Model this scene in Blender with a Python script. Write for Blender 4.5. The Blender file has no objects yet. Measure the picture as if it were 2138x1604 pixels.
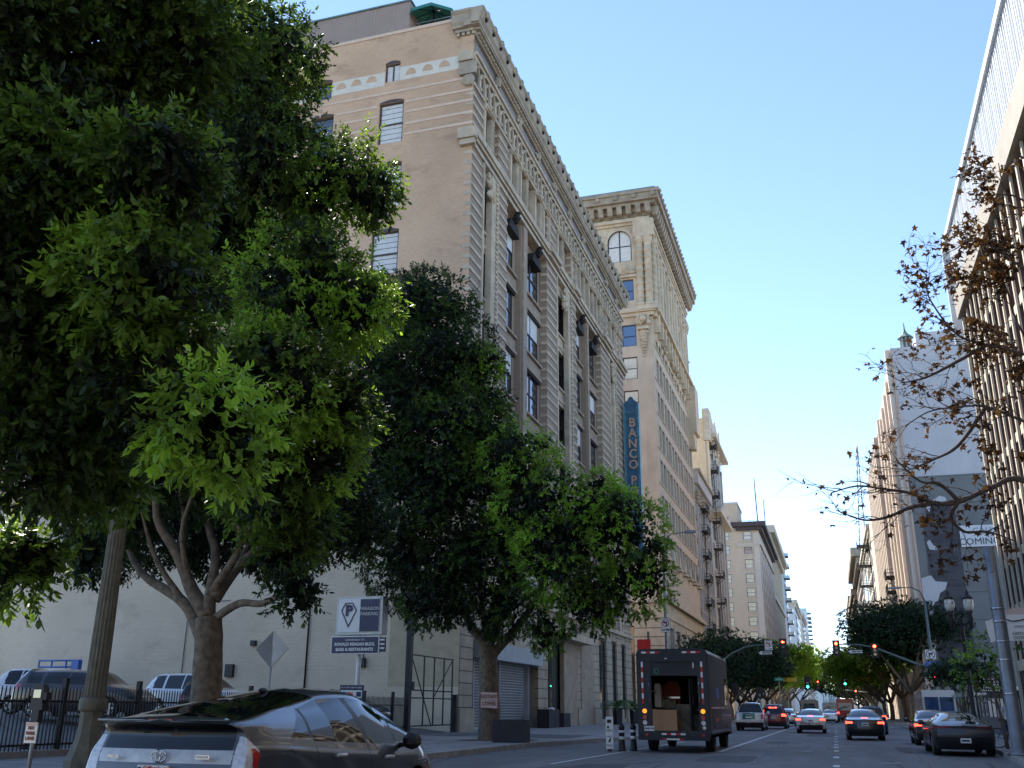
import bpy, bmesh, math, random
import numpy as np
from mathutils import Vector, Matrix
random.seed(7); RNG=np.random.default_rng(7)
S=bpy.context.scene; COL=S.collection
# ------------------------------------------------------------------ materials
MT={}
def newmat(name):
    m=bpy.data.materials.new(name); m.use_nodes=True; MT[name]=m
    return m,m.node_tree,m.node_tree.nodes['Principled BSDF']
def N(nt,t,**k):
    n=nt.nodes.new(t)
    for a,b in k.items(): setattr(n,a,b)
    return n
def mat(name,c,rough=.8,metal=0,var=.15,vscale=1.5,bump=0,bscale=20,spec=None,coat=0,stain=0,stainc=None,emit=None,es=1,streak=0):
    m,nt,b=newmat(name)
    b.inputs['Roughness'].default_value=rough; b.inputs['Metallic'].default_value=metal
    if spec is not None: b.inputs['Specular IOR Level'].default_value=spec
    if coat: b.inputs['Coat Weight'].default_value=coat; b.inputs['Coat Roughness'].default_value=.03
    tc=N(nt,'ShaderNodeTexCoord')
    col=None
    if var>0:
        nz=N(nt,'ShaderNodeTexNoise'); nz.inputs['Scale'].default_value=vscale; nz.inputs['Detail'].default_value=8
        nt.links.new(tc.outputs['Object'],nz.inputs['Vector'])
        r=N(nt,'ShaderNodeValToRGB'); r.color_ramp.elements[0].position=.3; r.color_ramp.elements[1].position=.7
        r.color_ramp.elements[0].color=[x*(1-var) for x in c]+[1]; r.color_ramp.elements[1].color=[min(1,x*(1+var)) for x in c]+[1]
        nt.links.new(nz.outputs['Fac'],r.inputs['Fac']); col=r.outputs['Color']
    if stain>0:
        n2=N(nt,'ShaderNodeTexNoise'); n2.inputs['Scale'].default_value=.35; n2.inputs['Detail'].default_value=10; n2.inputs['Roughness'].default_value=.7
        mp=N(nt,'ShaderNodeMapping'); mp.inputs['Scale'].default_value=(1,1,.25 if streak else 1)
        nt.links.new(tc.outputs['Object'],mp.inputs['Vector']); nt.links.new(mp.outputs['Vector'],n2.inputs['Vector'])
        r2=N(nt,'ShaderNodeValToRGB'); r2.color_ramp.elements[0].position=.5; r2.color_ramp.elements[1].position=.72
        r2.color_ramp.elements[0].color=(0,0,0,1); r2.color_ramp.elements[1].color=(stain,stain,stain,1)
        mx=N(nt,'ShaderNodeMixRGB'); sc=stainc or [x*.45 for x in c]
        mx.inputs['Color2'].default_value=list(sc)+[1]; nt.links.new(n2.outputs['Fac'],r2.inputs['Fac']); nt.links.new(r2.outputs['Color'],mx.inputs['Fac'])
        if col: nt.links.new(col,mx.inputs['Color1'])
        else: mx.inputs['Color1'].default_value=list(c)+[1]
        col=mx.outputs['Color']
    if col: nt.links.new(col,b.inputs['Base Color'])
    else: b.inputs['Base Color'].default_value=list(c)+[1]
    if bump>0:
        nb=N(nt,'ShaderNodeTexNoise'); nb.inputs['Scale'].default_value=bscale; nb.inputs['Detail'].default_value=6
        nt.links.new(tc.outputs['Object'],nb.inputs['Vector'])
        bp=N(nt,'ShaderNodeBump'); bp.inputs['Strength'].default_value=bump; bp.inputs['Distance'].default_value=.02
        nt.links.new(nb.outputs['Fac'],bp.inputs['Height']); nt.links.new(bp.outputs['Normal'],b.inputs['Normal'])
    if emit:
        b.inputs['Emission Color'].default_value=list(emit)+[1]; b.inputs['Emission Strength'].default_value=es
    return m
def brick(name,c1,c2,cm,scale=1.0,bw=.22,bh=.075,stain=.5,stainc=(.12,.09,.07),paint=0):
    m,nt,b=newmat(name); b.inputs['Roughness'].default_value=.88
    tc=N(nt,'ShaderNodeTexCoord'); sx=N(nt,'ShaderNodeSeparateXYZ'); nt.links.new(tc.outputs['Object'],sx.inputs[0])
    ad=N(nt,'ShaderNodeMath',operation='ADD'); nt.links.new(sx.outputs['X'],ad.inputs[0]); nt.links.new(sx.outputs['Y'],ad.inputs[1])
    cb=N(nt,'ShaderNodeCombineXYZ'); nt.links.new(ad.outputs[0],cb.inputs['X']); nt.links.new(sx.outputs['Z'],cb.inputs['Y'])
    bt=N(nt,'ShaderNodeTexBrick'); bt.inputs['Scale'].default_value=scale
    bt.inputs['Brick Width'].default_value=bw; bt.inputs['Row Height'].default_value=bh; bt.inputs['Mortar Size'].default_value=.008
    bt.inputs['Color1'].default_value=list(c1)+[1]; bt.inputs['Color2'].default_value=list(c2)+[1]; bt.inputs['Mortar'].default_value=list(cm)+[1]
    nt.links.new(cb.outputs[0],bt.inputs['Vector'])
    n2=N(nt,'ShaderNodeTexNoise'); n2.inputs['Scale'].default_value=.3; n2.inputs['Detail'].default_value=12; n2.inputs['Roughness'].default_value=.72
    mp=N(nt,'ShaderNodeMapping'); mp.inputs['Scale'].default_value=(1,1,2.2)
    nt.links.new(tc.outputs['Object'],mp.inputs['Vector']); nt.links.new(mp.outputs['Vector'],n2.inputs['Vector'])
    r2=N(nt,'ShaderNodeValToRGB'); r2.color_ramp.elements[0].position=.53; r2.color_ramp.elements[1].position=.75
    r2.color_ramp.elements[0].color=(0,0,0,1); r2.color_ramp.elements[1].color=(stain,stain,stain,1)
    nt.links.new(n2.outputs['Fac'],r2.inputs['Fac'])
    mx=N(nt,'ShaderNodeMixRGB'); mx.inputs['Color2'].default_value=list(stainc)+[1]
    nt.links.new(r2.outputs['Color'],mx.inputs['Fac']); nt.links.new(bt.outputs['Color'],mx.inputs['Color1'])
    n3=N(nt,'ShaderNodeTexNoise'); n3.inputs['Scale'].default_value=.12; n3.inputs['Detail'].default_value=4
    nt.links.new(tc.outputs['Object'],n3.inputs['Vector'])
    mr=N(nt,'ShaderNodeMapRange'); mr.inputs['From Min'].default_value=.3; mr.inputs['From Max'].default_value=.7; mr.inputs['To Min'].default_value=.76; mr.inputs['To Max'].default_value=1.16
    nt.links.new(n3.outputs['Fac'],mr.inputs['Value'])
    vm=N(nt,'ShaderNodeVectorMath',operation='SCALE'); nt.links.new(mx.outputs['Color'],vm.inputs[0]); nt.links.new(mr.outputs['Result'],vm.inputs['Scale'])
    nt.links.new(vm.outputs[0],b.inputs['Base Color'])
    bp=N(nt,'ShaderNodeBump'); bp.inputs['Strength'].default_value=.5; bp.inputs['Distance'].default_value=.01
    nt.links.new(bt.outputs['Fac'],bp.inputs['Height']); bp.invert=True
    nt.links.new(bp.outputs['Normal'],b.inputs['Normal'])
    return m
def leafmat(name,c1,c2,ct,ct2,tr=.45,rough=.45):
    m=bpy.data.materials.new(name); m.use_nodes=True; MT[name]=m; nt=m.node_tree
    b=nt.nodes['Principled BSDF']; b.inputs['Roughness'].default_value=rough; b.inputs['Specular IOR Level'].default_value=.35
    at=N(nt,'ShaderNodeAttribute'); at.attribute_name='v'
    r=N(nt,'ShaderNodeValToRGB'); r.color_ramp.elements[0].color=list(c1)+[1]; r.color_ramp.elements[1].color=list(c2)+[1]
    nt.links.new(at.outputs['Fac'],r.inputs['Fac']); nt.links.new(r.outputs['Color'],b.inputs['Base Color'])
    t=N(nt,'ShaderNodeBsdfTranslucent'); rt_=N(nt,'ShaderNodeValToRGB'); rt_.color_ramp.elements[0].color=list(ct)+[1]; rt_.color_ramp.elements[1].color=list(ct2)+[1]; nt.links.new(at.outputs['Fac'],rt_.inputs['Fac']); nt.links.new(rt_.outputs[0],t.inputs['Color'])
    ms=N(nt,'ShaderNodeMixShader'); ms.inputs[0].default_value=tr
    out=nt.nodes['Material Output']; nt.links.new(b.outputs[0],ms.inputs[1]); nt.links.new(t.outputs[0],ms.inputs[2]); nt.links.new(ms.outputs[0],out.inputs['Surface'])
    return m
def road_mat(name,c,crack=True):
    m,nt,b=newmat(name); b.inputs['Roughness'].default_value=.82
    tc=N(nt,'ShaderNodeTexCoord')
    n1=N(nt,'ShaderNodeTexNoise'); n1.inputs['Scale'].default_value=.25; n1.inputs['Detail'].default_value=10; n1.inputs['Roughness'].default_value=.65
    mp=N(nt,'ShaderNodeMapping'); mp.inputs['Scale'].default_value=(2.2,.35,1); nt.links.new(tc.outputs['Object'],mp.inputs[0]); nt.links.new(mp.outputs[0],n1.inputs['Vector'])
    r=N(nt,'ShaderNodeValToRGB'); r.color_ramp.elements[0].position=.3; r.color_ramp.elements[1].position=.72
    r.color_ramp.elements[0].color=[x*.58 for x in c]+[1]; r.color_ramp.elements[1].color=[x*1.3 for x in c]+[1]
    nt.links.new(n1.outputs['Fac'],r.inputs['Fac'])
    n2=N(nt,'ShaderNodeTexNoise'); n2.inputs['Scale'].default_value=60; n2.inputs['Detail'].default_value=4; nt.links.new(tc.outputs['Object'],n2.inputs['Vector'])
    mr=N(nt,'ShaderNodeMapRange'); mr.inputs['To Min'].default_value=.6; mr.inputs['To Max'].default_value=1.4; nt.links.new(n2.outputs['Fac'],mr.inputs['Value'])
    vm=N(nt,'ShaderNodeVectorMath',operation='SCALE'); nt.links.new(r.outputs[0],vm.inputs[0]); nt.links.new(mr.outputs[0],vm.inputs['Scale'])
    v=N(nt,'ShaderNodeTexVoronoi'); v.feature='DISTANCE_TO_EDGE'; v.inputs['Scale'].default_value=.28
    nd=N(nt,'ShaderNodeTexNoise'); nd.inputs['Scale'].default_value=1.2; nd.inputs['Detail'].default_value=6; nt.links.new(tc.outputs['Object'],nd.inputs['Vector'])
    mxv=N(nt,'ShaderNodeMixRGB'); mxv.inputs['Fac'].default_value=.12; nt.links.new(tc.outputs['Object'],mxv.inputs['Color1']); nt.links.new(nd.outputs['Color'],mxv.inputs['Color2'])
    nt.links.new(mxv.outputs[0],v.inputs['Vector'])
    rc=N(nt,'ShaderNodeValToRGB'); rc.color_ramp.elements[0].position=.0; rc.color_ramp.elements[0].color=(.35,.35,.35,1); rc.color_ramp.elements[1].position=.012; rc.color_ramp.elements[1].color=(1,1,1,1)
    nt.links.new(v.outputs['Distance'],rc.inputs['Fac'])
    mm=N(nt,'ShaderNodeMixRGB'); mm.blend_type='MULTIPLY'; mm.inputs['Fac'].default_value=1 if crack else 0
    nt.links.new(vm.outputs[0],mm.inputs['Color1']); nt.links.new(rc.outputs[0],mm.inputs['Color2']); nt.links.new(mm.outputs[0],b.inputs['Base Color'])
    bp=N(nt,'ShaderNodeBump'); bp.inputs['Strength'].default_value=.35; bp.inputs['Distance'].default_value=.01; nt.links.new(n2.outputs['Fac'],bp.inputs['Height']); nt.links.new(bp.outputs[0],b.inputs['Normal'])
    return m
def glassm(name,c,rough=.04,wav=.25,spec=1.0):
    m=mat(name,c,rough,0,.3,.4,spec=spec); nt=m.node_tree; b=nt.nodes['Principled BSDF']; b.inputs['IOR'].default_value=1.9
    tc=N(nt,'ShaderNodeTexCoord'); nz=N(nt,'ShaderNodeTexNoise'); nz.inputs['Scale'].default_value=.9; nz.inputs['Detail'].default_value=1
    nt.links.new(tc.outputs['Object'],nz.inputs['Vector']); bp=N(nt,'ShaderNodeBump'); bp.inputs['Strength'].default_value=wav; bp.inputs['Distance'].default_value=.03
    nt.links.new(nz.outputs['Fac'],bp.inputs['Height']); nt.links.new(bp.outputs[0],b.inputs['Normal'])
    return m
# palette
mat('ground',(.16,.15,.14),.9,var=.2,vscale=.05)
road_mat('asphalt',(.16,.16,.16)); road_mat('lot_asphalt',(.1,.1,.1))
mat('road_patch',(.085,.086,.09),.9,var=.25,vscale=4,bump=.3,bscale=60); mat('tar',(.02,.02,.022),.6,var=0); mat('paint_white',(.62,.62,.6),.6,var=.25,vscale=8)
mat('concrete_walk',(.26,.25,.24),.85,var=.2,vscale=1.2,bump=.3,stain=.5,stainc=(.1,.095,.09))
mat('kerb_conc',(.3,.29,.27),.85,var=.25,vscale=3,bump=.3,stain=.5)
mat('soil',(.1,.06,.04),.95,var=.3,vscale=9,bump=.6)
brick('brick_salmon',(.63,.43,.285),(.56,.375,.245),(.55,.39,.27),stain=.8,stainc=(.27,.17,.12))
brick('brick_whitewash',(.74,.62,.46),(.68,.57,.43),(.56,.47,.35),stain=.8,stainc=(.42,.34,.25))
mat('tan_light_tone',(.46,.38,.26),.85,var=.12,vscale=2)  # tan colour stands in for different light on the wall's end
brick('brick_dark',(.34,.255,.19),(.29,.22,.165),(.31,.25,.19),stain=.3,stainc=(.08,.06,.05))
mat('stone_cream',(.48,.40,.295),.8,var=.2,vscale=1.2,bump=.3,stain=.55,stainc=(.17,.14,.11),streak=1)
mat('stone_joint',(.07,.06,.05),.9,var=0)
mat('stone_brown',(.33,.265,.20),.85,var=.2,vscale=2,stain=.4)
mat('stone_grey',(.37,.315,.24),.8,var=.18,vscale=1,bump=.3,stain=.6,stainc=(.15,.12,.1))
mat('frieze_grey',(.25,.23,.23),.8,var=.18,vscale=.6,stain=.5,stainc=(.09,.08,.09))
mat('band_white',(.62,.58,.5),.8,var=.08)
mat('stripe_pink',(.62,.47,.36),.8,var=.08)
mat('copper',(.13,.2,.19),.6,var=.3,vscale=3)
mat('dark_metal',(.03,.03,.033),.5,.4,var=.2)
mat('black_iron',(.018,.018,.02),.5,.3,var=.3,vscale=4)
mat('hood_dark',(.014,.010,.009),.8,var=.4,vscale=5,bump=.5)
mat('frame_brown',(.06,.045,.04),.5,var=.2)
mat('frame_black',(.015,.015,.02),.4,var=0)
mat('frame_blue',(.02,.035,.06),.5,var=.1)
glassm('glass_dark',(.02,.025,.03)); glassm('glass_blue',(.02,.06,.16),wav=.12)
glassm('glass_shop',(.05,.065,.06))
mat('blind',(.6,.6,.58),.5,var=.12,vscale=3,spec=.8)
mat('blind_warm',(.62,.58,.45),.4,var=.25,vscale=.8,spec=.9)
mat('ph_screen',(.30,.235,.205),.8,var=.06,vscale=1)
mat('ph_line',(.38,.31,.28),.8,var=0)
mat('umbrella_green',(.02,.16,.13),.7,var=.15,vscale=2)
mat('banco_stone',(.51,.435,.32),.8,var=.15,vscale=.7,bump=.4,bscale=8,stain=.6,stainc=(.2,.15,.11),streak=1)
mat('banco_brick',(.51,.42,.32),.85,var=.1,vscale=.4,stain=.5,stainc=(.26,.19,.15),streak=1)
mat('banco_spandrel',(.50,.425,.335),.85,var=.1,vscale=.8)
mat('banco_cornice',(.32,.275,.21),.8,var=.25,vscale=1.2,bump=.4,stain=.6)
mat('sign_blue',(.025,.10,.18),.5,var=.3,vscale=1.5,stain=.4,stainc=(.02,.06,.10))
mat('sign_trim',(.12,.30,.33),.5,var=.2)
mat('letter_copper',(.42,.27,.2),.5,var=.2)
mat('cream_wall',(.66,.55,.38),.8,var=.08,stain=.25)
mat('cream_orn',(.5,.46,.38),.8,var=.15,stain=.4)
mat('grey_white',(.42,.42,.41),.8,var=.12,stain=.35,streak=1)
mat('beige_wall',(.50,.405,.31),.85,var=.05,vscale=.5)
mat('beige_light',(.5,.44,.385),.85,var=.07)
mat('cornice_dark',(.055,.04,.045),.7,var=.2)
mat('offwhite_stone',(.52,.47,.38),.8,var=.1,stain=.3,streak=1)
mat('pale_blue_wall',(.40,.46,.54),.7,var=.06); mat('pale_grey_wall',(.56,.56,.58),.8,var=.06)
mat('pale_pink_wall',(.55,.48,.43),.8,var=.06)
mat('far_white',(.5,.56,.6),.7,var=.06)
glassm('glass_tower',(.12,.25,.35),rough=.1)
mat('k_concrete',(.56,.49,.38),.75,var=.12,vscale=.8,stain=.25); mat('k_panel',(.10,.045,.035),.6,var=.3,vscale=.8)
mat('k_band',(.30,.275,.24),.75,var=.1,stain=.3); mat('k_white',(.70,.73,.77),.35,var=.03)
mat('k_shadowgap',(.25,.26,.28),.5,var=.05)
mat('l_side',(.52,.52,.54),.75,var=.08,vscale=.3,stain=.35,streak=1,stainc=(.40,.39,.38)); mat('l_face',(.56,.42,.33),.8,var=.1,vscale=.5)
mat('l_fin',(.72,.64,.54),.8,var=.06); mat('l_brown',(.3,.22,.18),.8,var=.15)
brick('l_darkbrick',(.10,.10,.11),(.06,.06,.07),(.13,.13,.135),bw=1.3,bh=.5,stain=.6,stainc=(.05,.05,.06))
mat('l_conc',(.19,.20,.20),.85,var=.2,vscale=.35,stain=.7,stainc=(.15,.15,.15))
mat('banner_white',(.66,.68,.70),.6,var=.04); mat('ink_grey',(.25,.27,.3),.6,var=0); mat('ink_dark',(.05,.05,.06),.6,var=0)
mat('bark_ficus',(.15,.115,.08),.9,var=.45,vscale=7,bump=1.0,bscale=9,stain=.5,stainc=(.24,.13,.07))
mat('bark_syc',(.07,.05,.042),.85,var=.4,vscale=4,bump=.6)
leafmat('leaf_ficus',(.017,.030,.017),(.30,.52,.055),(.012,.028,.010),(.48,.74,.06),.42,.45)  # pale ramp end stands in for sun reflected onto the near crowns
leafmat('leaf_ficus_dark',(.016,.036,.015),(.035,.08,.025),(.01,.03,.008),(.05,.12,.02),.3,.45)
leafmat('leaf_bright',(.05,.11,.012),(.19,.35,.03),(.14,.30,.02),(.42,.62,.05),.5,.45)  # light green species, raised further to paint in a sunlit look
leafmat('leaf_brown',(.022,.011,.010),(.11,.055,.018),(.05,.02,.01),(.2,.1,.02),.25,.6)
leafmat('leaf_palm',(.07,.13,.04),(.15,.26,.08),(.05,.1,.02),(.1,.2,.04),.3,.5)
mat('lamp_conc',(.12,.115,.09),.8,var=.25,vscale=6,bump=.5,stain=.4)
mat('pole_steel',(.22,.235,.25),.45,.6,var=.15,vscale=3); mat('pole_green',(.12,.15,.14),.5,.3,var=.2)
mat('white_enamel',(.62,.62,.58),.4,var=.1,vscale=3,stain=.4,stainc=(.35,.30,.24)); mat('navy',(.015,.02,.075),.4,var=.1)
mat('sign_white',(.75,.75,.72),.4,var=.05); mat('sign_red',(.55,.02,.02),.4,var=0); mat('sign_black',(.01,.01,.01),.5,var=0)
mat('sign_yellow',(.8,.5,.03),.4,var=0); mat('sign_green',(.01,.22,.13),.4,var=0); mat('sign_bluebright',(.02,.12,.5),.4,var=0)
mat('notary_bg',(.62,.46,.40),.6,var=.05); mat('notary_ink',(.25,.09,.06),.6,var=0)
mat('jacket_orange',(.30,.05,.01),.7,var=.2); mat('orange',(.75,.13,.02),.5,var=.1); mat('lift_blue',(.02,.12,.42),.4,var=.1)
mat('rail_red',(.75,.02,.01),.4,var=0,emit=(1,.03,.01),es=4); mat('sig_red',(.8,.03,.01),.4,var=0,emit=(1,.05,.02),es=9)
mat('sig_green',(.0,.6,.4),.4,var=0,emit=(.05,1,.6),es=5); mat('sig_house',(.02,.02,.02),.5,var=0); mat('sig_red_off',(.15,.01,.01),.4,var=0)
mat('lantern_glass',(.72,.72,.66),.3,var=.05); mat('tyre',(.012,.012,.013),.85,var=.1); mat('rim',(.35,.36,.38),.3,.9,var=0)
mat('plastic_black',(.012,.012,.014),.45,var=0); mat('chrome',(.6,.6,.62),.15,1,var=0)
mat('plate_white',(.7,.7,.68),.4,var=.05); mat('tail_red',(.4,.015,.015),.15,var=0,coat=1)
mat('tail_clear',(.55,.56,.57),.12,var=.2,vscale=25,coat=1,spec=1); mat('headlamp',(.6,.62,.65),.08,var=0,coat=1)
mat('brake_on',(.8,.03,.01),.3,var=0,emit=(1,.06,.03),es=2.4); mat('amber',(.8,.25,.02),.3,var=0,emit=(1,.3,.02),es=.6)
mat('car_glass',(.006,.007,.008),.03,var=0,spec=.55)
def paint(n,c,metal=.4,r=.22,coat=1): return mat(n,c,r,metal,.04,60,coat=coat)
paint('car_charcoal',(.065,.068,.078),.45,.3,.8); paint('car_black',(.006,.007,.012),.2,.3,.7); paint('car_silverwhite',(.58,.57,.55),.2); paint('car_white',(.62,.63,.64),.05)
paint('car_red',(.16,.012,.012),.4); paint('car_blue',(.03,.05,.14),.4); paint('car_silver',(.35,.36,.38),.7); paint('car_brown',(.045,.035,.035),.6,.3)
paint('car_satin',(.055,.05,.056),.3,.42,.4); paint('bus_red',(.45,.03,.02),.1); paint('van_navy',(.014,.016,.024),.0,.5,.12); paint('uhaul_green',(.0,.16,.11),.1)
mat('panel_silver',(.48,.47,.45),.4,.3,var=.15,vscale=15,coat=.6)
mat('box_card',(.36,.2,.1),.8,var=.12,vscale=2); mat('van_inside',(.03,.028,.03),.8,var=.4,vscale=3); mat('van_shelf',(.16,.14,.1),.8,var=.5,vscale=6)
mat('planter',(.022,.022,.026),.7,var=.3,vscale=3); mat('roll_gate',(.42,.44,.47),.4,.2,var=.1); mat('gate_back',(.04,.045,.05),.6,var=.3)
mat('awning',(.34,.37,.39),.6,var=.1,vscale=2); mat('red_box',(.7,.03,.02),.5,var=.1)
mat('skin',(.28,.16,.11),.6,var=.05); mat('cloth_white',(.6,.62,.66),.9,var=.08,vscale=8); mat('cloth_black',(.012,.012,.016),.9,var=.1); mat('hair_black',(.01,.008,.007),.7,var=0)
mat('crane_steel',(.16,.15,.14),.5,.3,var=.1); mat('taxi_pink',(.25,.03,.02),.5,var=0)
# ------------------------------------------------------------------ mesh builder
class MB:
    def __init__(s): s.v=[]; s.f=[]; s.m=[]; s.sm=[]; s.names=[]; s.fr=None
    def mi(s,m):
        if m not in s.names: s.names.append(m)
        return s.names.index(m)
    def T(s,p): return s.fr(p) if s.fr else p
    def face(s,pts,m,smooth=False):
        i=len(s.v); s.v+= [tuple(s.T(p)) for p in pts]; s.f.append(tuple(range(i,i+len(pts)))); s.m.append(s.mi(m)); s.sm.append(smooth)
    def box(s,x0,x1,y0,y1,z0,z1,m,skip=''):
        i=len(s.v)
        for z in (z0,z1):
            for x,y in ((x0,y0),(x1,y0),(x1,y1),(x0,y1)): s.v.append(tuple(s.T((x,y,z))))
        q={'b':(3,2,1,0),'t':(4,5,6,7),'f':(0,1,5,4),'r':(1,2,6,5),'k':(2,3,7,6),'l':(3,0,4,7)}
        k=s.mi(m)
        for c,a in q.items():
            if c in skip: continue
            s.f.append(tuple(i+j for j in a)); s.m.append(k); s.sm.append(False)
    def rings(s,rs,m,cap=True,smooth=True):
        n=len(rs[0]); i0=len(s.v)
        for r in rs: s.v+=[tuple(s.T(p)) for p in r]
        k=s.mi(m)
        for a in range(len(rs)-1):
            for b in range(n):
                s.f.append((i0+a*n+b,i0+a*n+(b+1)%n,i0+(a+1)*n+(b+1)%n,i0+(a+1)*n+b)); s.m.append(k); s.sm.append(smooth)
        if cap:
            s.f.append(tuple(i0+j for j in range(n))[::-1]); s.m.append(k); s.sm.append(False)
            e=i0+(len(rs)-1)*n; s.f.append(tuple(e+j for j in range(n))); s.m.append(k); s.sm.append(False)
    def lathe(s,cx,cy,prof,m,n=16,flute=0,smooth=True):
        rs=[]
        for r,z in prof:
            rs.append([(cx+(r*(1-flute*(j%2)))*math.cos(2*math.pi*j/n),cy+(r*(1-flute*(j%2)))*math.sin(2*math.pi*j/n),z) for j in range(n)])
        s.rings(rs,m,True,smooth)
    def tube(s,pts,r,m,n=8,smooth=True):
        pts=[Vector(p) for p in pts]
        if not hasattr(r,'__len__'): r=[r]*len(pts)
        rs=[]; up=None
        for i,p in enumerate(pts):
            d=(pts[min(i+1,len(pts)-1)]-pts[max(i-1,0)])
            if d.length<1e-6: d=Vector((0,0,1))
            d.normalize()
            if up is None: up=Vector((0,0,1)) if abs(d.z)<.9 else Vector((1,0,0))
            a=d.cross(up); 
            if a.length<1e-4: a=d.cross(Vector((1,.3,0)))
            a.normalize(); b=d.cross(a).normalized(); up=-b if False else up
            rs.append([tuple(p+a*(r[i]*math.cos(2*math.pi*j/n))+b*(r[i]*math.sin(2*math.pi*j/n))) for j in range(n)])
        s.rings(rs,m,True,smooth)
    def ball(s,c,r,m,n=10,k=6,sz=(1,1,1)):
        rs=[]
        for i in range(k+1):
            t=math.pi*i/k; rr=max(.02,math.sin(t))*r
            rs.append([(c[0]+rr*sz[0]*math.cos(2*math.pi*j/n),c[1]+rr*sz[1]*math.sin(2*math.pi*j/n),c[2]-r*sz[2]*math.cos(t)) for j in range(n)])
        s.rings(rs,m,True,True)
    def lump(s,c,r,m,seed=0,sz=(1,1,1),amp=.35):
        # carved ornament blob: irregular faceted relief
        rd=random.Random(seed); rs=[]; n=7;k=5
        for i in range(k+1):
            t=math.pi*i/k; rr=max(.05,math.sin(t))*r
            rs.append([(c[0]+rr*sz[0]*math.cos(2*math.pi*j/n)*(1+amp*(rd.random()-.5)*2),c[1]+rr*sz[1]*math.sin(2*math.pi*j/n)*(1+amp*(rd.random()-.5)*2),c[2]-r*sz[2]*math.cos(t)*(1+amp*(rd.random()-.5))) for j in range(n)])
        s.rings(rs,m,True,False)
    def prism(s,poly,d0,d1,m,axis='y'):
        # poly of (a,b); extruded along axis between d0,d1
        def P(a,b,d): return {'y':(a,d,b),'x':(d,a,b),'z':(a,b,d)}[axis]
        n=len(poly); i=len(s.v)
        s.v+=[tuple(s.T(P(a,b,d0))) for a,b in poly]+[tuple(s.T(P(a,b,d1))) for a,b in poly]
        k=s.mi(m); s.f.append(tuple(range(i,i+n))); s.m.append(k); s.sm.append(False)
        s.f.append(tuple(range(i+2*n-1,i+n-1,-1))); s.m.append(k); s.sm.append(False)
        for j in range(n):
            s.f.append((i+j,i+n+j,i+n+(j+1)%n,i+(j+1)%n)); s.m.append(k); s.sm.append(False)
    def wall(s,u0,u1,z0,z1,holes,d,m,depth=.3,mr=None):
        # pierced wall sheet in (u,d,z) frame with reveals going inwards
        us=sorted(set([u0,u1]+[h[0] for h in holes]+[h[1] for h in holes])); zs=sorted(set([z0,z1]+[h[2] for h in holes]+[h[3] for h in holes]))
        us=[u for u in us if u0<=u<=u1]; zs=[z for z in zs if z0<=z<=z1]
        for a,b in zip(us,us[1:]):
            for c,e in zip(zs,zs[1:]):
                um=(a+b)/2; zm=(c+e)/2
                if any(h[0]<um<h[1] and h[2]<zm<h[3] for h in holes): continue
                s.face([(a,d,c),(b,d,c),(b,d,e),(a,d,e)],m)
        for h in holes:
            a,b,c,e=h[:4]; q=mr or m
            s.face([(a,d,c),(a,d-depth,c),(a,d-depth,e),(a,d,e)],q); s.face([(b,d,c),(b,d,e),(b,d-depth,e),(b,d-depth,c)],q)
            s.face([(a,d,c),(b,d,c),(b,d-depth,c),(a,d-depth,c)],q); s.face([(a,d,e),(a,d-depth,e),(b,d-depth,e),(b,d,e)],q)
    def mesh(s,name,off=(0,0,0)):
        me=bpy.data.meshes.new(name)
        o=Vector(off)
        me.from_pydata([tuple(Vector(v)-o) for v in s.v],[],s.f)
        for n in s.names: me.materials.append(MT[n])
        if s.f:
            me.polygons.foreach_set('material_index',s.m); me.polygons.foreach_set('use_smooth',s.sm)
        me.update(); return me
    def build(s,name,parent=None,local=False,label=None,cat=None,kind=None,group=None):
        off=(0,0,0)
        if parent is not None and not local: off=parent.get('base',parent.location); off=tuple(off)
        o=bpy.data.objects.new(name,s.mesh(name,off)); COL.objects.link(o)
        if parent is not None: o.parent=parent
        if parent is not None and not local: o['base']=off
        return tag(o,label,cat,group,kind)
def tag(o,label=None,cat=None,group=None,kind=None):
    if label: o['label']=label
    if cat: o['category']=cat
    if group: o['group']=group
    if kind: o['kind']=kind
    return o
def thing(name,label,cat,loc=(0,0,0),rz=0,group=None):
    o=bpy.data.objects.new(name,None); COL.objects.link(o); o.location=loc; o.rotation_euler=(0,0,rz); o.empty_display_size=.3
    return tag(o,label,cat,group)
def dup(root,loc,rz=None,label=None,group=None,sc=None):
    ch={}
    for o in bpy.data.objects:
        if o.parent: ch.setdefault(o.parent.name,[]).append(o)
    def cp(o,p):
        c=o.copy(); COL.objects.link(c); c.parent=p
        for k in ch.get(o.name,[]): cp(k,c)
        return c
    r=cp(root,None); r.location=loc
    if rz is not None: r.rotation_euler=(0,0,rz)
    if label: r['label']=label
    if group: r['group']=group
    if sc: r.scale=(sc,sc,sc)
    return r
def frame(o,u,n):
    o=Vector(o);u=Vector(u);n=Vector(n)
    return lambda p: tuple(o+u*p[0]+n*p[1]+Vector((0,0,p[2])))
TXT={}
def text_obj(name,s,size,m,parent,M,bold=0,wscale=1,align='CENTER',depth=.004,sub=None):
    cu=bpy.data.curves.new('t','FONT'); cu.body=s; cu.size=size; cu.align_x=align; cu.align_y='CENTER'; cu.offset=bold; cu.extrude=depth; cu.resolution_u=2
    t=bpy.data.objects.new('t',cu); me=bpy.data.meshes.new_from_object(t); bpy.data.objects.remove(t); bpy.data.curves.remove(cu)
    me.materials.clear(); me.materials.append(MT[m]); me.name=name
    me.transform(M@Matrix.Diagonal((wscale,1,1,1)))
    o=bpy.data.objects.new(name,me); COL.objects.link(o)
    if parent: o.parent=parent
    return o
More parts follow.
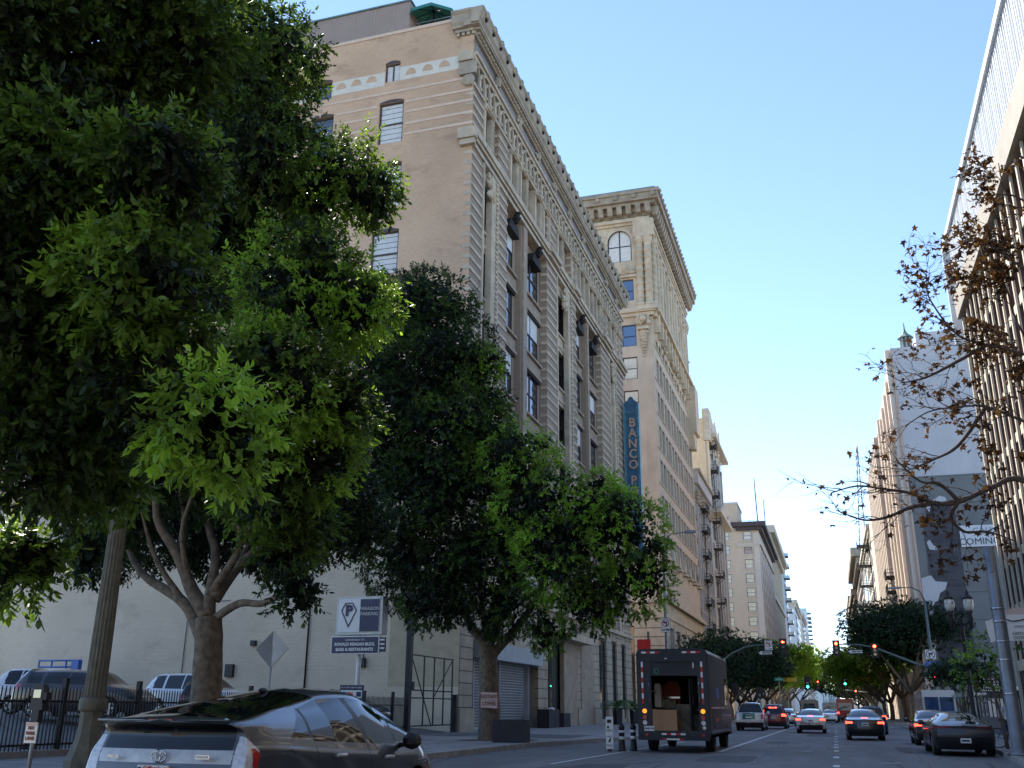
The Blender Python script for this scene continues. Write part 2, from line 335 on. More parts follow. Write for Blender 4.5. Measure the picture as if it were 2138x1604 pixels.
def facing(pos,nrm):  # matrix putting text in a vertical plane facing horizontal direction nrm
    n=Vector(nrm).normalized(); z=Vector((0,0,1)); x=z.cross(n)
    M=Matrix((( x.x,z.x,n.x,pos[0]),(x.y,z.y,n.y,pos[1]),(x.z,z.z,n.z,pos[2]),(0,0,0,1)))
    return M
# windows as parts --------------------------------------------------------
WM={}
def winmesh(w,h,fm,gm,style='sash',fw=.08,arch=0):
    k=(w,h,fm,gm,style,fw,arch)
    if k in WM: return WM[k]
    b=MB(); x=w/2
    top=h if not arch else h-arch
    if arch:
        pts=[(-x,0),(x,0),(x,top)]+[(x*math.cos(a),top+arch*math.sin(a)) for a in [math.pi*i/12 for i in range(1,12)]]+[(-x,top)]
        b.prism(pts,.03,.05,gm)
        ring=[(x*math.cos(a),top+arch*math.sin(a)) for a in [math.pi*i/12 for i in range(13)]]
        for p,q in zip(ring,ring[1:]):
            f=(1-fw/x); b.face([(p[0],-.02,p[1]),(q[0],-.02,q[1]),(q[0]*f,-.02,top+(q[1]-top)*f),(p[0]*f,-.02,top+(p[1]-top)*f)],fm)
            b.face([(p[0]*f,-.02,top+(p[1]-top)*f),(q[0]*f,-.02,top+(q[1]-top)*f),(q[0]*f,.03,top+(q[1]-top)*f),(p[0]*f,.03,top+(p[1]-top)*f)],fm)
    else: b.box(-x,x,.03,.05,0,h,gm)
    b.box(-x,-x+fw,-.02,.028,0,top,fm); b.box(x-fw,x,-.02,.028,0,top,fm); b.box(-x+fw,x-fw,-.02,.028,0,fw,fm)
    if not arch: b.box(-x+fw,x-fw,-.02,.028,h-fw,h,fm)
    if 'sash' in style: b.box(-x+fw,x-fw,-.04,.026,h*.48-fw*.4,h*.48+fw*.4,fm)
    if 'mull' in style: b.box(-fw*.5,fw*.5,-.03,.027,fw,h-fw*.3,fm)
    if 'blinds' in style:
        n=int(h/.35)
        for i in range(1,n): b.box(-x+fw,x-fw,.016,.027,i*h/n,i*h/n+.03,fm)
    if 'half' in style: b.box(-x+fw,x-fw,.0,.02,h*.5,h-fw,'blind')
    WM[k]=b.mesh('window'); return WM[k]
def window(parent,pos,rz,w,h,fm='frame_brown',gm='glass_dark',style='sash',fw=.08,arch=0,name='window'):
    o=bpy.data.objects.new(name,winmesh(w,h,fm,gm,style,fw,arch)); COL.objects.link(o); o.parent=parent
    o.location=Vector(pos)-Vector(parent.location); o.rotation_euler=(0,0,rz); return o
def facade_windows(parent,X,side,cells,m='glass_dark',fm='frame_black',fw=.1,limit=90):
    # cells: (y0,y1,z0,z1); nearest ones are parts of their own, the far rest one stuff part
    cells=sorted(cells,key=lambda c:c[0]); rz=math.pi/2 if side=='L' else -math.pi/2; sg=1 if side=='L' else -1
    for (a,c,z0,z1) in cells[:limit]: window(parent,(X+sg*.06,(a+c)/2,z0),rz,round(c-a,2),round(z1-z0,2),fm,m,'sash',fw)
    if cells[limit:]:
        b=MB(); b.fr=frame((X,0,0),(0,1,0),(sg,0,0))
        for (a,c,z0,z1) in cells[limit:]: b.box(a,c,.0,.05,z0,z1,m)
        b.build('distant_windows',parent,kind='stuff')
# ------------------------------------------------------------------ foliage
def leaves_mesh6(name,C,D,Nn,L,W,V,matname):
    n=len(C); up=np.cross(D,Nn); vs=np.empty((n,6,3),np.float32)
    P=lambda t,w,b: C+D*(L*t)[:,None]+Nn*(W*w)[:,None]+up*(L*b)[:,None]
    vs[:,0]=C; vs[:,1]=P(.25,.42,.05); vs[:,2]=P(.62,.43,.06); vs[:,3]=P(1,0,-.04); vs[:,4]=P(.62,-.43,.06); vs[:,5]=P(.25,-.42,.05)
    me=bpy.data.meshes.new(name); me.vertices.add(n*6); me.vertices.foreach_set('co',vs.ravel())
    me.loops.add(n*8); q=np.array([0,1,2,3, 0,3,4,5],np.int32)[None]+np.arange(n,dtype=np.int32)[:,None]*6; me.loops.foreach_set('vertex_index',q.ravel()); me.polygons.add(n*2)
    me.polygons.foreach_set('loop_start',np.arange(0,n*8,4,dtype=np.int32)); me.polygons.foreach_set('loop_total',np.full(n*2,4,np.int32))
    me.materials.append(MT[matname]); me.update()
    at=me.attributes.new('v','FLOAT','POINT'); at.data.foreach_set('value',np.repeat(V.astype(np.float32),6))
    return me
def leaves_mesh(name,C,D,Nn,L,W,V,matname):
    # C centres(base), D dir, Nn side dir, L length, W width per leaf
    n=len(C); tip=C+D*L[:,None]; mid=C+D*(L*.45)[:,None]
    bend=np.cross(D,Nn)*(L*.10)[:,None]
    a=mid+Nn*W[:,None]*.5+bend; b=mid-Nn*W[:,None]*.5+bend
    vs=np.empty((n,4,3),np.float32); vs[:,0]=C; vs[:,1]=a; vs[:,2]=tip; vs[:,3]=b
    me=bpy.data.meshes.new(name); me.vertices.add(n*4); me.vertices.foreach_set('co',vs.ravel())
    me.loops.add(n*4); me.loops.foreach_set('vertex_index',np.arange(n*4,dtype=np.int32)); me.polygons.add(n)
    me.polygons.foreach_set('loop_start',np.arange(0,n*4,4,dtype=np.int32)); me.polygons.foreach_set('loop_total',np.full(n,4,np.int32))
    me.materials.append(MT[matname]); me.update()
    at=me.attributes.new('v','FLOAT','POINT'); at.data.foreach_set('value',np.repeat(V.astype(np.float32),4))
    return me
def nrm(a): return a/np.maximum(1e-6,np.linalg.norm(a,axis=1))[:,None]
def canopy(name,lobes,nleaf,ls,matname,parent,seed=1,squash=.9,inner=.15,droop=.45,hang=.0,clump=1.0,br=None,sl=1.0,lf=.05,l6=False,tight=False):
    rg=np.random.default_rng(seed); lob=np.array(lobes,float); base=np.array(parent.get('base',parent.location),float)
    A=lob[:,3]**2; A/=A.sum(); per=14
    Cs=[];Ds=[];Ns=[];Ls=[];Ws=[];Vs=[]
    if br is not None:     # small satellite lobes break up the round outlines
        br=list(br)[:len(lob)]; ex=[]; n0=len(lob); lob0=lob.copy(); br0=np.array(br,float)
        for i in range(n0):
            for _ in range(4):
                v=rg.normal(size=3); v/=np.linalg.norm(v); v[2]*=.8; ex.append(list(lob[i,:3]+v*lob[i,3]*rg.uniform(.72,.9))+[lob[i,3]*rg.uniform(.26,.42)]); br.append(min(1,br0[i]*rg.uniform(.75,1.35)+rg.uniform(-.03,.08)))
        lob=np.concatenate([lob,np.array(ex)]); A=lob[:,3]**2; A/=A.sum()
    for i,(x,y,z,r) in enumerate(lob):
        ns=max(6,int(nleaf*A[i]/per))
        d=nrm(rg.normal(size=(ns*2,3)))
        ph=rg.uniform(0,6.28,6); f=3.2
        nz=np.sin(d[:,0]*f*1.6+ph[0])*np.sin(d[:,1]*f*1.9+ph[1])+.6*np.sin(d[:,2]*f*2.6+ph[2]+d[:,0]*4)+.5*np.sin((d[:,0]+d[:,1])*f*3.1+ph[3])*np.sin(d[:,2]*f*3+ph[4])
        keep=(nz+rg.normal(0,.35,len(nz)))>-.75*clump; d=d[keep]; nz=nz[keep]; d=d[:ns]; nz=nz[:ns]
        rad=r*(1+.15*np.clip(nz,-1.4,1.6))*(rg.uniform(.90,1.0,len(d)) if tight else rg.uniform(.80,1.04,len(d))); 
        long=rg.random(len(d))<lf; rad=np.where(long,rad*rg.uniform(1.03,1.18,len(d)),rad)
        c=np.array([x,y,z])+d*rad[:,None]*np.array([1,1,squash])
        ok=np.ones(len(c),bool)
        for j,(X,Y,Z,R) in enumerate(lob):
            if j!=i: ok&=(np.linalg.norm((c-np.array([X,Y,Z]))/np.array([1,1,squash]),axis=1)>R*.78)
        c=c[ok];d=d[ok]; 
        if len(c)==0: continue
        ax=nrm(d+np.array([0,0,-droop])+rg.normal(0,.45,d.shape)); ln=ls*rg.uniform(2.2,4.2,len(c))*sl
        B0=.5
        if br is not None:
            dd_=np.linalg.norm(c[:,None,:]-lob0[None,:,:3],axis=2)/(lob0[None,:,3]*.9); w_=np.exp(-dd_**2); B0=.35*br[i]+.65*(w_*br0[None]).sum(1)/w_.sum(1)  # lobe brightness puts reflected sun and crown shade into leaf colour
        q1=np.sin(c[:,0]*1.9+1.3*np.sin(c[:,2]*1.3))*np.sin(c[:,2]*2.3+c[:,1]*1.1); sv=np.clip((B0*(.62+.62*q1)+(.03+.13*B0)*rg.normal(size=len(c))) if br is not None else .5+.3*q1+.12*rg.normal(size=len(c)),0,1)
        m=len(c); t=np.tile(np.linspace(.05,1,per),m)+rg.uniform(-.04,.04,m*per)
        C=np.repeat(c,per,0)+np.repeat(ax,per,0)*(t*np.repeat(ln,per))[:,None]
        rnd=rg.normal(size=(m*per,3)); a2=np.repeat(ax,per,0); rnd-=a2*(rnd*a2).sum(1)[:,None]; rnd=nrm(rnd)
        D=nrm(a2*(.35+.9*(t[:,None]**2))+rnd*1.0+np.array([0,0,-.35*(1+hang)]))
        s=np.cross(D,nrm(rg.normal(0,.55,D.shape)+np.array([0,0,1.0]))); s=nrm(s)
        L=ls*np.clip(rg.lognormal(-.05,.28,m*per),.45,1.5); Cs.append(C);Ds.append(D);Ns.append(s);Ls.append(L);Ws.append(L*rg.uniform(.36,.5,m*per))
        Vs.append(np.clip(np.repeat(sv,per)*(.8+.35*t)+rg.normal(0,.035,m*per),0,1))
        # inner leaves at the darkest tone, painting in the crown's shade
        k=int(ns*per*inner*.45)+6
        d2=nrm(rg.normal(size=(k,3))); c2=np.array([x,y,z])+d2*(r*rg.uniform(.2,.82,k))[:,None]*np.array([1,1,squash])
        D2=nrm(rg.normal(size=(k,3))); s2=nrm(np.cross(D2,rg.normal(size=(k,3)))); L2=np.full(k,max(ls*1.7,r*.12))
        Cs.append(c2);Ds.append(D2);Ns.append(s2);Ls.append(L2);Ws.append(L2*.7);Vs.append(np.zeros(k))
    C=np.concatenate(Cs)-base
    me=(leaves_mesh6 if l6 else leaves_mesh)(name,C,np.concatenate(Ds),np.concatenate(Ns),np.concatenate(Ls),np.concatenate(Ws),np.concatenate(Vs),matname)
    o=bpy.data.objects.new(name,me); COL.objects.link(o); o.parent=parent; return o
def smooth_line(pts,k=4):
    P=[Vector(p) for p in pts]
    if len(P)<3: return P
    out=[]
    for i in range(len(P)-1):
        p0=P[max(i-1,0)];p1=P[i];p2=P[i+1];p3=P[min(i+2,len(P)-1)]
        for j in range(k):
            t=j/k; out.append(.5*((2*p1)+(p2-p0)*t+(2*p0-5*p1+4*p2-p3)*t*t+(3*p1-p0-3*p2+p3)*t**3))
    out.append(P[-1]); return out
def branches(b,lines,rads,m,seed=0,k=4,wob=.03):
    rd=random.Random(seed)
    for ln,(ra,rb) in zip(lines,rads):
        P=smooth_line(ln,k); n=len(P)
        R=[(ra+(rb-ra)*(i/(n-1)))*(1+.015*math.sin(i*1.1+seed)) for i in range(n)]
        wo=min(wob,rb*.25,(P[1]-P[0]).length*.06); P=[p+Vector((rd.uniform(-wo,wo),rd.uniform(-wo,wo),0)) if 0<i<n-1 else p for i,p in enumerate(P)]
        b.tube(P,R,m,10)
#@@PART2

# ------------------------------------------------------------------ camera, light, sky
PITCH,YAW,ROLL=math.radians(18.6495),math.radians(17.9033),math.radians(.5)
cam=bpy.data.cameras.new('camera'); co=bpy.data.objects.new('camera',cam); COL.objects.link(co); S.camera=co
cam.sensor_width=36; cam.lens=2000/2138*36; cam.clip_start=.05; cam.clip_end=6000
fw=Vector((-math.sin(YAW)*math.cos(PITCH),math.cos(YAW)*math.cos(PITCH),math.sin(PITCH))); rt=Vector((math.cos(YAW),math.sin(YAW),0)); up=rt.cross(fw)
r2=rt*math.cos(ROLL)+up*math.sin(ROLL); u2=up*math.cos(ROLL)-rt*math.sin(ROLL)
co.matrix_world=Matrix(((r2.x,u2.x,-fw.x,0),(r2.y,u2.y,-fw.y,0),(r2.z,u2.z,-fw.z,1.4),(0,0,0,1)))
SUN_AZ=math.atan2(-1,1.05)   # angle from +Y towards +X of the direction to the sun
SUN_EL=math.radians(43)
W=bpy.data.worlds.new('World'); S.world=W; W.use_nodes=True; nt=W.node_tree
sky=nt.nodes.new('ShaderNodeTexSky'); sky.sky_type='NISHITA'; sky.sun_disc=False; sky.sun_elevation=SUN_EL; sky.sun_rotation=SUN_AZ%(2*math.pi)
sky.altitude=50; sky.air_density=.7; sky.dust_density=.0; sky.ozone_density=1.0
nt.links.new(sky.outputs[0],nt.nodes['Background'].inputs['Color']); nt.nodes['Background'].inputs['Strength'].default_value=.15
sl=bpy.data.lights.new('sun','SUN'); so=bpy.data.objects.new('sun',sl); COL.objects.link(so); sl.energy=4.3; sl.angle=math.radians(.53); sl.color=(1,.93,.82)
sd=Vector((math.sin(SUN_AZ)*math.cos(SUN_EL),math.cos(SUN_AZ)*math.cos(SUN_EL),math.sin(SUN_EL))); so.rotation_euler=sd.to_track_quat('Z','Y').to_euler()
S.view_settings.view_transform='Standard'; S.view_settings.look='None'; S.view_settings.exposure=1.34; S.view_settings.gamma=1
S.cycles.max_bounces=8; S.cycles.diffuse_bounces=4; S.cycles.glossy_bounces=3; S.cycles.transmission_bounces=3; S.cycles.transparent_max_bounces=4
S.cycles.caustics_reflective=False; S.cycles.caustics_refractive=False; S.cycles.sample_clamp_indirect=6
# ------------------------------------------------------------------ ground
b=MB(); b.face([(-3000,-500,-.03),(3000,-500,-.03),(3000,4500,-.03),(-3000,4500,-.03)],'ground'); b.build('ground',kind='structure')
b=MB(); b.face([(-12,-25,0),(6,-25,0),(6,98,0),(6,99,0),(60,99,0),(60,117,0),(6,117,0),(6,1300,0),(-12,1300,0),(-12,119,0),(-90,119,0),(-90,98,0),(-12,98,0)],'asphalt'); b.build('road',kind='structure')
def slab(name,poly,kpoly=None):
    b=MB(); b.prism(poly,-.02,.15,'concrete_walk','z'); o=b.build(name,kind='structure'); return o
def kerb(name,line,w=.16):
    b=MB()
    for (x0,y0),(x1,y1) in zip(line,line[1:]):
        d=Vector((x1-x0,y1-y0,0)).normalized(); n=Vector((-d.y,d.x,0))*w/2
        b.prism([(x0-n.x,y0-n.y),(x1-n.x,y1-n.y),(x1+n.x,y1+n.y),(x0+n.x,y0+n.y)],-.02,.155,'kerb_conc','z')
    b.build(name,kind='structure')
lp=[(-11.1,-25),(-11.1,36),(-10.3,41),(-9.3,48),(-9.2,93),(-9.8,95.5),(-12,97.2),(-60,97.4)]
slab('pavement_left',lp+[(-60,-25)]); kerb('kerb_left',[(x+.08,y) for x,y in lp[:-1]]+[(-60,97.4)])
lp2=[(-60,119.6),(-13,119.6),(-11.5,121.5),(-11.3,1250)]
slab('pavement_left_far',lp2+[(-60,1250)]); kerb('kerb_left_far',lp2)
rp=[(4.6,-25),(4.62,29),(4.95,34),(5.25,38.5),(5.35,44),(5.4,94),(6.2,96.5),(8.5,97.5),(60,97.5)]
slab('pavement_right',rp+[(60,-25)]); kerb('kerb_right',rp)
rp2=[(60,118),(8,118),(6,119.5),(5.6,122),(5.6,1250)]
slab('pavement_right_far',rp2+[(60,1250)]); kerb('kerb_right_far',rp2)
# pavement joints
b=MB()
for i in range(0,28): b.face([(-18.7,-2+i*1.8*2,.154),(-11.2 if i<10 else -9.5,-2+i*3.6,.154),(-11.2 if i<10 else -9.5,-1.98+i*3.6,.154),(-18.7,-1.98+i*3.6,.154)],'stone_joint')
for x in (-14,-16.5): b.face([(x,-20,.155),(x+.02,-20,.155),(x+.02,96,.155),(x,96,.155)],'stone_joint')
for i in range(0,26): b.face([(5.6,-2+i*3.6,.154),(8.7,-2+i*3.6,.154),(8.7,-1.98+i*3.6,.154),(5.6,-1.98+i*3.6,.154)],'stone_joint')
b.build('pavement_joints',kind='structure')
b=MB(); b.face([(-19.3,12,.17),(-19.3,49.3,.17),(-28,49.3,.95),(-28,12,.95)],'lot_asphalt'); b.face([(-28,12,.95),(-28,49.3,.95),(-60,49.3,1.1),(-60,12,1.1)],'lot_asphalt'); b.build('parking_lot_ground',kind='structure')
b=MB(); b.face([(-19.2,43.6,.16),(-19.2,49.2,.16),(-11.2,48.0,.16),(-11.2,42,.16)],'lot_asphalt'); b.build('driveway',kind='structure')
# markings
def mark(b,x0,x1,y0,y1,z=.004): b.face([(x0,y0,z),(x1,y0,z),(x1,y1,z),(x0,y1,z)],'paint_white')
b=MB()
b.face([(-4.0,36,.004),(-3.88,36,.004),(-3.5,92,.004),(-3.62,92,.004)],'paint_white')
for y in (28,33.2,38.4,42.0,45.3,49.5,54,59,66,73,80,87): mark(b,-.2,-.03,y,y+.9)
for x,w,y in ((-.9,1.9,43.6),(-.75,1.0,56),(-1.1,1.2,60.5),(-1.2,1.5,75),(2.9,.9,58),(2.6,.9,75)): mark(b,x,x+w,y,y+.12)
mark(b,-11,4.6,93.2,93.6)
for y in (94.6,97.2): mark(b,-9,5.2,y,y+.3)
b.face([(-7.3,26,.004),(-7.18,26,.004),(-6.55,46,.004),(-6.67,46,.004)],'paint_white')
b.build('road_markings',kind='structure')
b=MB()
b.prism([(-14.2,37.6),(-11.6,37.0),(-11.5,39.6),(-13.8,40.6)],.14,.165,'soil','z'); b.prism([(-13.7,17.4),(-11.7,17.4),(-11.7,19.6),(-13.7,19.6)],.14,.165,'soil','z')
b.build('tree_pits',kind='structure')
b=MB(); rd=random.Random(3)
for (x,y,w,l) in ((-3.2,31,1.6,4.2),(.9,27,2.2,1.5),(2.6,41,1.1,6),(-5.8,22,1.4,9),(-.9,62,1.6,7),(1.6,75,1.3,5),(-2.6,47,.9,3)):
    n=14; b.face([(x+w/2*math.cos(k*2*math.pi/n)*(1.0+.12*rd.random()) if False else x+w/2*max(-1,min(1,1.35*math.cos(k*2*math.pi/n)))+rd.uniform(-.04,.04),y+l/2*max(-1,min(1,1.35*math.sin(k*2*math.pi/n)))+rd.uniform(-.05,.05),.003) for k in range(n)],'road_patch')
for (x0,y0,x1,y1) in ((1.9,24,3.1,50),(-2.2,28,-2.6,58),(-9,44,4.8,45.1),(-.9,34,-1.4,52)):
    n=24; P=[(x0+(x1-x0)*k/n+rd.uniform(-.12,.12),y0+(y1-y0)*k/n+rd.uniform(-.1,.1)) for k in range(n+1)]
    for p,q in zip(P,P[1:]): b.face([(p[0]-.025,p[1]-.01,.0035),(q[0]-.025,q[1]-.01,.0035),(q[0]+.025,q[1]+.01,.0035),(p[0]+.025,p[1]+.01,.0035)],'tar')
b.build('road_patches',kind='structure')
b=MB(); b.lathe(-1.2,38,[(.33,.0),(.33,.006)],'dark_metal',20); b.lathe(1.3,30.5,[(.33,.0),(.33,.006)],'dark_metal',20); b.build('manhole_covers',kind='structure')
# ------------------------------------------------------------------ ornate brick building (left, near)
XL=-18.8; Y0=49.5; Y1=97.6
LF=frame((XL,0,0),(0,1,0),(1,0,0)); SF=frame((0,Y0,0),(1,0,0),(0,-1,0))
B1=thing('ornate_brick_building','eight-storey salmon and grey brick building with carved cornice beside the parking lot','building',(-26,Y0,0))
b=MB(); b.fr=SF
sw=[(-25.5,-23.72,36.5,39.65),(-30.6,-28.9,36.3,39.5),(-25.22,-24.12,41.3,42.75),(-30.4,-29.2,40.9,42.3),(-25.5,-23.65,31.8,34.9),(-25.5,-23.6,27.0,30.0),(-25.5,-23.6,22.2,25.2),(-30.6,-28.9,31.6,34.7),(-30.6,-28.9,26.8,29.9),(-36,-34.3,36.1,39.3),(-36,-34.3,31.4,34.5)]
b.wall(-54,XL,13.4,45.1,sw,0,'brick_salmon',.3); b.fr=None
b.box(-54,XL-1.62,Y0+.35,Y1,9,44.7,'brick_salmon',skip='f'); b.box(-54.1,XL+.1,Y0-.06,Y0+.4,45.1,45.35,'stripe_pink')
b.build('brick_side_wall',B1)
b=MB(); b.fr=SF; b.wall(-54,-22.9,-.1,13.4,[],0,'brick_whitewash'); b.fr=None; b.box(-54,-22.9,Y0+.3,Y0+.34,0,13.4,'brick_whitewash'); b.build('whitewashed_wall',B1)
b=MB(); b.fr=SF; b.wall(-22.9,XL,-.1,13.4,[],0,'tan_light_tone'); b.box(-22.9,XL,0,.03,-.1,2.4,'brick_whitewash'); b.fr=None; b.build('tan_lit_wall_end',B1)  # same whitewashed wall, its differing light put into a tan colour
# downpipe
b=MB(); b.tube([(-27.9,Y0-.08,.6),(-27.9,Y0-.08,13)],.05,'dark_metal'); b.build('downpipe',B1)
b=MB(); b.fr=SF
b.box(-54,-30.4,0,.02,40.95,42.1,'band_white'); b.box(-29.2,-25.22,0,.02,41.05,42.15,'band_white'); b.box(-24.12,-19.85,0,.02,41.25,42.3,'band_white')
for i,x in enumerate((-28.5,-27.35,-26.2,-23.3,-22.1,-20.9)):
    pts=[(x+.38*math.cos(math.pi*k/10),41.5+.03*i+.5*math.sin(math.pi*k/10)) for k in range(11)]
    b.prism(pts,.02,.035,'brick_salmon')
for k,z in enumerate((40.35,39.4,38.6,37.7,36.9)):
    segs=[(-54,-36.1),(-34.2,-30.75),(-28.75,-25.65),(-23.55,XL-.02)] if k else [(-54,XL-.02)]
    for a,c in segs: b.box(a,c,0,.03,z,z+.17,'stripe_pink')
b.box(-29.98,-29.9,0,.04,37.9 if False else 39.5,40.9,'stripe_pink')
b.build('painted_bands',B1)
for (a,c,z0,z1) in sw:
    small=z1-z0<2
    window(B1,((a+c)/2,Y0+.17,z0),0,c-a,z1-z0,'frame_brown','blind' if c>-26 else 'glass_dark','mull' if small else 'sash_blinds',.09 if small else .12)
for (a,c,z0,z1) in sw:
    b=MB(); b.fr=SF; n=8
    for k in range(n):
        t0=k/n*2-1;t1=(k+1)/n*2-1; f=lambda t:(1-t*t)*.16
        b.face([(a+(c-a)*(t0+1)/2,.015,z1-.02),(a+(c-a)*(t1+1)/2,.015,z1-.02),(a+(c-a)*(t1+1)/2,.015,z1+.06+f(t1)),(a+(c-a)*(t0+1)/2,.015,z1+.06+f(t0))],'frame_brown')
    b.build('arched_lintel',B1)
for (x,z,w,h) in ((-33,2.9,.5,.7),(-24.6,3.4,.35,.5),(-31.5,4.6,.3,.3)): b=MB(); b.fr=SF; b.box(x,x+w,.0,.22,z,z+h,'dark_metal'); b.build('wall_box',B1)
b=MB(); b.tube([(-36,Y0-.06,1),(-36,Y0-.06,7.2),(-33.2,Y0-.06,7.2)],.035,'grey_white',6); b.build('conduit',B1); b=MB(); b.tube([(-24.4,Y0-.06,3.9),(-24.4,Y0-.06,9)],.03,'dark_metal',6); b.build('conduit',B1)
# facade ----------------------------------------------------------
piers=[(49.53,51.5),(54.7,56.7),(66.9,69.7),(74.7,76.4),(86.3,90.0),(93.2,97.5)]
bays=[(51.5,54.7),(69.7,74.7),(90.0,93.2)]          # narrow terracotta bays
recs=[(56.7,60.5),(61.8,66.9),(76.4,80.5),(81.3,86.3)]  # deep recesses
floors=[7.5+4.68*i for i in range(7)]   # sill levels 7.5..35.6
b=MB(); b.fr=LF
for a,c in piers: b.box(a,c,-1.0,0,8.2,40,'brick_dark')
for a,c in recs: b.box(a,c,-1.6,-.62,8.2,36,'brick_dark')
for a,c in ((60.5,61.8),(80.5,81.3)):
    b.box(a,c,-1.0,-.15,8.2,35.4,'brick_dark')
b.box(49.54,97.5,-1.0,-.45,36.2,42.2,'brick_dark'); b.box(49.6,97.4,-1.7,-1.61,8,44,'brick_dark')
b.box(-0+49.85,97.4,-1.0,-.1,42.2,44.0,'frieze_grey')
b.build('facade_brickwork',B1)
for a,c in ((60.7,61.6),(80.6,81.2)): b=MB(); b.fr=LF; b.box(a,c,-.14,.02,8.2,35.4,'stone_brown'); b.build('pilaster',B1)
for a,c in recs:
    for z in floors[:-1]:
        b=MB(); b.fr=LF; b.box(a+.02,c-.02,-.61,-.5,z-1.35,z-.2,'stone_brown'); b.build('spandrel_panel',B1)
for a,c in piers:
    b=MB(); b.fr=LF; z=8.4      # rusticated stone courses
    while z<39.8:
        if 35.3<z<36.6:
            if b.f: b.build('stone_pier',B1); b=MB(); b.fr=LF
            z+=.73; continue
        b.box(a-.05,c+.05,-.5,.045,z,z+.24,'stone_cream'); b.box(a-.02,c+.02,-.3,.046,z-.025,z,'stone_brown')
        z+=.73
    b.build('stone_pier',B1)
for a,c in bays:
    b=MB(); b.fr=LF; w=c-a
    b.box(a+.02,a+.3,-.7,.1,8.2,35.2,'stone_cream'); b.box(c-1.5 if w>3 else c-.9,c-.02,-.3,.12,8.2,35.2,'stone_cream')
    r=c-.55
    for k in range(int(27/.36)): b.lump((r,.16,8.6+k*.36),.17,'stone_cream',k%5,(1.5,.6,.9),.15)
    for z in floors[:-1]:
        b.box(a+.3,c-.9,-.7,-.35,z-1.5,z-.1,'stone_cream'); b.box(a+.3,c-.9,-.35,-.28,z-1.2,z-.9,'stone_cream'); b.box(a+.28,c-.9,-.36,-.18,z-.24,z-.1,'stone_cream')
    b.box(a+.3,c-.9,-.7,-.3,34.3,35.4,'stone_cream')
    for k in range(14): b.lump(((a+c)/2+random.uniform(-.8,.6),.15,34.3+random.uniform(-1.1,.6)),random.uniform(.15,.34),'stone_cream',k,(1,.7,1.1))
    b.build('terracotta_bay',B1)
for a,c in bays:
    for i,z in enumerate(floors[:-1]):
        window(B1,(XL-.6,(a+.3+c-.9)/2,z),math.pi/2,c-a-1.3,3.1,'frame_brown','glass_dark','sash',.07)
for a,c in recs:
    for i,z in enumerate(floors[:-1]):
        mid=(a+c)/2-.25; w=(c-a)-1.1
        window(B1,(XL-.55,mid,z),math.pi/2,w,3.25,'frame_brown','glass_dark','sash_mull_half' if (i+int(a))%2 else 'sash_mull',.09)
for a,c in recs:
    for z in floors[:-1]:
        b=MB(); b.fr=LF; b.box(a+.1,c-.3,-.60,-.28,z-.18,z-.02,'stone_brown'); b.build('window_sill',B1); b=MB(); b.fr=LF; 
        if z<30: b.box(a+.15,c-.35,-.60,-.30,z+3.27,z+3.5,'stone_brown'); b.box(a+.3,c-.5,-.60,-.4,z+3.1,z+3.27,'hood_dark')
        if b.f: b.build('window_lintel',B1)
for a,c in recs:   # dark hood with carved head over the top window
    q=MB(); q.fr=LF; m=(a+c)/2-.1
    q.prism([(m-1.2,33.6),(m+1.2,33.6),(m+.8,34.35),(m-.8,34.35)],-.6,.0,'hood_dark'); q.lump((m+.1,.1,34.75),.30,'hood_dark',3,(.9,1,1.3)); q.lump((m+.15,.22,35.1),.2,'hood_dark',5); q.lump((m,.12,34.4),.18,'hood_dark',8)
    q.build('hood',B1)
b=MB(); b.fr=LF      # belt course with returns over piers
b.box(49.2,97.7,-.6,.35,36.0,36.45,'stone_cream'); b.box(49.3,97.6,-.6,.22,35.75,36.0,'stone_cream'); b.box(49.4,97.55,-.6,.12,35.3,35.6,'stone_cream')
for a,c in piers[2:]: b.box(a-.1,c+.1,-.5,.55,36.02,36.47,'stone_cream'); b.box(a-.1,c+.1,-.5,.34,35.72,35.98,'stone_cream')
b.fr=None; b.box(XL-.85,XL+.36,Y0-.45,Y0-.003,35.65,36.4,'stone_cream'); b.box(XL-.75,XL+.26,Y0-.32,Y0-.004,35.25,35.64,'stone_cream'); b.build('belt_course',B1)
# eighth floor windows + frames
b=MB(); b.fr=LF; f8=[]
y=51.6
for y in (52.3,58.0,60.4,64.2,66.6,70.9,75.6,78.6,82.2,85.4,88.0,92.0,94.6): f8.append(y)
for y in f8:
    b=MB(); b.fr=LF; b.box(y-.55,y+.55,-.445,-.2,36.5,39.2,'glass_dark')
    b.box(y-.85,y-.5,-.4,.1,36.47,39.3,'stone_cream'); b.box(y+.5,y+1.0,-.4,.12,36.47,39.3,'stone_cream')
    for k in range(9): b.box(y+.55,y+1.02,-.3,.16,36.6+k*.3,36.6+k*.3+.2,'stone_cream')
    b.box(y-.85,y+1.0,-.4,.18,39.3,39.7,'stone_cream')
    for k in range(5): b.lump((y-.5+k*.3,.2,39.5),.16,'stone_cream',k)
    b.build('top_floor_window',B1)
b=MB(); b.fr=LF      # arcade
b.box(49.5,97.55,-.44,-.05,39.9,42.2,'stone_joint'); b.box(49.4,97.6,-.3,.12,41.75,42.05,'stone_cream'); b.box(49.4,97.62,-.3,.26,42.05,42.3,'stone_cream'); b.box(49.45,97.6,-.3,.1,39.75,40.0,'stone_cream')
p=1.06; n=int(48/p)
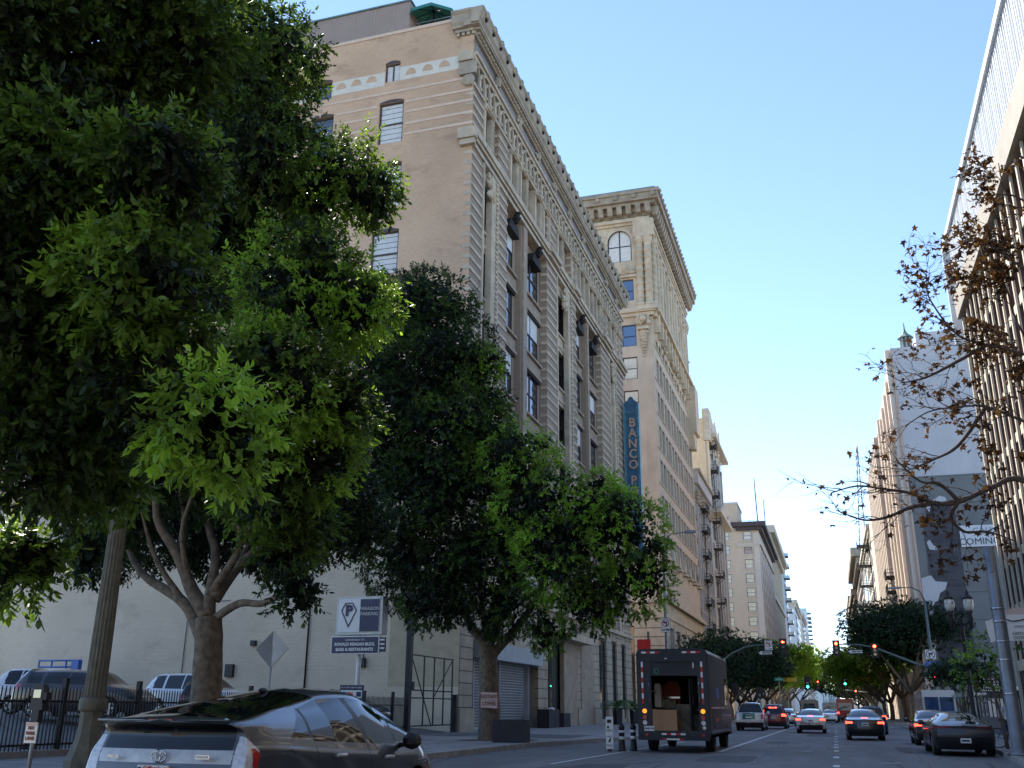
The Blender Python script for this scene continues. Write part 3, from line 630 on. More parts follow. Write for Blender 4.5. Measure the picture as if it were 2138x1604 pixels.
for i in range(n):
    y=49.95+i*p+.05; r=.36
    arc=[(y+r*math.cos(math.pi*k/8),40.85+r*math.sin(math.pi*k/8)*1.25) for k in range(9)]; ro=.55
    arco=[(y+ro*math.cos(math.pi*k/8),40.85+ro*math.sin(math.pi*k/8)*1.3) for k in range(9)]
    for (p0,p1,q1,q0) in zip(arc,arc[1:],arco[1:],arco):
        b.face([(p0[0],.1,p0[1]),(p1[0],.1,p1[1]),(q1[0],.1,q1[1]),(q0[0],.1,q0[1])],'stone_cream'); b.face([(p0[0],.1,p0[1]),(p1[0],.1,p1[1]),(p1[0],-.05,p1[1]),(p0[0],-.05,p0[1])],'stone_cream'); b.face([(q0[0],.1,q0[1]),(q1[0],.1,q1[1]),(q1[0],-.05,q1[1]),(q0[0],-.05,q0[1])],'stone_cream')
    b.box(y+.36,y+.70,-.05,.1,40.0,40.9,'stone_cream'); b.lump((y,.12,41.45),.13,'stone_cream',i%4); b.ball((y+.53,.12,40.1),.15,'stone_cream',6,4)
b.fr=None; b.box(XL-1.0,XL-.002,Y0-.35,Y0-.003,41.6,42.35,'stone_cream'); b.box(XL-.95,XL+.22,Y0-.24,Y0-.004,40.6,41.55,'stone_grey'); b.lump((XL-.3,Y0-.1,40.2),.4,'stone_grey',4,(1,.6,1.2))
b.build('arcade_band',B1)
for i in range(9):
    b=MB(); b.fr=LF
    y=54.3+i*5.05
    for k in range(12): b.lump((y+random.uniform(-.38,.38),.0,42.6+k*.11+random.uniform(-.05,.05)),random.uniform(.14,.27),'stone_grey',k+i,(1,.8,1))
    b.ball((y,.12,43.25),.3,'stone_grey',8,6,(.8,.5,1.2)); b.build('cartouche',B1)
b=MB(); b.fr=LF      # cornice
b.box(49.45,97.7,-.6,.12,43.62,43.8,'stone_grey')
for i in range(115): b.box(49.6+i*.42,49.6+i*.42+.24,.121,.30,43.8,43.98,'stone_cream')
b.box(49.43,97.8,-.6,.12,43.8,43.98,'stone_grey'); b.box(49.3,98.0,-.6,.45,43.98,44.14,'stone_grey')
prof=[(-.6,44.14),(.5,44.14),(.54,44.34),(.68,44.5),(.72,45.05),(.86,45.22),(.86,45.36),(-.6,45.36)]
i0=len(b.v)
for yy in (48.9,98.5): b.v+=[tuple(LF((yy,d,z))) for d,z in prof]
k=b.mi('stone_grey'); n8=len(prof)
b.f+=[tuple(range(i0,i0+n8)),tuple(range(i0+2*n8-1,i0+n8-1,-1))]; b.m+=[k,k]; b.sm+=[False,False]
for j in range(n8): b.f.append((i0+j,i0+n8+j,i0+n8+(j+1)%n8,i0+(j+1)%n8)); b.m.append(k); b.sm.append(False)
b.fr=None
prs=[(.0,44.15),(-.45,44.15),(-.48,44.33),(-.60,44.5),(-.64,45.04),(-.78,45.2),(-.78,45.35),(.0,45.35)]
b.prism([(Y0+d-.001,z) for d,z in prs],XL-1.45,XL-.02,'stone_grey','x'); b.prism([(XL-.02,44.2),(XL+.5,44.2),(XL+.84,45.34),(XL-.02,45.34)],Y0-.75,Y0-.62,'stone_grey'); b.box(XL-1.3,XL-.001,Y0-.3,Y0-.002,43.9,44.13,'stone_grey')
for i in range(4): b.box(XL-1.2+i*.36,XL-1.0+i*.36,Y0-.24,Y0-.003,43.68,43.88,'stone_cream')
b.box(XL-.95,XL-.02,Y0-.10,Y0-.003,42.4,43.67,'brick_salmon')
b.build('cornice',B1)
for i in range(32):
    y=49.6+i*1.53; b=MB(); b.fr=LF
    b.lump((y,.78,45.1),.20,'stone_grey',i%6,(1,1,1.25)); b.lump((y,.74,44.75),.14,'hood_dark',i%5)
    b.lump((y+.1,.8,45.36),.15,'copper',i%4,(1.2,1,.8)); b.lump((y+.35,.8,45.38),.10,'copper',i%3,(2.2,1,.7)); b.build('lion_head',B1)
# ground floor of facade
b=MB(); b.fr=LF
for a,c in ((64.5,66.9),(80.8,83.0),(86.0,88.3),(90.4,92.6),(94.6,97.5),(49.6,51.6),(71.8,73.6),(75.3,76.4)):
    if a==71.8: continue
    b.box(a,c,-.6,0,.1,8.2,'stone_grey'); b.box(a-.12,c+.12,-.6,.12,.1,1.3,'stone_grey')
    z=1.35
    while z<8: b.box(a-.005,c+.005,-.3,.012,z,z+.045,'stone_joint'); z+=.62
b.box(49.5,97.6,-.9,-.05,7.2,8.4,'stone_grey'); b.box(49.4,97.7,-.9,.25,7.9,8.2,'stone_cream'); b.box(51.6,64.5,-.9,-.1,5.0,7.2,'stone_grey')
b.box(66.9,80.8,-.9,-.08,6.4,7.2,'stone_grey')
b.box(71.2,75.3,-.3,.02,.1,6.3,'stone_brown'); b.box(76.4,80.8,-.3,.05,.1,6.3,'stone_brown')
b.prism([(66.9,6.6),(77.5,6.6),(76.9,6.1),(67.5,6.1)],-.3,1.0,'stone_cream')
b.build('ground_floor_stonework',B1)
b=MB(); b.fr=LF
b.box(51.6,97.4,-1.2,-.9,.1,7.2,'gate_back')
for a,c in ((83.05,85.95),(88.35,90.35),(92.65,94.55)):
    b.box(a,c,-.3,-.25,.5,6.6,'glass_shop'); b.box(a,a+.1,-.25,-.15,.3,7,'frame_black'); b.box(c-.1,c,-.25,-.15,.3,7,'frame_black'); b.box(a,c,-.25,-.16,4.9,5.0,'frame_black'); b.box(a,c,-.3,-.1,.1,.5,'stone_grey')
b.box(68.2,71.2,-.5,-.45,.3,6,'glass_shop'); b.box(68.2,68.35,-.45,-.3,.1,6,'frame_black')
b.build('shop_windows',B1)
for a,c in ((52.6,56.6),(57.2,63.4)):
    q=MB(); q.fr=LF; q.box(a,c,-.7,-.66,.3,4.0,'gate_back')
    q.box(a,a+.12,-.65,-.3,.1,4.1,'roll_gate'); q.box(c-.12,c,-.65,-.3,.1,4.1,'roll_gate'); q.box(a,c,-.65,-.5,.16,.34,'roll_gate')
    k=a+.2
    while k<c-.1: q.box(k,k+.03,-.62,-.6,.3,4.0,'roll_gate'); k+=.16
    z=.42
    while z<4: q.box(a+.12,c-.12,-.62,-.59,z,z+.05,'roll_gate'); z+=.16
    q.build('roller_gate',B1)
b=MB(); b.fr=LF; b.box(51.8,64.4,-.5,.35,4.02,4.95,'awning'); b.build('shop_fascia',B1)
b=MB(); b.fr=LF; b.box(49.6,51.8,.0,.02,.2,1.2,'stone_grey'); b.build('kick_plate',B1)
# roof screen
b=MB(); b.box(-52,-23.9,Y0+.6,Y0+14,44.7,48.2,'ph_screen')
for x in (-26.6,-28.2,-29.8,-31.4,-33,-34.6,-36.2,-25.1): b.box(x,x+.05,Y0+.57,Y0+.598,45.3,48.1,'ph_line')
b.box(-52.2,-23.8,Y0+.5,Y0+14.1,48.2,48.32,'copper'); b.build('roof_screen',B1)
b=MB()
for x in (-23.2,-22,-20.9,-19.8): b.tube([(x,Y0+.7,45.3),(x,Y0+.7,46.25)],.03,'pole_steel')
b.tube([(-23.7,Y0+.7,46.25),(-19.6,Y0+.7,46.25)],.03,'pole_steel'); b.build('roof_railing',B1)
U=thing('patio_umbrella','green patio umbrella on the roof terrace behind the carved cornice','umbrella',(-22.7,Y0+2.0,44.7))
b=MB(); c=(-22.7,Y0+2.0)
b.tube([(c[0],c[1],44.7),(c[0],c[1],48.2)],.04,'dark_metal')
b.build('pole',U)
b=MB(); pr=[(c[0]+2.0*math.cos(math.pi*k/4+.3),c[1]+2.0*math.sin(math.pi*k/4+.3),47.25) for k in range(8)]
for k in range(8):
    b.face([pr[k],pr[(k+1)%8],(c[0],c[1],48.25)],'umbrella_green'); q=[pr[k],pr[(k+1)%8]]; b.face([q[0],q[1],(q[1][0],q[1][1],47.0),(q[0][0],q[0][1],47.0)],'umbrella_green')
b.build('canopy',U)
b=MB()
for k in range(8): b.tube([(c[0],c[1],48.15),(pr[k][0],pr[k][1],47.22)],.022,'dark_metal',5)
b.build('ribs',U)
# ------------------------------------------------------------------ tall corner tower (left, beyond the cross street)
BY=119.5; BE=155.3; BF=LF; BS=frame((0,BY,0),(1,0,0),(0,-1,0))
B2=thing('corner_tower','tall tan corner tower with heavy bracketed cornice and arched top window','building',(-26,BY,0))
rowsS=[54.2,47.55,42.9,38.2,33.5,28.8,24.1,19.4]
b=MB(); b.fr=BS; hs=[(-23.0,-21.05,z,z+3.1) for z in rowsS]+[(-27.6,-25.8,z,z+3.1) for z in rowsS]
b.wall(-45,XL,14.2,52.6,[h for h in hs if h[3]<52],0,'banco_brick',.35); b.fr=None; b.box(-45,XL-.36,BY+.36,BE,14,69,'banco_brick',skip='f'); b.build('side_wall',B2)
b=MB(); b.fr=BS
b.wall(-45,XL,52.6,66.8,[(-24.7,-21.3,60.2,65.3),(-23.05,-21.2,54.2,57.4),(-30.7,-27.3,60.2,65.3)],0,'banco_stone',.4)
b.build('upper_side_wall',B2)
for x in (-23.0,-29.0):
    b=MB(); b.fr=BS
    for k in range(12):
        a0=math.pi*k/12;a1=math.pi*(k+1)/12; R=1.68; P0=(x+R*math.cos(a0),63.3+1.88*math.sin(a0)); P1=(x+R*math.cos(a1),63.3+1.88*math.sin(a1)); b.face([(P0[0],-.05,P0[1]),(P1[0],-.05,P1[1]),(P1[0],-.05,65.32),(P0[0],-.05,65.32)],'banco_stone')
    for k in range(12):
        a0=math.pi*k/12;a1=math.pi*(k+1)/12; R=1.7; o=2.15
        b.face([(x+R*math.cos(a0),.12,63.0+R*1.15*math.sin(a0)),(x+R*math.cos(a1),.12,63.0+R*1.15*math.sin(a1)),(x+o*math.cos(a1),.12,63.0+o*1.15*math.sin(a1)),(x+o*math.cos(a0),.12,63.0+o*1.15*math.sin(a0))],'banco_stone')
    b.build('arch_moulding',B2)
b=MB(); b.fr=BS
b.box(-45,XL+.2,-.3,.55,66.0,66.5,'banco_stone'); b.box(-45,XL,.0,.25,65.6,66.0,'banco_stone'); b.box(-45,XL+.6,-.3,.7,52.2,52.8,'banco_stone'); b.box(-45,XL+.3,-.3,.35,51.7,52.2,'banco_stone'); b.box(-45,XL+.3,-.3,.3,48.9,49.3,'banco_stone') if False else None
b.build('entablature',B2); b=MB(); b.fr=BS
b.prism([(-24.3,58.1),(-20.7,58.1),(-22.5,59.6)],.05,.5,'banco_stone'); b.box(-24.3,-20.7,.05,.4,57.6,58.0,'banco_stone')
for k in range(16): b.lump((-22.5+random.uniform(-1.2,1.2),.4,58.2+random.uniform(0,.8)),random.uniform(.15,.35),'banco_stone',k)
b.build('window_pediment',B2); b=MB(); b.fr=BS
for k in range(40): b.lump((-28+k*.235,.08,67.2+.35*math.sin(k*.9)),.24,'banco_stone',k%7,(1,.6,1))
b.build('garland_frieze',B2)
b=MB()   # engaged banded columns at the corner, both faces
for (x,y) in ((-20.2,BY-.25),(-19.05,BY-.2),(XL+.25,BY+1.0)):
    pr=[(.62,53.0),(.62,53.5),(.5,53.6)]
    z=53.6
    while z<61.5: pr+=[(.5,z),(.5,z+.62),(.57,z+.66),(.57,z+.9),(.5,z+.94)]; z+=1.0
    pr+=[(.48,62.2),(.72,63.2),(.72,63.4)]; b.lathe(x,y,pr,'banco_stone',14)
    for k in range(8): b.lump((x+.5*math.cos(k*.8),y+.5*math.sin(k*.8),62.7),.2,'banco_stone',k)
b.box(-20.9,XL+.75,BY-.8,BY+.01,63.4,66.0,'banco_stone'); b.box(-20.9,XL+.8,BY-.85,BY-.01,52.4,53.0,'banco_stone')
for k in range(16): b.lump((-20.0+random.uniform(-.8,.8),BY-.6,51.0+random.uniform(-.7,.7)),random.uniform(.18,.36),'banco_stone',k)
b.ball((-20,BY-.7,51.1),.5,'banco_stone'); b.box(-20.7,-19.3,BY-.8,BY-.01,49.6,50.0,'banco_stone')
for k in range(9): b.lump((-20.0,BY-.3,49.3-k*.42),.62-.05*k,'banco_stone',k,(1,.55,.55))
b.build('corner_columns',B2)
for i,z in enumerate(rowsS):
    if z==54.2: window(B2,(-22.12,BY+.25,54.2),0,1.85,3.2,'frame_blue','glass_blue','sash',.12); continue
    g='glass_blue' if i==1 else 'blind_warm'
    window(B2,(-22.02,BY+.2,z),0,1.95,3.1,'frame_blue' if i==1 else 'frame_black',g,'sash',.12)
    window(B2,(-26.7,BY+.2,z),0,1.8,3.1,'frame_black',g,'sash',.12)
for x in (-23.0,-29.0): window(B2,(x,BY+.25,60.2),0,3.4,5.0,'frame_blue','blind','sash_mull',.16,1.9)
# facade
nb=6; bw=(BE-BY-2.2)/nb; wins=[]
rows=[14.9+4.69*i for i in range(1,8)]
holes=[]
for i in range(nb):
    a=BY+1.4+i*bw
    for r in rows: holes.append((a+.35,a+bw*.44,r,r+3.2)); holes.append((a+bw*.54,a+bw-.45,r,r+3.2))
b=MB(); b.fr=LF; b.wall(BY,BE,14.2,49,holes,0,'banco_spandrel',.4)
for i in range(nb+1): 
    a=BY+1.4+i*bw-.42
    for r in rows: b.box(a,a+.6,.0,.06,r-.05,r+3.25,'banco_stone')
for r in rows: b.box(BY+.02,BE,0,.1,r-.24,r-.08,'banco_stone')
b.build('facade_wall',B2)
cnt=0; stuffw=MB(); stuffw.fr=LF
for (a,c,z0,z1) in sorted(holes,key=lambda h:h[0]):
    if cnt<84: window(B2,(XL-.3,(a+c)/2,z0),math.pi/2,c-a,z1-z0,'frame_black','glass_dark','sash',.1); cnt+=1
    else: stuffw.box(a,c,-.32,-.28,z0,z1,'glass_dark')
if stuffw.f: stuffw.build('distant_window_panes',B2,kind='stuff')
b=MB(); b.fr=LF
b.box(BY+.012,BE,-.5,0,49,66.8,'banco_stone')
for i in range(nb):
    a=BY+1.4+i*bw
    b.box(a+.5,a+bw-.5,.0,.015,54,61,'glass_dark')
    for yy in (a,a+bw*.5): b.fr=None; b.lathe(XL+.3,yy,[(.45,53),(.38,53.4),(.36,62.4),(.55,63.3)],'banco_stone',10); b.fr=LF
    for k in range(26): b.lump((a+random.uniform(0,bw),random.uniform(.2,.5),random.choice((57.5,53.5,61.5,63.0,50.2))+random.uniform(-.7,.7)),random.uniform(.2,.45),'banco_stone',k)
    for yy in (a,a+bw*.5):
        b.prism([(yy-.4,52.2),(yy+.4,52.2),(yy+.3,49.6),(yy-.3,49.6)],.0,.8,'banco_stone')
b.box(BY,BE+.2,-.3,1.1,52.2,52.75,'banco_stone'); b.box(BY,BE+.1,-.3,.6,51.6,52.2,'banco_stone'); b.box(BY,BE,-.3,.6,63.3,63.9,'banco_stone'); b.box(BY,BE,-.3,.3,65.6,66.0,'banco_stone'); b.box(BY,BE,-.3,.5,66.0,66.5,'banco_stone')
b.box(BE-3.5,BE+.6,.0,1.4,44,52,'banco_stone') ; b.prism([(BE-3.5,44),(BE+.6,44),(BE-.5,41.5),(BE-2.6,41.5)],.0,.9,'banco_stone')
b.build('carved_facade_top',B2)
b=MB(); OV=1.7
b.box(-45,XL+.25,BY-.25,BE+.2,66.8,67.4,'banco_cornice')
b.box(-45,XL+OV,BY-OV,BE+OV,68.6,69.6,'banco_cornice'); b.box(-45,XL+OV+.2,BY-OV-.2,BE+OV+.2,69.6,70.1,'banco_cornice'); b.box(-45,XL+OV-.5,BY-OV+.5,BE+OV-.5,68.2,68.6,'banco_cornice')
b.box(-45,XL+.5,BY-.5,BE+.3,67.4,68.2,'banco_cornice')
for k in range(24):
    x=XL+.1-k*1.32; b.prism([(BY-.5,68.2),(BY-OV+.25,68.2),(BY-OV+.35,67.7),(BY-1.1,67.0),(BY-.5,66.9)],x-.36,x+.36,'banco_cornice','x')
for k in range(28):
    y=BY+.4+k*1.32
    b.prism([(XL+.5,68.2),(XL+OV-.25,68.2),(XL+OV-.35,67.7),(XL+1.1,67.0),(XL+.5,66.9)],y-.36,y+.36,'banco_cornice','y')
for k in range(12): b.lump((XL+1-k*2.6,BY-OV-.22,69.2),.35,'banco_cornice',k,(1,.6,1)); 
for k in range(26): b.lump((XL+OV+.2,BY-1+k*1.5,69.9),.3,'banco_cornice',k%5,(.8,1,1.1))
b.box(-45,XL+OV-.4,BY-OV+.4,BE+OV-.4,70.1,70.6,'copper'); b.build('bracketed_cornice',B2)
b=MB()
b.box(-45,XL+.5,BY-.5,BE+.1,14.2,14.6,'banco_stone'); b.box(-45,XL+.9,BY-.9,BE+.3,13.7,14.2,'banco_stone'); b.box(-45,XL+.35,BY-.35,BE,11.9,13.7,'banco_stone')
b.fr=BS
b.wall(-45,XL,.1,11.9,[(-25.5,-22.6,1.0,11.0),(-31.5,-28.6,1,11)],.2,'banco_stone',.6)
for z in [1.2+k*1.05 for k in range(11)]: b.box(-22.6,XL-.02,.2,.206,z,z+.09,'stone_joint')
b.fr=LF
hb=[(BY+2.2+i*5.5,BY+2.2+i*5.5+3.4,.8,10.9) for i in range(6)]
b.wall(BY,BE,.1,11.9,hb,.2,'banco_stone',.8)
for z in [1.2+k*1.05 for k in range(10)]:
    ys=[BY]+sum([[h[0],h[1]] for h in hb],[])+[BE]
    for a,c in zip(ys[::2],ys[1::2]): b.box(a+.02,c-.02,.2,.26,z,z+.85,'banco_stone')
b.build('rusticated_base',B2)
for h in hb[:5]: window(B2,(XL-.4,(h[0]+h[1])/2,.8),math.pi/2,3.4,10.1,'frame_black','glass_dark','sash_mull',.14,name='shopfront_window')
for x in (-24.05,-30.05): window(B2,(x,BY+.3,1.0),0,2.9,10,'frame_black','glass_dark','sash_mull',.14,name='shopfront_window')
for k in range(7):
    b=MB(); b.fr=LF
    for j,(h0,w0) in enumerate(((18.9,1.0),)):
        yy=BY+3+k*5.2; b.prism([(yy-1,19.6),(yy+1,19.6),(yy,21.4)],.05,.4,'banco_stone'); b.box(yy-1,yy+1,.05,.6,19.1,19.4,'banco_stone')
    b.build('pediment',B2)
# hanging blade sign
BSg=thing('blade_sign','tall blue vertical blade sign with raised copper letters on the ornate brick building','sign',(-17.8,96.4,25))
sx0,sx1=-18.55,-16.98; zt=31.9; zb=15.5; yf=95.9
b=MB(); b.box(sx0,sx1,yf,yf+.7,zb,zt,'sign_blue'); cx=(sx0+sx1)/2
b.prism([(sx0,zt),(sx1,zt),(sx1-.2,zt+.3),(cx+.36,zt+.42),(cx+.2,zt+.75),(cx,zt+.85),(cx-.2,zt+.75),(cx-.36,zt+.42),(sx0+.2,zt+.3)],yf,yf+.7,'sign_blue','y')
b.build('sign_body',BSg)
b=MB()
for x in (sx0+.1,sx1-.16): b.box(x,x+.05,yf-.06,yf-.002,zb,zt-.2,'sign_trim')
for x in (sx0-.03,sx1-.03): b.box(x,x+.06,yf-.04,yf+.74,zb,zt,'sign_trim')
b.build('neon_trim',BSg)
b=MB()
for a in range(12):
    for (x,z,R) in ((cx-.36,zt-.85,.18),(cx+.36,zt-.85,.18),(cx,zt-.95,.1)):
        t0=2*math.pi*a/12;t1=2*math.pi*(a+1)/12; b.tube([(x+R*math.cos(t0),yf-.04,z+R*math.sin(t0)),(x+R*math.cos(t1),yf-.04,z+R*math.sin(t1))],.03,'sign_trim',5)
b.build('scrollwork',BSg)
for k,ch in enumerate('BANCO'):
    text_obj('letter',ch,1.35,'letter_copper',BSg,facing((cx+.1-BSg.location.x,yf-.1-BSg.location.y,29.8-k*1.13-BSg.location.z),(0,-1,0)),.03,.9,depth=.06)
for k,ch in enumerate('POPULAR'):
    text_obj('letter',ch,1.35,'letter_copper',BSg,facing((cx+.1-BSg.location.x,yf-.1-BSg.location.y,23.6-k*1.13-BSg.location.z),(0,-1,0)),.03,.9,depth=.06)
b=MB()
for z in (30.2,27.4,24.6,21,17.5): b.box(XL+.12,sx0-.03,yf+.2,yf+.5,z,z+.45,'sign_blue')
b.build('brackets',BSg)
#@@P3

# ------------------------------------------------------------------ cream and grey buildings with fire escapes
def fire_escape(parent,X,ys,zs,out=1.1,sgn=1,lad=True):
    q=MB(); q.fr=frame((X,0,0),(0,1,0),(sgn,0,0)); y0,y1=ys
    for i,z in enumerate(zs):
        q.box(y0,y1,.0,out,z,z+.12,'black_iron')
        for d in (.02,out-.04): 
            for h in (.5,1.0): q.box(y0,y1,d,d+.06,z+h,z+h+.06,'black_iron')
        for y in (y0,y1-.06): q.box(y,y+.06,0,out,z+1.0,z+1.06,'black_iron'); q.box(y,y+.06,0,out,z+.5,z+.55,'black_iron')
        k=y0
        while k<y1+.01: q.box(k,k+.05,out-.05,out,z+.1,z+1.0,'black_iron'); k+=.45
        for y in (y0+.2,y1-.3): q.prism([(.0,z-1.0),(.12,z-1.0),(out,z),(0.0,z)],y,y+.08,'black_iron','y') if False else q.tube([(y,.05,z-1.1),(y,out,z)],.05,'black_iron',4,False)
        if lad and i<len(zs)-1: 
            for w in (0,.4): q.tube([(y0+.4+w,out*.5,z+.1),(y0+1.9+w if y1-y0>2.5 else y0+.6+w,out*.5,zs[i+1])],.045,'black_iron',4,False)
    q.build('fire_escape',parent)
G=thing('narrow_grey_building','narrow pale grey building with fire escape squeezed beside the tan tower','building',(-24,157,0))
b=MB(); b.box(-40,XL,155.6,175.7,.1,36.5,'grey_white'); b.fr=LF
b.box(155.5,175.8,0,.7,36.5,38.4,'grey_white'); b.box(155.5,175.8,0,1.1,38.4,38.9,'stone_grey')
for k in range(8): b.box(156.4+k*2.5,156.9+k*2.5,0,.35,2,36,'grey_white')
for k in range(9):
    b.box(155.6,175.7,.03,.2,4.6+k*3.7,5.3+k*3.7,'stone_grey')
for k in range(8):
    for j in range(4): b.lump((156.5+k*2.5,.4,33.5+j*.6),.35,'stone_grey',k+j)
b.build('facade_wall',G); facade_windows(G,XL,'L',[(157+k*2.5,158.7+k*2.5,5.5+j*3.7,8.1+j*3.7) for k in range(7) for j in range(8)]); fire_escape(G,XL,(160,164.5),[5.5,9.6,13.5,17.4,21.3,25.2,29.3,33],1.3)
Cm=thing('cream_building','slim cream building with curved parapet and black fire escape balconies','building',(-24,176,0))
b=MB(); b.box(-45,XL,176,201,.1,53.5,'cream_wall'); b.build('side_wall',Cm)
b=MB(); b.fr=LF
b.box(176,201,0.01,.25,5,53.5,'grey_white')
pp=[(176,53.5)]+[(176+k*.6,55.0+.6*math.sin(k*.62)) for k in range(5)]+[(180+k*1.5,56.2-.9*math.cos(k*1.2)) for k in range(14)]+[(201,53.5)]
b.prism(pp,-.3,.5,'cream_orn','y')
b.box(176-.4,178.4,-.2,1.0,49,55.2,'cream_orn'); b.box(176,177.2,.2,.6,40,49,'cream_wall')
for i in range(4):
    yc=180.5+i*5
    for k in range(8):
        a0=math.pi*k/8;a1=math.pi*(k+1)/8
        b.face([(yc+1.6*math.cos(a0),.9,47+1.8*math.sin(a0)),(yc+1.6*math.cos(a1),.9,47+1.8*math.sin(a1)),(yc+2.2*math.cos(a1),.9,47+2.5*math.sin(a1)),(yc+2.2*math.cos(a0),.9,47+2.5*math.sin(a0))],'cream_orn')
    for k in range(6): b.lump((yc+random.uniform(-2,2),.7,51+random.uniform(-1.5,1.5)),.6,'cream_orn',k)
    b.box(yc+2.1,yc+2.9,.25,.7,5,48,'grey_white')
b.box(178,201.4,.25,1.9,50.2,50.8,'cream_orn'); b.prism([(179,36.0),(201.3,36.0),(201.3,36.8),(179,36.8)],.2,1.9,'cream_orn')
for yc in (186,198): b.prism([(yc-3,36.8),(yc+3,36.8),(yc+2.2,37.6),(yc,38.6),(yc-2.2,37.6)],.25,1.6,'cream_orn')
b.build('curved_parapet_facade',Cm); facade_windows(Cm,XL+.25,'L',[(180.5+i*5-1.4,180.5+i*5+1.4,5+z*5.2,8.4+z*5.2) for i in range(4) for z in range(8)])
fire_escape(Cm,XL+.25,(177.4,180.6),[48.3,43.6,38.8,34.0,29,24,19.3,14.3,9.3],1.5)
b=MB(); b.tube([(-21.2,177,55.3),(-21.2,177,56.2)],.05,'dark_metal'); b.tube([(-24,176.4,56.2),(-19.5,176.4,56.2)],.04,'dark_metal'); b.build('roof_railing',Cm)
# ------------------------------------------------------------------ beige hotel block
Hb=thing('beige_hotel','beige office block with dark overhanging eaves and two columns of sash windows','building',(-24,285,0))
kz=lambda z:1.4+(z-1.4)*1.1355
b=MB(); b.fr=frame((0,285,0),(1,0,0),(0,-1,0)); wr=[]
rw=[42.4,38.85,35.2,31.6,28.1,24.6,21.0,17.4,13.8,10.2]
for r in rw:
    for x0,x1 in ((-27.35,-25.1),(-21.1,-18.75)): wr.append((x0,x1,kz(r),kz(r)+2.55))
b.wall(-45,-16.8,.1,51.5,wr,0,'beige_wall',.35); b.box(-18.35,-16.75,0,.25,.1,50,'beige_light'); b.box(-23.2,-16.4,0,.5,46.4,46.9,'beige_light'); b.box(-23.0,-16.6,0,.3,45.9,46.4,'beige_light')
for h in wr: b.box(h[0]-.25,h[1]+.25,.0,.14,h[3],h[3]+.3,'beige_light'); b.box(h[0]-.25,h[1]+.25,.0,.16,h[2]-.3,h[2],'beige_light'); b.box(h[0]-.25,h[0],0,.1,h[2],h[3],'beige_light'); b.box(h[1],h[1]+.25,0,.1,h[2],h[3],'beige_light')
b.fr=None; b.box(-45,-16.8,285.36,352,.1,51.5,'beige_wall',skip='f'); b.box(-30.2,-22.3,285.1,300,51.5,59.0,'beige_wall'); b.box(-30.4,-22.1,284.9,300.2,58.5,59.2,'beige_light'); b.build('side_wall',Hb)
for i,h in enumerate(wr): window(Hb,((h[0]+h[1])/2,285.25,h[2]),0,h[1]-h[0],2.55,'frame_black',('glass_blue' if i in (3,) else 'blind_warm' if i>3 else 'blind'),'sash',.13)
b=MB(); b.fr=frame((-16.8,0,0),(0,1,0),(1,0,0))
for k in range(9): b.box(285.5+k*8,288.5+k*8,0,.3,8,46,'beige_light'); b.box(288.8+k*8,289.2+k*8,0,.2,8,46,'grey_white')
b.box(285,352,0.01,.06,.1,51.5,'beige_light'); b.box(284.7,352,0,.6,46.4,46.9,'beige_light')
b.build('street_facade',Hb); facade_windows(Hb,-16.74,'L',[(289.5+k*8,292.6+k*8,9+j*3.9,11.3+j*3.9) for k in range(8) for j in range(10)])
b=MB(); b.prism([(-24.5,282.8),(-14.6,282.8),(-14.6,354),(-24.5,354)],51.6,52.9,'cornice_dark','z'); b.prism([(-23,283.8),(-15.6,283.8),(-15.6,353),(-23,353)],50.6,51.6,'cornice_dark','z'); b.build('dark_eaves',Hb)
b=MB(); b.tube([(-17,292,52),(-17.3,292,67.5)],.16,'dark_metal'); b.tube([(-14.9,292,52),(-15,292,61)],.13,'dark_metal')
b.tube([(-22,288,54.1),(-16.5,288,54.1)],.06,'dark_metal',4)
for x in (-22,-19.2,-16.5): b.tube([(x,288,52.9),(x,288,54.1)],.06,'dark_metal',4)
b.build('roof_antennas',Hb)
def block(name,label,X0,X1,Ya,Yb,h,m,fr_m=None,cornice=None,win=None,side='L',wm='glass_dark',fins=None):
    t=thing(name,label,'building',((X0+X1)/2,Ya,0)); b=MB(); b.box(X0,X1,Ya,Yb,.1,h,m); b.build('wall',t)
    xf=X1 if side=='L' else X0; fr=frame((xf,0,0),(0,1,0),(1 if side=='L' else -1,0,0)); b=MB(); b.fr=fr
    if win:
        nw,nr,ww,wh=win
        facade_windows(t,xf,side,[(Ya+(Yb-Ya)*(i+.5)/nw-ww/2,Ya+(Yb-Ya)*(i+.5)/nw+ww/2,6+(h-9)*(j+.35)/nr,6+(h-9)*(j+.35)/nr+wh) for i in range(nw) for j in range(nr)],wm,limit=60)
    if fins:
        for i in range(fins+1): y=Ya+(Yb-Ya)*i/fins; b.box(y-.4,y+.4,.0,.4,2,h-2,fr_m or m)
    if b.f: b.build('pilasters',t)
    if cornice:
        b=MB(); ov,ch,cm=cornice; b.box(X0-.1,X1+(ov if side=='L' else .1),Ya-ov,Yb+ov,h-ch,h,cm) if side=='L' else b.box(X0-ov,X1+.1,Ya-ov,Yb+ov,h-ch,h,cm)
        b.box(X0-.1 if side=='L' else X0-ov*.5,X1+(ov*.5 if side=='L' else .1),Ya-ov*.5,Yb+ov*.5,h-ch*1.8,h-ch,cm); b.build('cornice',t)
    return t
F=block('offwhite_bank','off-white stone building with projecting cornice behind the beige office block',-40,-18.2,356,452,64,'offwhite_stone',cornice=(3.2,2.6,'offwhite_stone'),win=(18,11,2.2,2.6),fins=18)
b=MB(); b.box(-18.19,-17.2,355.6,452,40,41.2,'offwhite_stone'); b.build('string_course',F)
T1=block('pale_blue_tower','pale blue rear tower with small projecting balconies on the left skyline',-30,-18.4,490,520,79,'pale_blue_wall',win=(5,18,2.5,2))
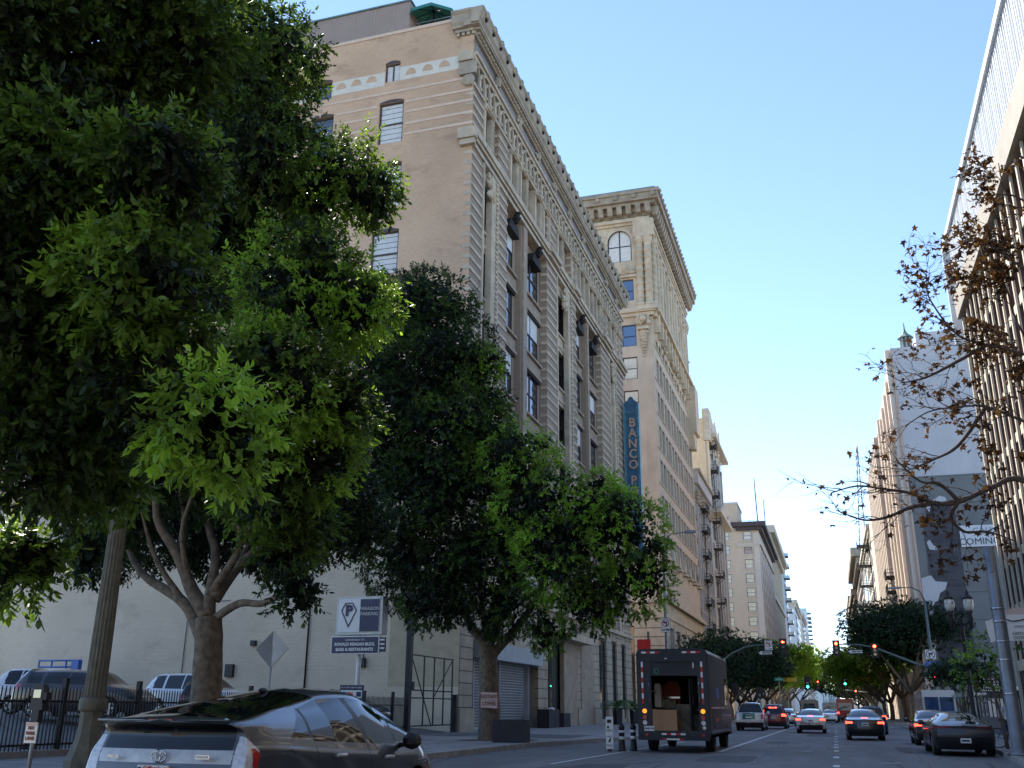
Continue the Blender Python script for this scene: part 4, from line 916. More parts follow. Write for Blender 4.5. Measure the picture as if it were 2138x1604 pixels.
for j in range(12):
    b=MB(); z=73-j*5.4; b.box(-18.39,-15.6,494,500,z,z+.4,'frame_blue'); b.box(-15.8,-15.6,494,500,z+.4,z+1.8,'glass_tower'); b.box(-18.39,-15.6,493.8,494,z+.4,z+1.8,'glass_tower'); b.build('balcony',T1)
Gw=block('white_side_office','white side-walled building with one column of small windows left of the far street',-34,-18.8,640,735,67,'pale_grey_wall',cornice=(1.8,2.4,'offwhite_stone'),win=(14,12,2.6,2.6))
for j in range(9):
    window(Gw,(-25.2,639.7,63-5.9*j-4),0,2.9,3.1,'frame_black','glass_dark','sash',.2)
Hp=block('pinkish_office','pinkish beige building with small windows in front of the glass tower',-32,-18.9,800,905,74,'pale_pink_wall',cornice=(1.6,2,'pale_pink_wall'),win=(14,14,3,2.8))
for j in range(8): window(Hp,(-24,799.7,60-6.6*j-4),0,3.4,3.6,'frame_black','glass_dark','sash',.25)
Ho=block('low_pink_office','low pinkish building with a plain white end fin near the far end of the street',-32,-16.2,908,940,58,'pale_pink_wall',win=(4,10,4,3))
GT=block('glass_tower','blue glass high-rise with stacked balconies at the far left end of the street',-40,-17.6,960,1150,92,'glass_tower')
for j in range(22):
    b=MB(); z=88-j*4; b.box(-17.59,-14.2,965,985,z,z+.5,'far_white'); b.box(-17.59,-15.2,1040,1060,z+1,z+1.5,'far_white'); b.build('balcony',GT)
b=MB()
for j in range(23): b.box(-40.1,-17.55,959.7,959.95,2+j*4,2.5+j*4,'far_white')
b.build('floor_bands',GT)
E1=thing('end_building','white and blue building closing the far end of the street','building',(-7,1300,0))
b=MB(); b.prism([(-24,1300),(-14,1296),(7,1310),(7,1400),(-24,1400)],.1,63.5,'far_white','z'); b.build('wall',E1)
b=MB(); 
for x in (-12.6,-9.8): b.box(x,x+2.1,1295,1297.6,8,52,'glass_tower')
for j in range(7): b.box(-13,-7,1294.8,1295,14+j*6,15+j*6,'far_white')
b.box(-19.8,-14.8,1294,1297,53,62.5,'glass_dark'); b.build('glass_bays',E1)
b=MB()
for x in (-5,-2.6,-.4,1.8): b.box(x,x+.7,1300,1303,4,54,'glass_tower')
b.build('vertical_slots',E1)
# ------------------------------------------------------------------ right: concrete grid building with white metal crown
KX=8.8; KF=frame((KX,0,0),(0,1,0),(-1,0,0)); K0=-40; K1=55.3
K=thing('concrete_grid_building','concrete grid office building with white metal louvred crown at the right edge','building',(16,40,0))
b=MB(); b.box(KX+.75,40,K0,K1-.2,.1,27,'k_band'); b.fr=KF
b.box(K0,K1,-.8,-.74,3.4,22.3,'glass_dark'); b.build('core_wall',K)
b=MB(); b.fr=KF
i=0; y=K1-.35
while y>K0:
    if i%2: b.box(y-1.05,y-.42,-.7,-.45,3.6,22.3,'k_panel')
    y-=1.32; i+=1
b.build('rust_panels',K)
b=MB(); b.fr=KF
y=K1; i=0
while y>K0:
    b.box(y-.2,y,-.09,0 if i else .05,3.6 if i else .1,22.4,'k_concrete'); b.box(y-.19,y-.01,-.7,-.091,3.6 if i else .1,22.4,'k_panel'); y-=1.32 if y>15 else 2.64; i+=1
b.build('concrete_fins',K)
b=MB(); b.fr=KF
for j,z in enumerate((3.4,6.0,8.35,10.65,13.0,15.3,17.6,19.9)):
    b.box(K0,K1-.35,-.68,-.12,z,z+.42,'k_concrete') if z>3.5 else b.box(K0,K1-.35,-.3,-.02,3.3,3.8,'k_concrete')
b.build('concrete_beams',K)
b=MB(); b.fr=KF; b.box(K0,K1+.3,-.75,.25,22.45,23.9,'k_band'); b.build('parapet_band',K); b=MB(); b.fr=KF; b.box(K0,K1-.4,-.9,-.1,.1,3.4,'gate_back')
for yy in (52,48.4,44.8,41.2,37.6,34,30.4): b.box(yy,yy+.5,-.1,.0,.1,3.4,'k_concrete')
b.build('ground_floor_front',K)
b=MB(); b.fr=KF; C1=57.2
b.box(K0,C1,.0,.3,27.35,27.75,'k_white'); b.box(K0,C1,-1.5,.0,27.4,27.7,'k_white'); b.box(C1-.25,C1,-1.5,.3,21.5,27.34,'k_white'); b.box(C1-.3,C1-.05,-1.5,.28,23.7,24.0,'k_white') if False else None
b.build('crown_frame',K)
b=MB(); b.fr=KF; b.box(K0,K1,-.4,-.1,23.92,27.33,'k_shadowgap')
y=K1-.1; i=0
while y>K0: 
    wdt=(.12,.07,.22,.09)[i%4]; b.box(y-wdt,y,-.1,.16,23.92,27.34,'k_white'); y-=(.38,.30,.42,.28)[i%4]*(1 if y>20 else 3); i+=1
b.build('crown_louvres',K)
# ------------------------------------------------------------------ right: tall slab
LX=10.5; LFr=frame((LX,0,0),(0,1,0),(-1,0,0)); LSf=frame((0,118.5,0),(1,0,0),(0,-1,0))
L=thing('tall_pale_slab','tall pale building with sunlit ribbed street face and blank side wall showing dark brick and a white banner','building',(16,118.5,0))
b=MB(); b.box(LX,45,118.5,192,.1,27.2,'l_conc'); b.box(LX,45,118.48,192.0,27.2,43.4,'l_side'); b.build('blank_wall',L)
b=MB(); b.fr=LSf
b.box(10.55,44,.021,.05,27.15,27.3,'l_conc')
b.build('panel_joints',L)
b=MB(); b.fr=LSf
b.prism([(11.3,5),(11.35,11),(11.45,14.0),(11.6,15),(11.4,16.5),(11.5,18),(11.4,20),(11.55,21),(11.5,22.2),(11.9,22.6),(12.0,23.4),(12.6,23.6),(12.7,24.2),(13.5,24.3),(15.0,24.2),(15.1,5)],.02,.05,'l_darkbrick'); b.build('exposed_brick_patch',L)
b=MB(); b.fr=LSf
b.prism([(10.52,3),(10.52,15.6),(11.6,15.9),(12.0,15.2),(13.2,15.1),(12.9,14.3),(12.3,13.9),(12.0,13.1),(11.6,12.9),(11.5,12.2),(11.2,11.5),(11.3,9)],.055,.07,'l_side'); b.prism([(11.6,19.6),(11.9,19.9),(12.3,19.2),(12.7,19.0),(12.5,18.7),(11.8,18.8)],.055,.07,'l_side'); b.prism([(12.0,23.6),(12.6,24.3),(13.6,24.9),(14.2,24.7),(14.3,24.2),(13.0,24.25),(12.5,23.8),(12.3,23.0)],.055,.07,'l_side')
b.build('plaster_remnants',L)
b=MB(); b.fr=LSf; b.box(15.1,22,.0,.12,24.0,24.5,'l_conc')
for z in (8,11,14,17,20): b.box(15.12,22,.0,.08,z,z+.4,'l_conc')
b.build('concrete_courses',L)
BN=thing('wall_banner','white banner lettered CALL and COMING on the concrete part of the blank side wall','banner',(16.7,118.3,20))
b=MB(); b.box(15.15,18.9,118.2,118.26,18.9,21.3,'banner_white'); b.build('banner_sheet',BN)
text_obj('lettering','CALL',.95,'ink_grey',BN,facing((.9,-.13,.65),(0,-1,0)),0); text_obj('lettering','COMING',1.05,'ink_dark',BN,facing((.35,-.13,-.55),(0,-1,0)),.0)
b=MB(); b.fr=LFr
b.box(118.5,192,.0,.25,.1,43.39,'l_face')
for y in (119.0,124.4,130.0,136.0,141.6): b.box(y,y+.9,.25,.8,.1,41.0 if y>119 else 43.4,'l_fin')
for y in (121.4,127,133,139): b.box(y,y+.25,.25,.5,.1,40.0,'l_fin')
b.box(147,156,.25,.4,.1,42.5,'l_brown'); b.box(145.5,146.3,.25,.9,.1,42,'l_fin')
y=157
while y<190: b.box(y,y+1.1,.25,.95,.1,42.4,'l_fin'); y+=4.1
b.build('ribbed_street_face',L); fire_escape(L,LX-.4,(148.5,153),[17.5,19.6],1.5,-1)
b=MB(); 
for (x,z) in ((12.3,43.4),): 
    for k in range(8): b.box(x+.62*math.cos(k*.785)-.07,x+.62*math.cos(k*.785)+.07,119.6+.62*math.sin(k*.785)-.07,119.6+.62*math.sin(k*.785)+.07,z,z+1.5,'grey_white')
    b.lathe(x,119.6,[(.5,z),(.5,z+1.5),(1.0,z+1.52),(.35,z+2.1),(.12,z+2.6),(.03,z+3.6)],'copper',8,0,False)
b.build('roof_cupola',L)
b=MB(); b.box(13.6,30,121,135,43.4,46.0,'l_side'); b.build('roof_parapet_box',L)
b=MB(); b.fr=frame((0,121,0),(1,0,0),(0,-1,0)); rd=random.Random(4)
for k in range(16):
    x=15.2+k*.3; pts=[(x,.03,43.9+rd.random()*.4),(x+rd.uniform(-.2,.35),.03,44.6+rd.random()*.6),(x+rd.uniform(0,.4),.03,44.2+rd.random())]; b.tube(pts,.035,'ink_dark' if k<9 else 'taxi_pink',4)
b.build('graffiti',L)
b=MB()
for x in (17.2,18.2): b.tube([(x,122,46),(x,122,48.2)],.05,'dark_metal')
b.tube([(17.2,122,48.2),(18.2,122,48.2)],.05,'dark_metal'); b.build('roof_frame',L)
M1=block('plain_beige_block','plain beige flat building right after the ribbed tall slab',10.5,40,192.2,222,39.5,'l_face',side='R')
M2=block('white_stair_building','white building with a stack of fire escape balconies along the right side',10.6,40,222.2,288,40,'offwhite_stone',cornice=(.8,1,'offwhite_stone'),win=(12,9,2,2.4),side='R')
fire_escape(M2,10.6,(232,237),[37,32.5,28,23.5,19,14.5,10],2.6,-1)
M3=block('corniced_grey_block','grey-pink building with bracketed cornice further along the right side',10.4,40,290,352,45,'pale_pink_wall',cornice=(2.4,2.4,'stone_grey'),win=(12,10,2.4,2.6),side='R')
fire_escape(M3,10.4,(300,306),[30,24,18,12],2.6,-1)
M4=block('small_cream_block','small cream building below the far skyline on the right side',10.2,40,356,430,41,'cream_orn',cornice=(1.6,2,'stone_grey'),win=(12,8,3,3),side='R')
M5=block('far_grey_block','distant grey building partly hidden by the right street trees',10,40,434,520,47,'pale_pink_wall',cornice=(1,2,'stone_grey'),win=(12,8,3,3),side='R')
GT2=block('right_glass_tower','blue glass tower with stacked balconies low on the right skyline',10.0,40,545,600,50,'glass_tower',side='R')
for j in range(12):
    b=MB(); z=46-j*3.8; b.box(6.8,9.99,547,556,z,z+.4,'far_white'); b.build('balcony',GT2)
CR=thing('tower_crane','thin lattice crane mast rising behind the right side buildings','crane',(12,300,0))
b=MB()
zs=[40+k*2.2 for k in range(18)]
for i,(z0,z1) in enumerate(zip(zs,zs[1:])):
    f0=.55*(1-i/17)+.06; f1=.55*(1-(i+1)/17)+.06; xc0=11.6+(z0-40)*.045; xc1=11.6+(z1-40)*.045
    for sx in (-1,1): b.tube([(xc0+sx*f0*1.8,300,z0),(xc1+sx*f1*1.8,300,z1)],.15,'crane_steel',4)
    b.tube([(xc0-f0*1.8,300,z0),(xc1+f1*1.8,300,z1)],.05,'crane_steel',4)
b.build('lattice_mast',CR)
b=MB(); b.box(11,12.4,299.5,300.5,.1,40,'crane_steel'); b.build('crane_base',CR)
#@@P4
BK=block('unseen_rear_block','unseen grey concrete block added far behind the viewer to darken car reflections',-80,80,-135,-95,30,'l_conc',cornice=(.5,.8,'stone_grey'))  # added out of view so car paint and glass mirror something dark

# ------------------------------------------------------------------ big ficus trees on the left pavement
T0 = [(-10.31, 9.0, 10.08, 1.81), (-9.31, 10.0, 11.36, 1.64), (-9.11, 9.0, 7.76, 1.6), (-7.44, 8.6, 7.74, 0.78), (-9.43, 9.0, 5.87, 1.47), (-7.47, 8.6, 6.12, 0.97), (-6.31, 8.6, 4.35, 0.66), (-7.34, 9.0, 5.02, 0.8), (-8.86, 9.0, 4.55, 0.99), (-9.68, 9.5, 3.08, 0.63), (-8.95, 10.0, 4.31, 0.69), (-10.25, 8.0, 6.87, 1.79), (-5.95, 8.6, 3.89, 0.31)]
T1 = [(-13.38, 17.0, 16.45, 2.4), (-11.9, 17.0, 16.69, 1.42), (-11.99, 17.0, 13.71, 1.71), (-10.33, 18.0, 13.35, 1.44), (-9.42, 18.0, 12.93, 0.85), (-10.37, 17.0, 9.92, 1.79), (-8.95, 17.0, 9.51, 0.92), (-10.36, 16.0, 7.59, 1.65), (-9.46, 17.0, 7.3, 1.05), (-9.72, 17.0, 6.29, 1.04), (-14.29, 19.0, 12.89, 2.75), (-14.83, 19.0, 7.1, 1.6), (-12.75, 19.0, 6.7, 1.5), (-10.7, 18.0, 5.2, 1.0), (-17.0, 20.0, 6.0, 1.2), (-9.95, 17.0, 3.55, 0.5), (-10.5, 17.3, 4.2, 0.6), (-16.17, 18.0, 4.73, 0.77), (-10.79, 17.0, 5.85, 1.29), (-11.4, 21.0, 6.4, 1.2), (-11.3, 22.0, 5.9, 0.97), (-11.3, 20.0, 5.2, 0.8), (-16.45, 20.0, 8.41, 2.01), (-19.07, 24.0, 6.6, 1.59), (-16.87, 24.0, 6.35, 1.55), (-14.83, 24.0, 5.98, 1.37), (-20.5, 24.0, 5.79, 1.02)]
T3 = [(-16.27, 38.0, 19.07, 2.01), (-15.46, 38.0, 16.14, 2.5), (-17.0, 38.0, 13.78, 2.59), (-14.29, 37.0, 12.62, 2.06), (-17.57, 38.0, 10.95, 2.33), (-14.86, 37.0, 9.94, 2.43), (-16.95, 38.0, 7.75, 2.27), (-13.65, 37.5, 15.11, 0.95), (-11.38, 36.0, 10.91, 1.46), (-10.4, 36.0, 8.95, 1.95), (-8.3, 36.0, 8.7, 1.45), (-7.14, 36.0, 7.8, 1.65), (-9.41, 36.0, 7.16, 2.04), (-6.65, 36.0, 5.97, 1.34), (-11.67, 37.0, 7.39, 1.9), (-14.51, 38.0, 7.05, 2.22), (-8.68, 36.0, 5.32, 1.27), (-15.35, 37.0, 5.59, 1.27), (-10.47, 37.0, 4.19, 0.75), (-13.41, 37.3, 15.69, 0.72), (-12.98, 37.3, 14.0, 0.75), (-12.61, 37.3, 12.46, 0.61), (-17.93, 39.0, 19.19, 2.19), (-18.52, 39.0, 16.08, 2.49), (-13.42, 37.0, 12.55, 1.43), (-13.16, 37.0, 10.65, 1.71), (-12.59, 38.0, 5.52, 1.47)]
B1 = [[(-12.72, 18.4, 1.7), (-12.76, 18.4, 2.29), (-12.8, 18.4, 2.79), (-12.85, 18.4, 3.2)], [(-12.85, 18.4, 3.2), (-13.38, 18.4, 3.83), (-13.68, 18.2, 4.55), (-14.17, 18.0, 5.29), (-14.18, 17.8, 5.91)], [(-13.67, 18.2, 4.45), (-13.92, 18.6, 5.39), (-14.32, 18.8, 6.24)], [(-12.84, 18.4, 3.1), (-12.88, 18.4, 3.82), (-13.06, 18.7, 4.6), (-13.54, 18.9, 5.54), (-13.77, 19.2, 6.53)], [(-12.79, 18.4, 3.61), (-12.52, 18.7, 4.26), (-11.92, 19.0, 4.93), (-11.72, 19.4, 5.54)], [(-12.87, 18.4, 3.71), (-11.99, 18.0, 4.67), (-11.94, 17.6, 5.43)], [(-12.99, 18.5, 2.7), (-13.81, 18.8, 3.57), (-15.5, 19.4, 4.34), (-16.52, 19.8, 5.25)], [(-12.68, 18.4, 3.19), (-11.92, 18.1, 3.45), (-11.07, 17.7, 3.4), (-10.2, 17.2, 3.6)]]
B3 = [[(-13.40, 38.9, 1.0), (-13.43, 38.9, 2.0), (-13.47, 38.9, 2.83), (-13.49, 38.9, 3.78)], [(-13.49, 38.9, 3.78), (-14.32, 39.1, 4.59), (-14.89, 39.4, 5.62), (-15.47, 39.9, 7.34)], [(-13.49, 38.9, 3.78), (-13.12, 38.7, 4.54), (-12.76, 38.5, 5.87), (-12.43, 38.1, 6.99)], [(-13.38, 38.9, 3.4), (-12.58, 39.3, 4.38), (-11.6, 39.5, 5.75), (-11.07, 39.9, 7.39)], [(-13.49, 38.9, 3.78), (-14.01, 39.7, 5.03), (-14.4, 40.1, 6.91)]]
SY = [[(3.97, 16.0, 3.99), (3.05, 16.0, 4.74), (2.59, 16.0, 4.66), (2.09, 16.0, 4.46), (1.74, 16.0, 4.47), (1.42, 16.0, 4.64), (1.07, 16.0, 4.72), (0.65, 16.0, 4.8), (0.24, 16.0, 4.71)], [(1.74, 16.0, 4.47), (1.4, 16.1, 4.43), (1.04, 16.2, 4.31), (0.68, 16.2, 4.29), (0.29, 16.3, 4.49)], [(2.09, 16.0, 4.49), (1.83, 15.8, 4.72), (1.55, 15.7, 4.76), (1.24, 15.6, 5.1)], [(4.15, 16.0, 5.07), (3.18, 16.0, 5.67), (2.69, 16.0, 5.95), (2.28, 16.0, 5.98), (1.85, 16.0, 5.94), (1.47, 16.0, 5.73)], [(4.34, 16.0, 6.19), (3.35, 16.0, 6.76), (2.84, 16.0, 6.98), (2.44, 16.0, 7.19), (2.15, 16.0, 7.73), (2.08, 16.0, 8.09), (2.29, 16.0, 8.28)], [(4.53, 16.0, 7.36), (3.56, 16.0, 8.23), (3.21, 16.0, 8.63), (2.8, 16.0, 8.87), (2.52, 16.0, 8.38)], [(4.71, 16.0, 8.41), (3.74, 16.0, 9.44), (3.49, 16.0, 9.66), (3.46, 16.0, 10.21)], [(2.09, 16.0, 4.46), (1.97, 16.1, 4.25), (2.15, 16.2, 4.03), (2.46, 16.2, 4.02), (2.83, 16.2, 3.86)], [(4.34, 16.5, 5.56), (3.5, 16.5, 7.26), (3.35, 16.5, 8.14), (3.09, 16.4, 8.48), (3.06, 16.4, 9.3)], [(2.69, 16.0, 5.95), (2.22, 16.1, 5.38), (1.84, 16.1, 5.18), (1.39, 16.0, 4.99)], [(2.84, 16.0, 6.98), (2.31, 16.0, 6.71), (1.85, 16.0, 6.51), (1.48, 16.0, 6.46)]]

def ficus(name,label,base,lobes,lines,rads,nleaf,ls,seed,br,cat='tree',group=None,matn='leaf_ficus',inner=.3,sl=1.0):
    t=thing(name,label,cat,base,0,group)
    b=MB(); branches(b,lines,rads,'bark_ficus',seed,5,.04)
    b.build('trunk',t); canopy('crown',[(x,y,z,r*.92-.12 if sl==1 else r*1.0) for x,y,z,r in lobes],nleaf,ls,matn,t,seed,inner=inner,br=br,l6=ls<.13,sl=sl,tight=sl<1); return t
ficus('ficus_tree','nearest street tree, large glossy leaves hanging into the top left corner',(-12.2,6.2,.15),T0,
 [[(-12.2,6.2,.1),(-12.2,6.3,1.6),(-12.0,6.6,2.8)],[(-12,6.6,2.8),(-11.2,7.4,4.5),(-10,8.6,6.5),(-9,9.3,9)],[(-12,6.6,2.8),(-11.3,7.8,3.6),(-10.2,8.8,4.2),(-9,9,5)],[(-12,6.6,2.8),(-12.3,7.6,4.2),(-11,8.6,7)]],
 [(.4,.28),(.24,.08),(.16,.04),(.2,.07)],150000,.118,3,[.14,.18,.30,.85,.12,.65,1.0,.35,.15,.55,.2,.12,.9])  # last list paints reflected light onto each lobe as leaf brightness
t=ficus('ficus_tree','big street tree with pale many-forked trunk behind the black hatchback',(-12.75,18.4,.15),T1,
 [[(-12.7,18.4,.1),(-12.68,18.4,.6)]+B1[0]]+B1[1:]+[[(-13.38,18.4,3.83),(-13.5,18.0,5.0),(-13.1,17.8,6.2)],[(-11.99,18.0,4.67),(-11.5,18.2,5.6),(-11.6,18.4,6.5)],[(-12.52,18.7,4.26),(-12.4,19.2,5.2),(-12.0,19.4,6.3)],[(-13.81,18.8,3.57),(-14.6,18.6,4.6),(-15.0,18.4,5.7)]],[(.36,.29),(.18,.06),(.10,.04),(.15,.05),(.17,.06),(.11,.04),(.17,.05),(.10,.05),(.08,.03),(.08,.03),(.08,.03),(.08,.03)],230000,.112,5,[.2,.35,.32,.45,.5,.9,.75,.55,.68,.8,.12,.12,.14,.3,.12,.2,.2,.06,.35,.08,.08,.08,.08,.03,.03,.03,.03])  # high values are painted reflected-sun clumps, low ones painted shade
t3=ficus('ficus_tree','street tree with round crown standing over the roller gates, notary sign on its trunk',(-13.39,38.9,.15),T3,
 [[(-13.36,38.9,.05),(-13.38,38.9,.5)]+B3[0]]+B3[1:],[(.5,.36),(.24,.1),(.22,.07),(.22,.08),(.2,.08)],250000,.135,7,[.16,.12,.10,.3,.09,.14,.1,1.0,1.0,.95,1.0,.95,.8,.85,.4,.12,.7,.12,.4,.6,.6,.55,.14,.12,.3,.3,.1],sl=.72)  # lit dome and dark back of the crown set by leaf colour
# right-hand and far street trees
def far_tree(kind,label,x,y,h,r,nl,ls,seed,matn='leaf_ficus',grp='street trees along the far street',lean=0,dp=.50):
    rd=random.Random(seed); t=thing(kind,label,'tree',(x,y,.15),0,grp); b=MB(); ct=h-r*(dp+.3); tw=.34 if r>3.5 else .25
    tp=Vector((x+rd.uniform(-.2,.2),y,ct*.38)); L_=[[(x,y,.1),(x+.05,y,ct*.2),tuple(tp)]]; Rr=[(tw,tw*.8)]
    for k in range(6):
        a=k*1.05+rd.random(); e=Vector((x+lean*.5+r*.7*math.cos(a),y+r*.7*math.sin(a),ct+rd.uniform(-.3,1))); L_.append([tuple(tp),tuple(tp.lerp(e,.5)+Vector((0,0,.2))),tuple(e)]); Rr.append((tw*.55,tw*.2))
    branches(b,L_,Rr,'bark_ficus',seed,3,.05); b.build('trunk',t)
    lobes=[(x+lean,y,h-r*dp,r*.58)]
    for k in range(9):
        a=k*.7+rd.random()*.3; rr=r*rd.uniform(.5,.68); lobes.append((x+lean+rr*math.cos(a),y+rr*math.sin(a),h-r*rd.uniform(dp-.08,dp+.16),r*rd.uniform(.34,.46)))
    canopy('crown',lobes,int(nl*1.3),ls*.9,matn,t,seed,squash=.8,inner=.4,sl=.26,lf=.0,tight=True); return t
far_tree('street_tree','dark round tree just past the crossing on the left, over the parked pickup',-12.0,124,13.2,7.4,56000,.20,21,'leaf_ficus_dark',dp=.8)
far_tree('street_tree','second left-side tree behind the dark round one',-12.4,140,12.5,6.6,24000,.30,22,'leaf_ficus_dark',dp=.75)
far_tree('street_tree','left-side tree beside the suspended left arrow signal',-12.2,158,12.5,6.8,14000,.42,23,'leaf_ficus',dp=.7)
far_tree('street_tree','bright green left-side tree leaning over the road below the white building',-11.6,185,13.5,7.6,14000,.48,24,'leaf_bright',lean=2.2)
far_tree('street_tree','bright green left-side tree one further than the leaning one',-11.6,214,13.5,7.4,12000,.52,25,'leaf_bright',lean=2.5)
far_tree('street_tree','small mid-distance left tree near the green street sign',-12,245,14.5,7.8,10000,.6,26,'leaf_ficus',lean=2.8)
far_tree('street_tree','rounded left tree below the glass tower',-12,290,16,8.6,9000,.72,27,'leaf_ficus',lean=3.2)
far_tree('street_tree','left tree farthest down before the end building',-11,350,18,10,8000,.9,28,'leaf_ficus',lean=4)
far_tree('street_tree','broad clipped dark tree on the right, corner of the crossing behind the signal arm',8.4,121,14.2,7.4,62000,.20,31,'leaf_ficus_dark')
far_tree('street_tree','right-side tree directly behind the broad clipped one',8.2,134,12.6,6.6,24000,.30,32,'leaf_ficus')
far_tree('street_tree','bright yellow-green right tree left of the broad clipped one',7.4,150,10.6,5.6,36000,.22,33,'leaf_bright',lean=-3.2)
far_tree('street_tree','pale branching right-side tree with light crown over the road',7.4,172,11,5.8,14000,.4,34,'leaf_bright',lean=-3.0)
far_tree('street_tree','shaded right-side tree below the yellow one-way sign',7.4,204,12,7.2,10000,.52,35,'leaf_ficus_dark',lean=-2)
far_tree('street_tree','small dark right tree further than the yellow one-way sign',7.2,240,12,7.4,9000,.6,36,'leaf_ficus_dark',lean=-2)
far_tree('street_tree','faint right tree near the far signals',7.2,290,13,8,8000,.7,37,'leaf_ficus',lean=-2)
far_tree('street_tree','last visible right tree beside the end building',7.2,360,15,9.5,7000,.9,38,'leaf_ficus',lean=-3)
far_tree('tree','leafy tree inside the side lot behind the satin grey coupe',9.9,88,5.7,2.8,7000,.2,39,'leaf_ficus_dark',grp=None)
# thin young tree by the right kerb
t=thing('young_tree','thin leaning young tree with sparse leaves at the right kerb','tree',(5.7,40,.15)); b=MB()
YL=[[(5.7,40,.1),(5.62,40,1.2),(5.5,40,2.2),(5.35,40,3.2)],[(5.5,40,2.2),(5.1,40,2.8),(4.7,40,3.1)],[(5.35,40,2.8),(5.8,40.1,3.3),(6.1,40,3.9)],[(5.6,40,1.6),(5.2,40.1,1.9),(4.9,40,2.3)]]
branches(b,YL,[(.07,.03),(.03,.012),(.03,.012),(.025,.01)],'bark_ficus',4,4,.01); b.build('trunk',t)
canopy('crown',[(5.3,40,3.3,.55),(4.8,40,3.0,.45),(5.9,40,3.8,.5),(4.6,40,2.4,.35),(5.1,40.2,2.5,.3)],1100,.15,'leaf_ficus',t,44,inner=0,clump=.3)
# ------------------------------------------------------------------ sycamore hanging in from the right
t=thing('sycamore_tree','nearly bare sycamore with curled brown leaves reaching in over the right edge','tree',(4.9,16.2,.15))
b=MB(); rd=random.Random(11)
main=[[(4.9,16.2,.1),(4.95,16.2,2),(4.8,16.1,3.6),(4.75,16.1,5.5),(4.8,16.1,7.2),(4.9,16,9.5)]]+[[(4.8,16.1,max(3.4,ln[0][2]-.5))]+ln for ln in SY if ln[0][0]>3.9]+[ln for ln in SY if ln[0][0]<=3.9]
mr=[(.26,.1)]+[(.055,.009)]+[(.028,.007)]*(len([1 for ln in SY if ln[0][0]>3.9])-1)+[(.035,.008)]*len([1 for ln in SY if ln[0][0]<=3.9])
branches(b,main,mr,'bark_syc',3,5,.015)
tips=[]
def twig(p,d,ln,depth,r):
    pts=[p]; q=Vector(p); dd=Vector(d)
    for i in range(5):
        dd=(dd+Vector((rd.uniform(-.35,.35),rd.uniform(-.35,.35),rd.uniform(-.28,.3)))).normalized(); q=q+dd*(ln/5); pts.append(q.copy())
        if depth>0 and i>0 and rd.random()<.7: twig(q.copy(),(dd+Vector((rd.uniform(-1,1),rd.uniform(-1,1),rd.uniform(-.8,.8)))).normalized(),ln*.6,depth-1,r*.6)
    b.tube(pts,[r*(1-.8*i/5) for i in range(6)],'bark_syc',4,False)
    for k in (2,3,4,5): tips.append((pts[k],dd))
for ln in main[1:]:
    P=smooth_line(ln,4)
    for i in range(4,len(P)-1):
        if rd.random()<.8:
            d=(P[i]-P[i-1]).normalized(); twig(P[i],(d+Vector((rd.uniform(-.8,.3),rd.uniform(-.6,.6),rd.uniform(-.9,.9)))).normalized(),rd.uniform(.35,.75),2 if P[i].x>1.2 else 1,.009)
b.build('trunk',t)
# leaves: five-pointed, curled
def syleaves(tips,dens):
    vs=[];fs=[];val=[]
    for p,d in tips:
        x=p.x; pr=dens(p)
        n=int(pr)+(1 if rd.random()<pr%1 else 0)
        for _ in range(n):
            s=rd.uniform(.035,.078); c=p+Vector((rd.uniform(-.06,.06),rd.uniform(-.06,.06),rd.uniform(-.12,.02)))
            q=Matrix.Rotation(rd.uniform(0,6.28),3,'Z')@Matrix.Rotation(rd.uniform(-1.5,1.5),3,'X')@Matrix.Rotation(rd.uniform(0,6.28),3,'Z')
            i=len(vs); vs.append(tuple(c)); pts=[]
            for k in range(10):
                a=2*math.pi*k/10; rr=s*(1.0 if k%2==0 else .5)*(1.25 if k==0 else 1)*(rd.uniform(.8,1.15))
                v=Vector((rr*math.cos(a),rr*math.sin(a),-rr*rr*4+rd.uniform(-.02,.02))); vs.append(tuple(c+q@v))
            for k in range(10): fs.append((i,i+1+k,i+1+(k+1)%10))
            val+= [rd.random()]*11
    return vs,fs,val
vs,fs,val=syleaves(tips,lambda p: .08 if p.x<1.6 else (.22 if p.x<2.4 else (.6 if p.x<2.9 else 1.0) if p.z>5.2 else .28))
bs=Vector(t.location); me=bpy.data.meshes.new('leaves'); me.from_pydata([tuple(Vector(v)-bs) for v in vs],[],fs); me.materials.append(MT['leaf_brown']); at=me.attributes.new('v','FLOAT','POINT'); at.data.foreach_set('value',val)
o=bpy.data.objects.new('crown',me); COL.objects.link(o); o.parent=t
for p,d in tips[::131][:30]: b=MB(); b.ball((p.x,p.y,p.z-.05),.018,'bark_syc',6,4); b.build('seed_ball',t)
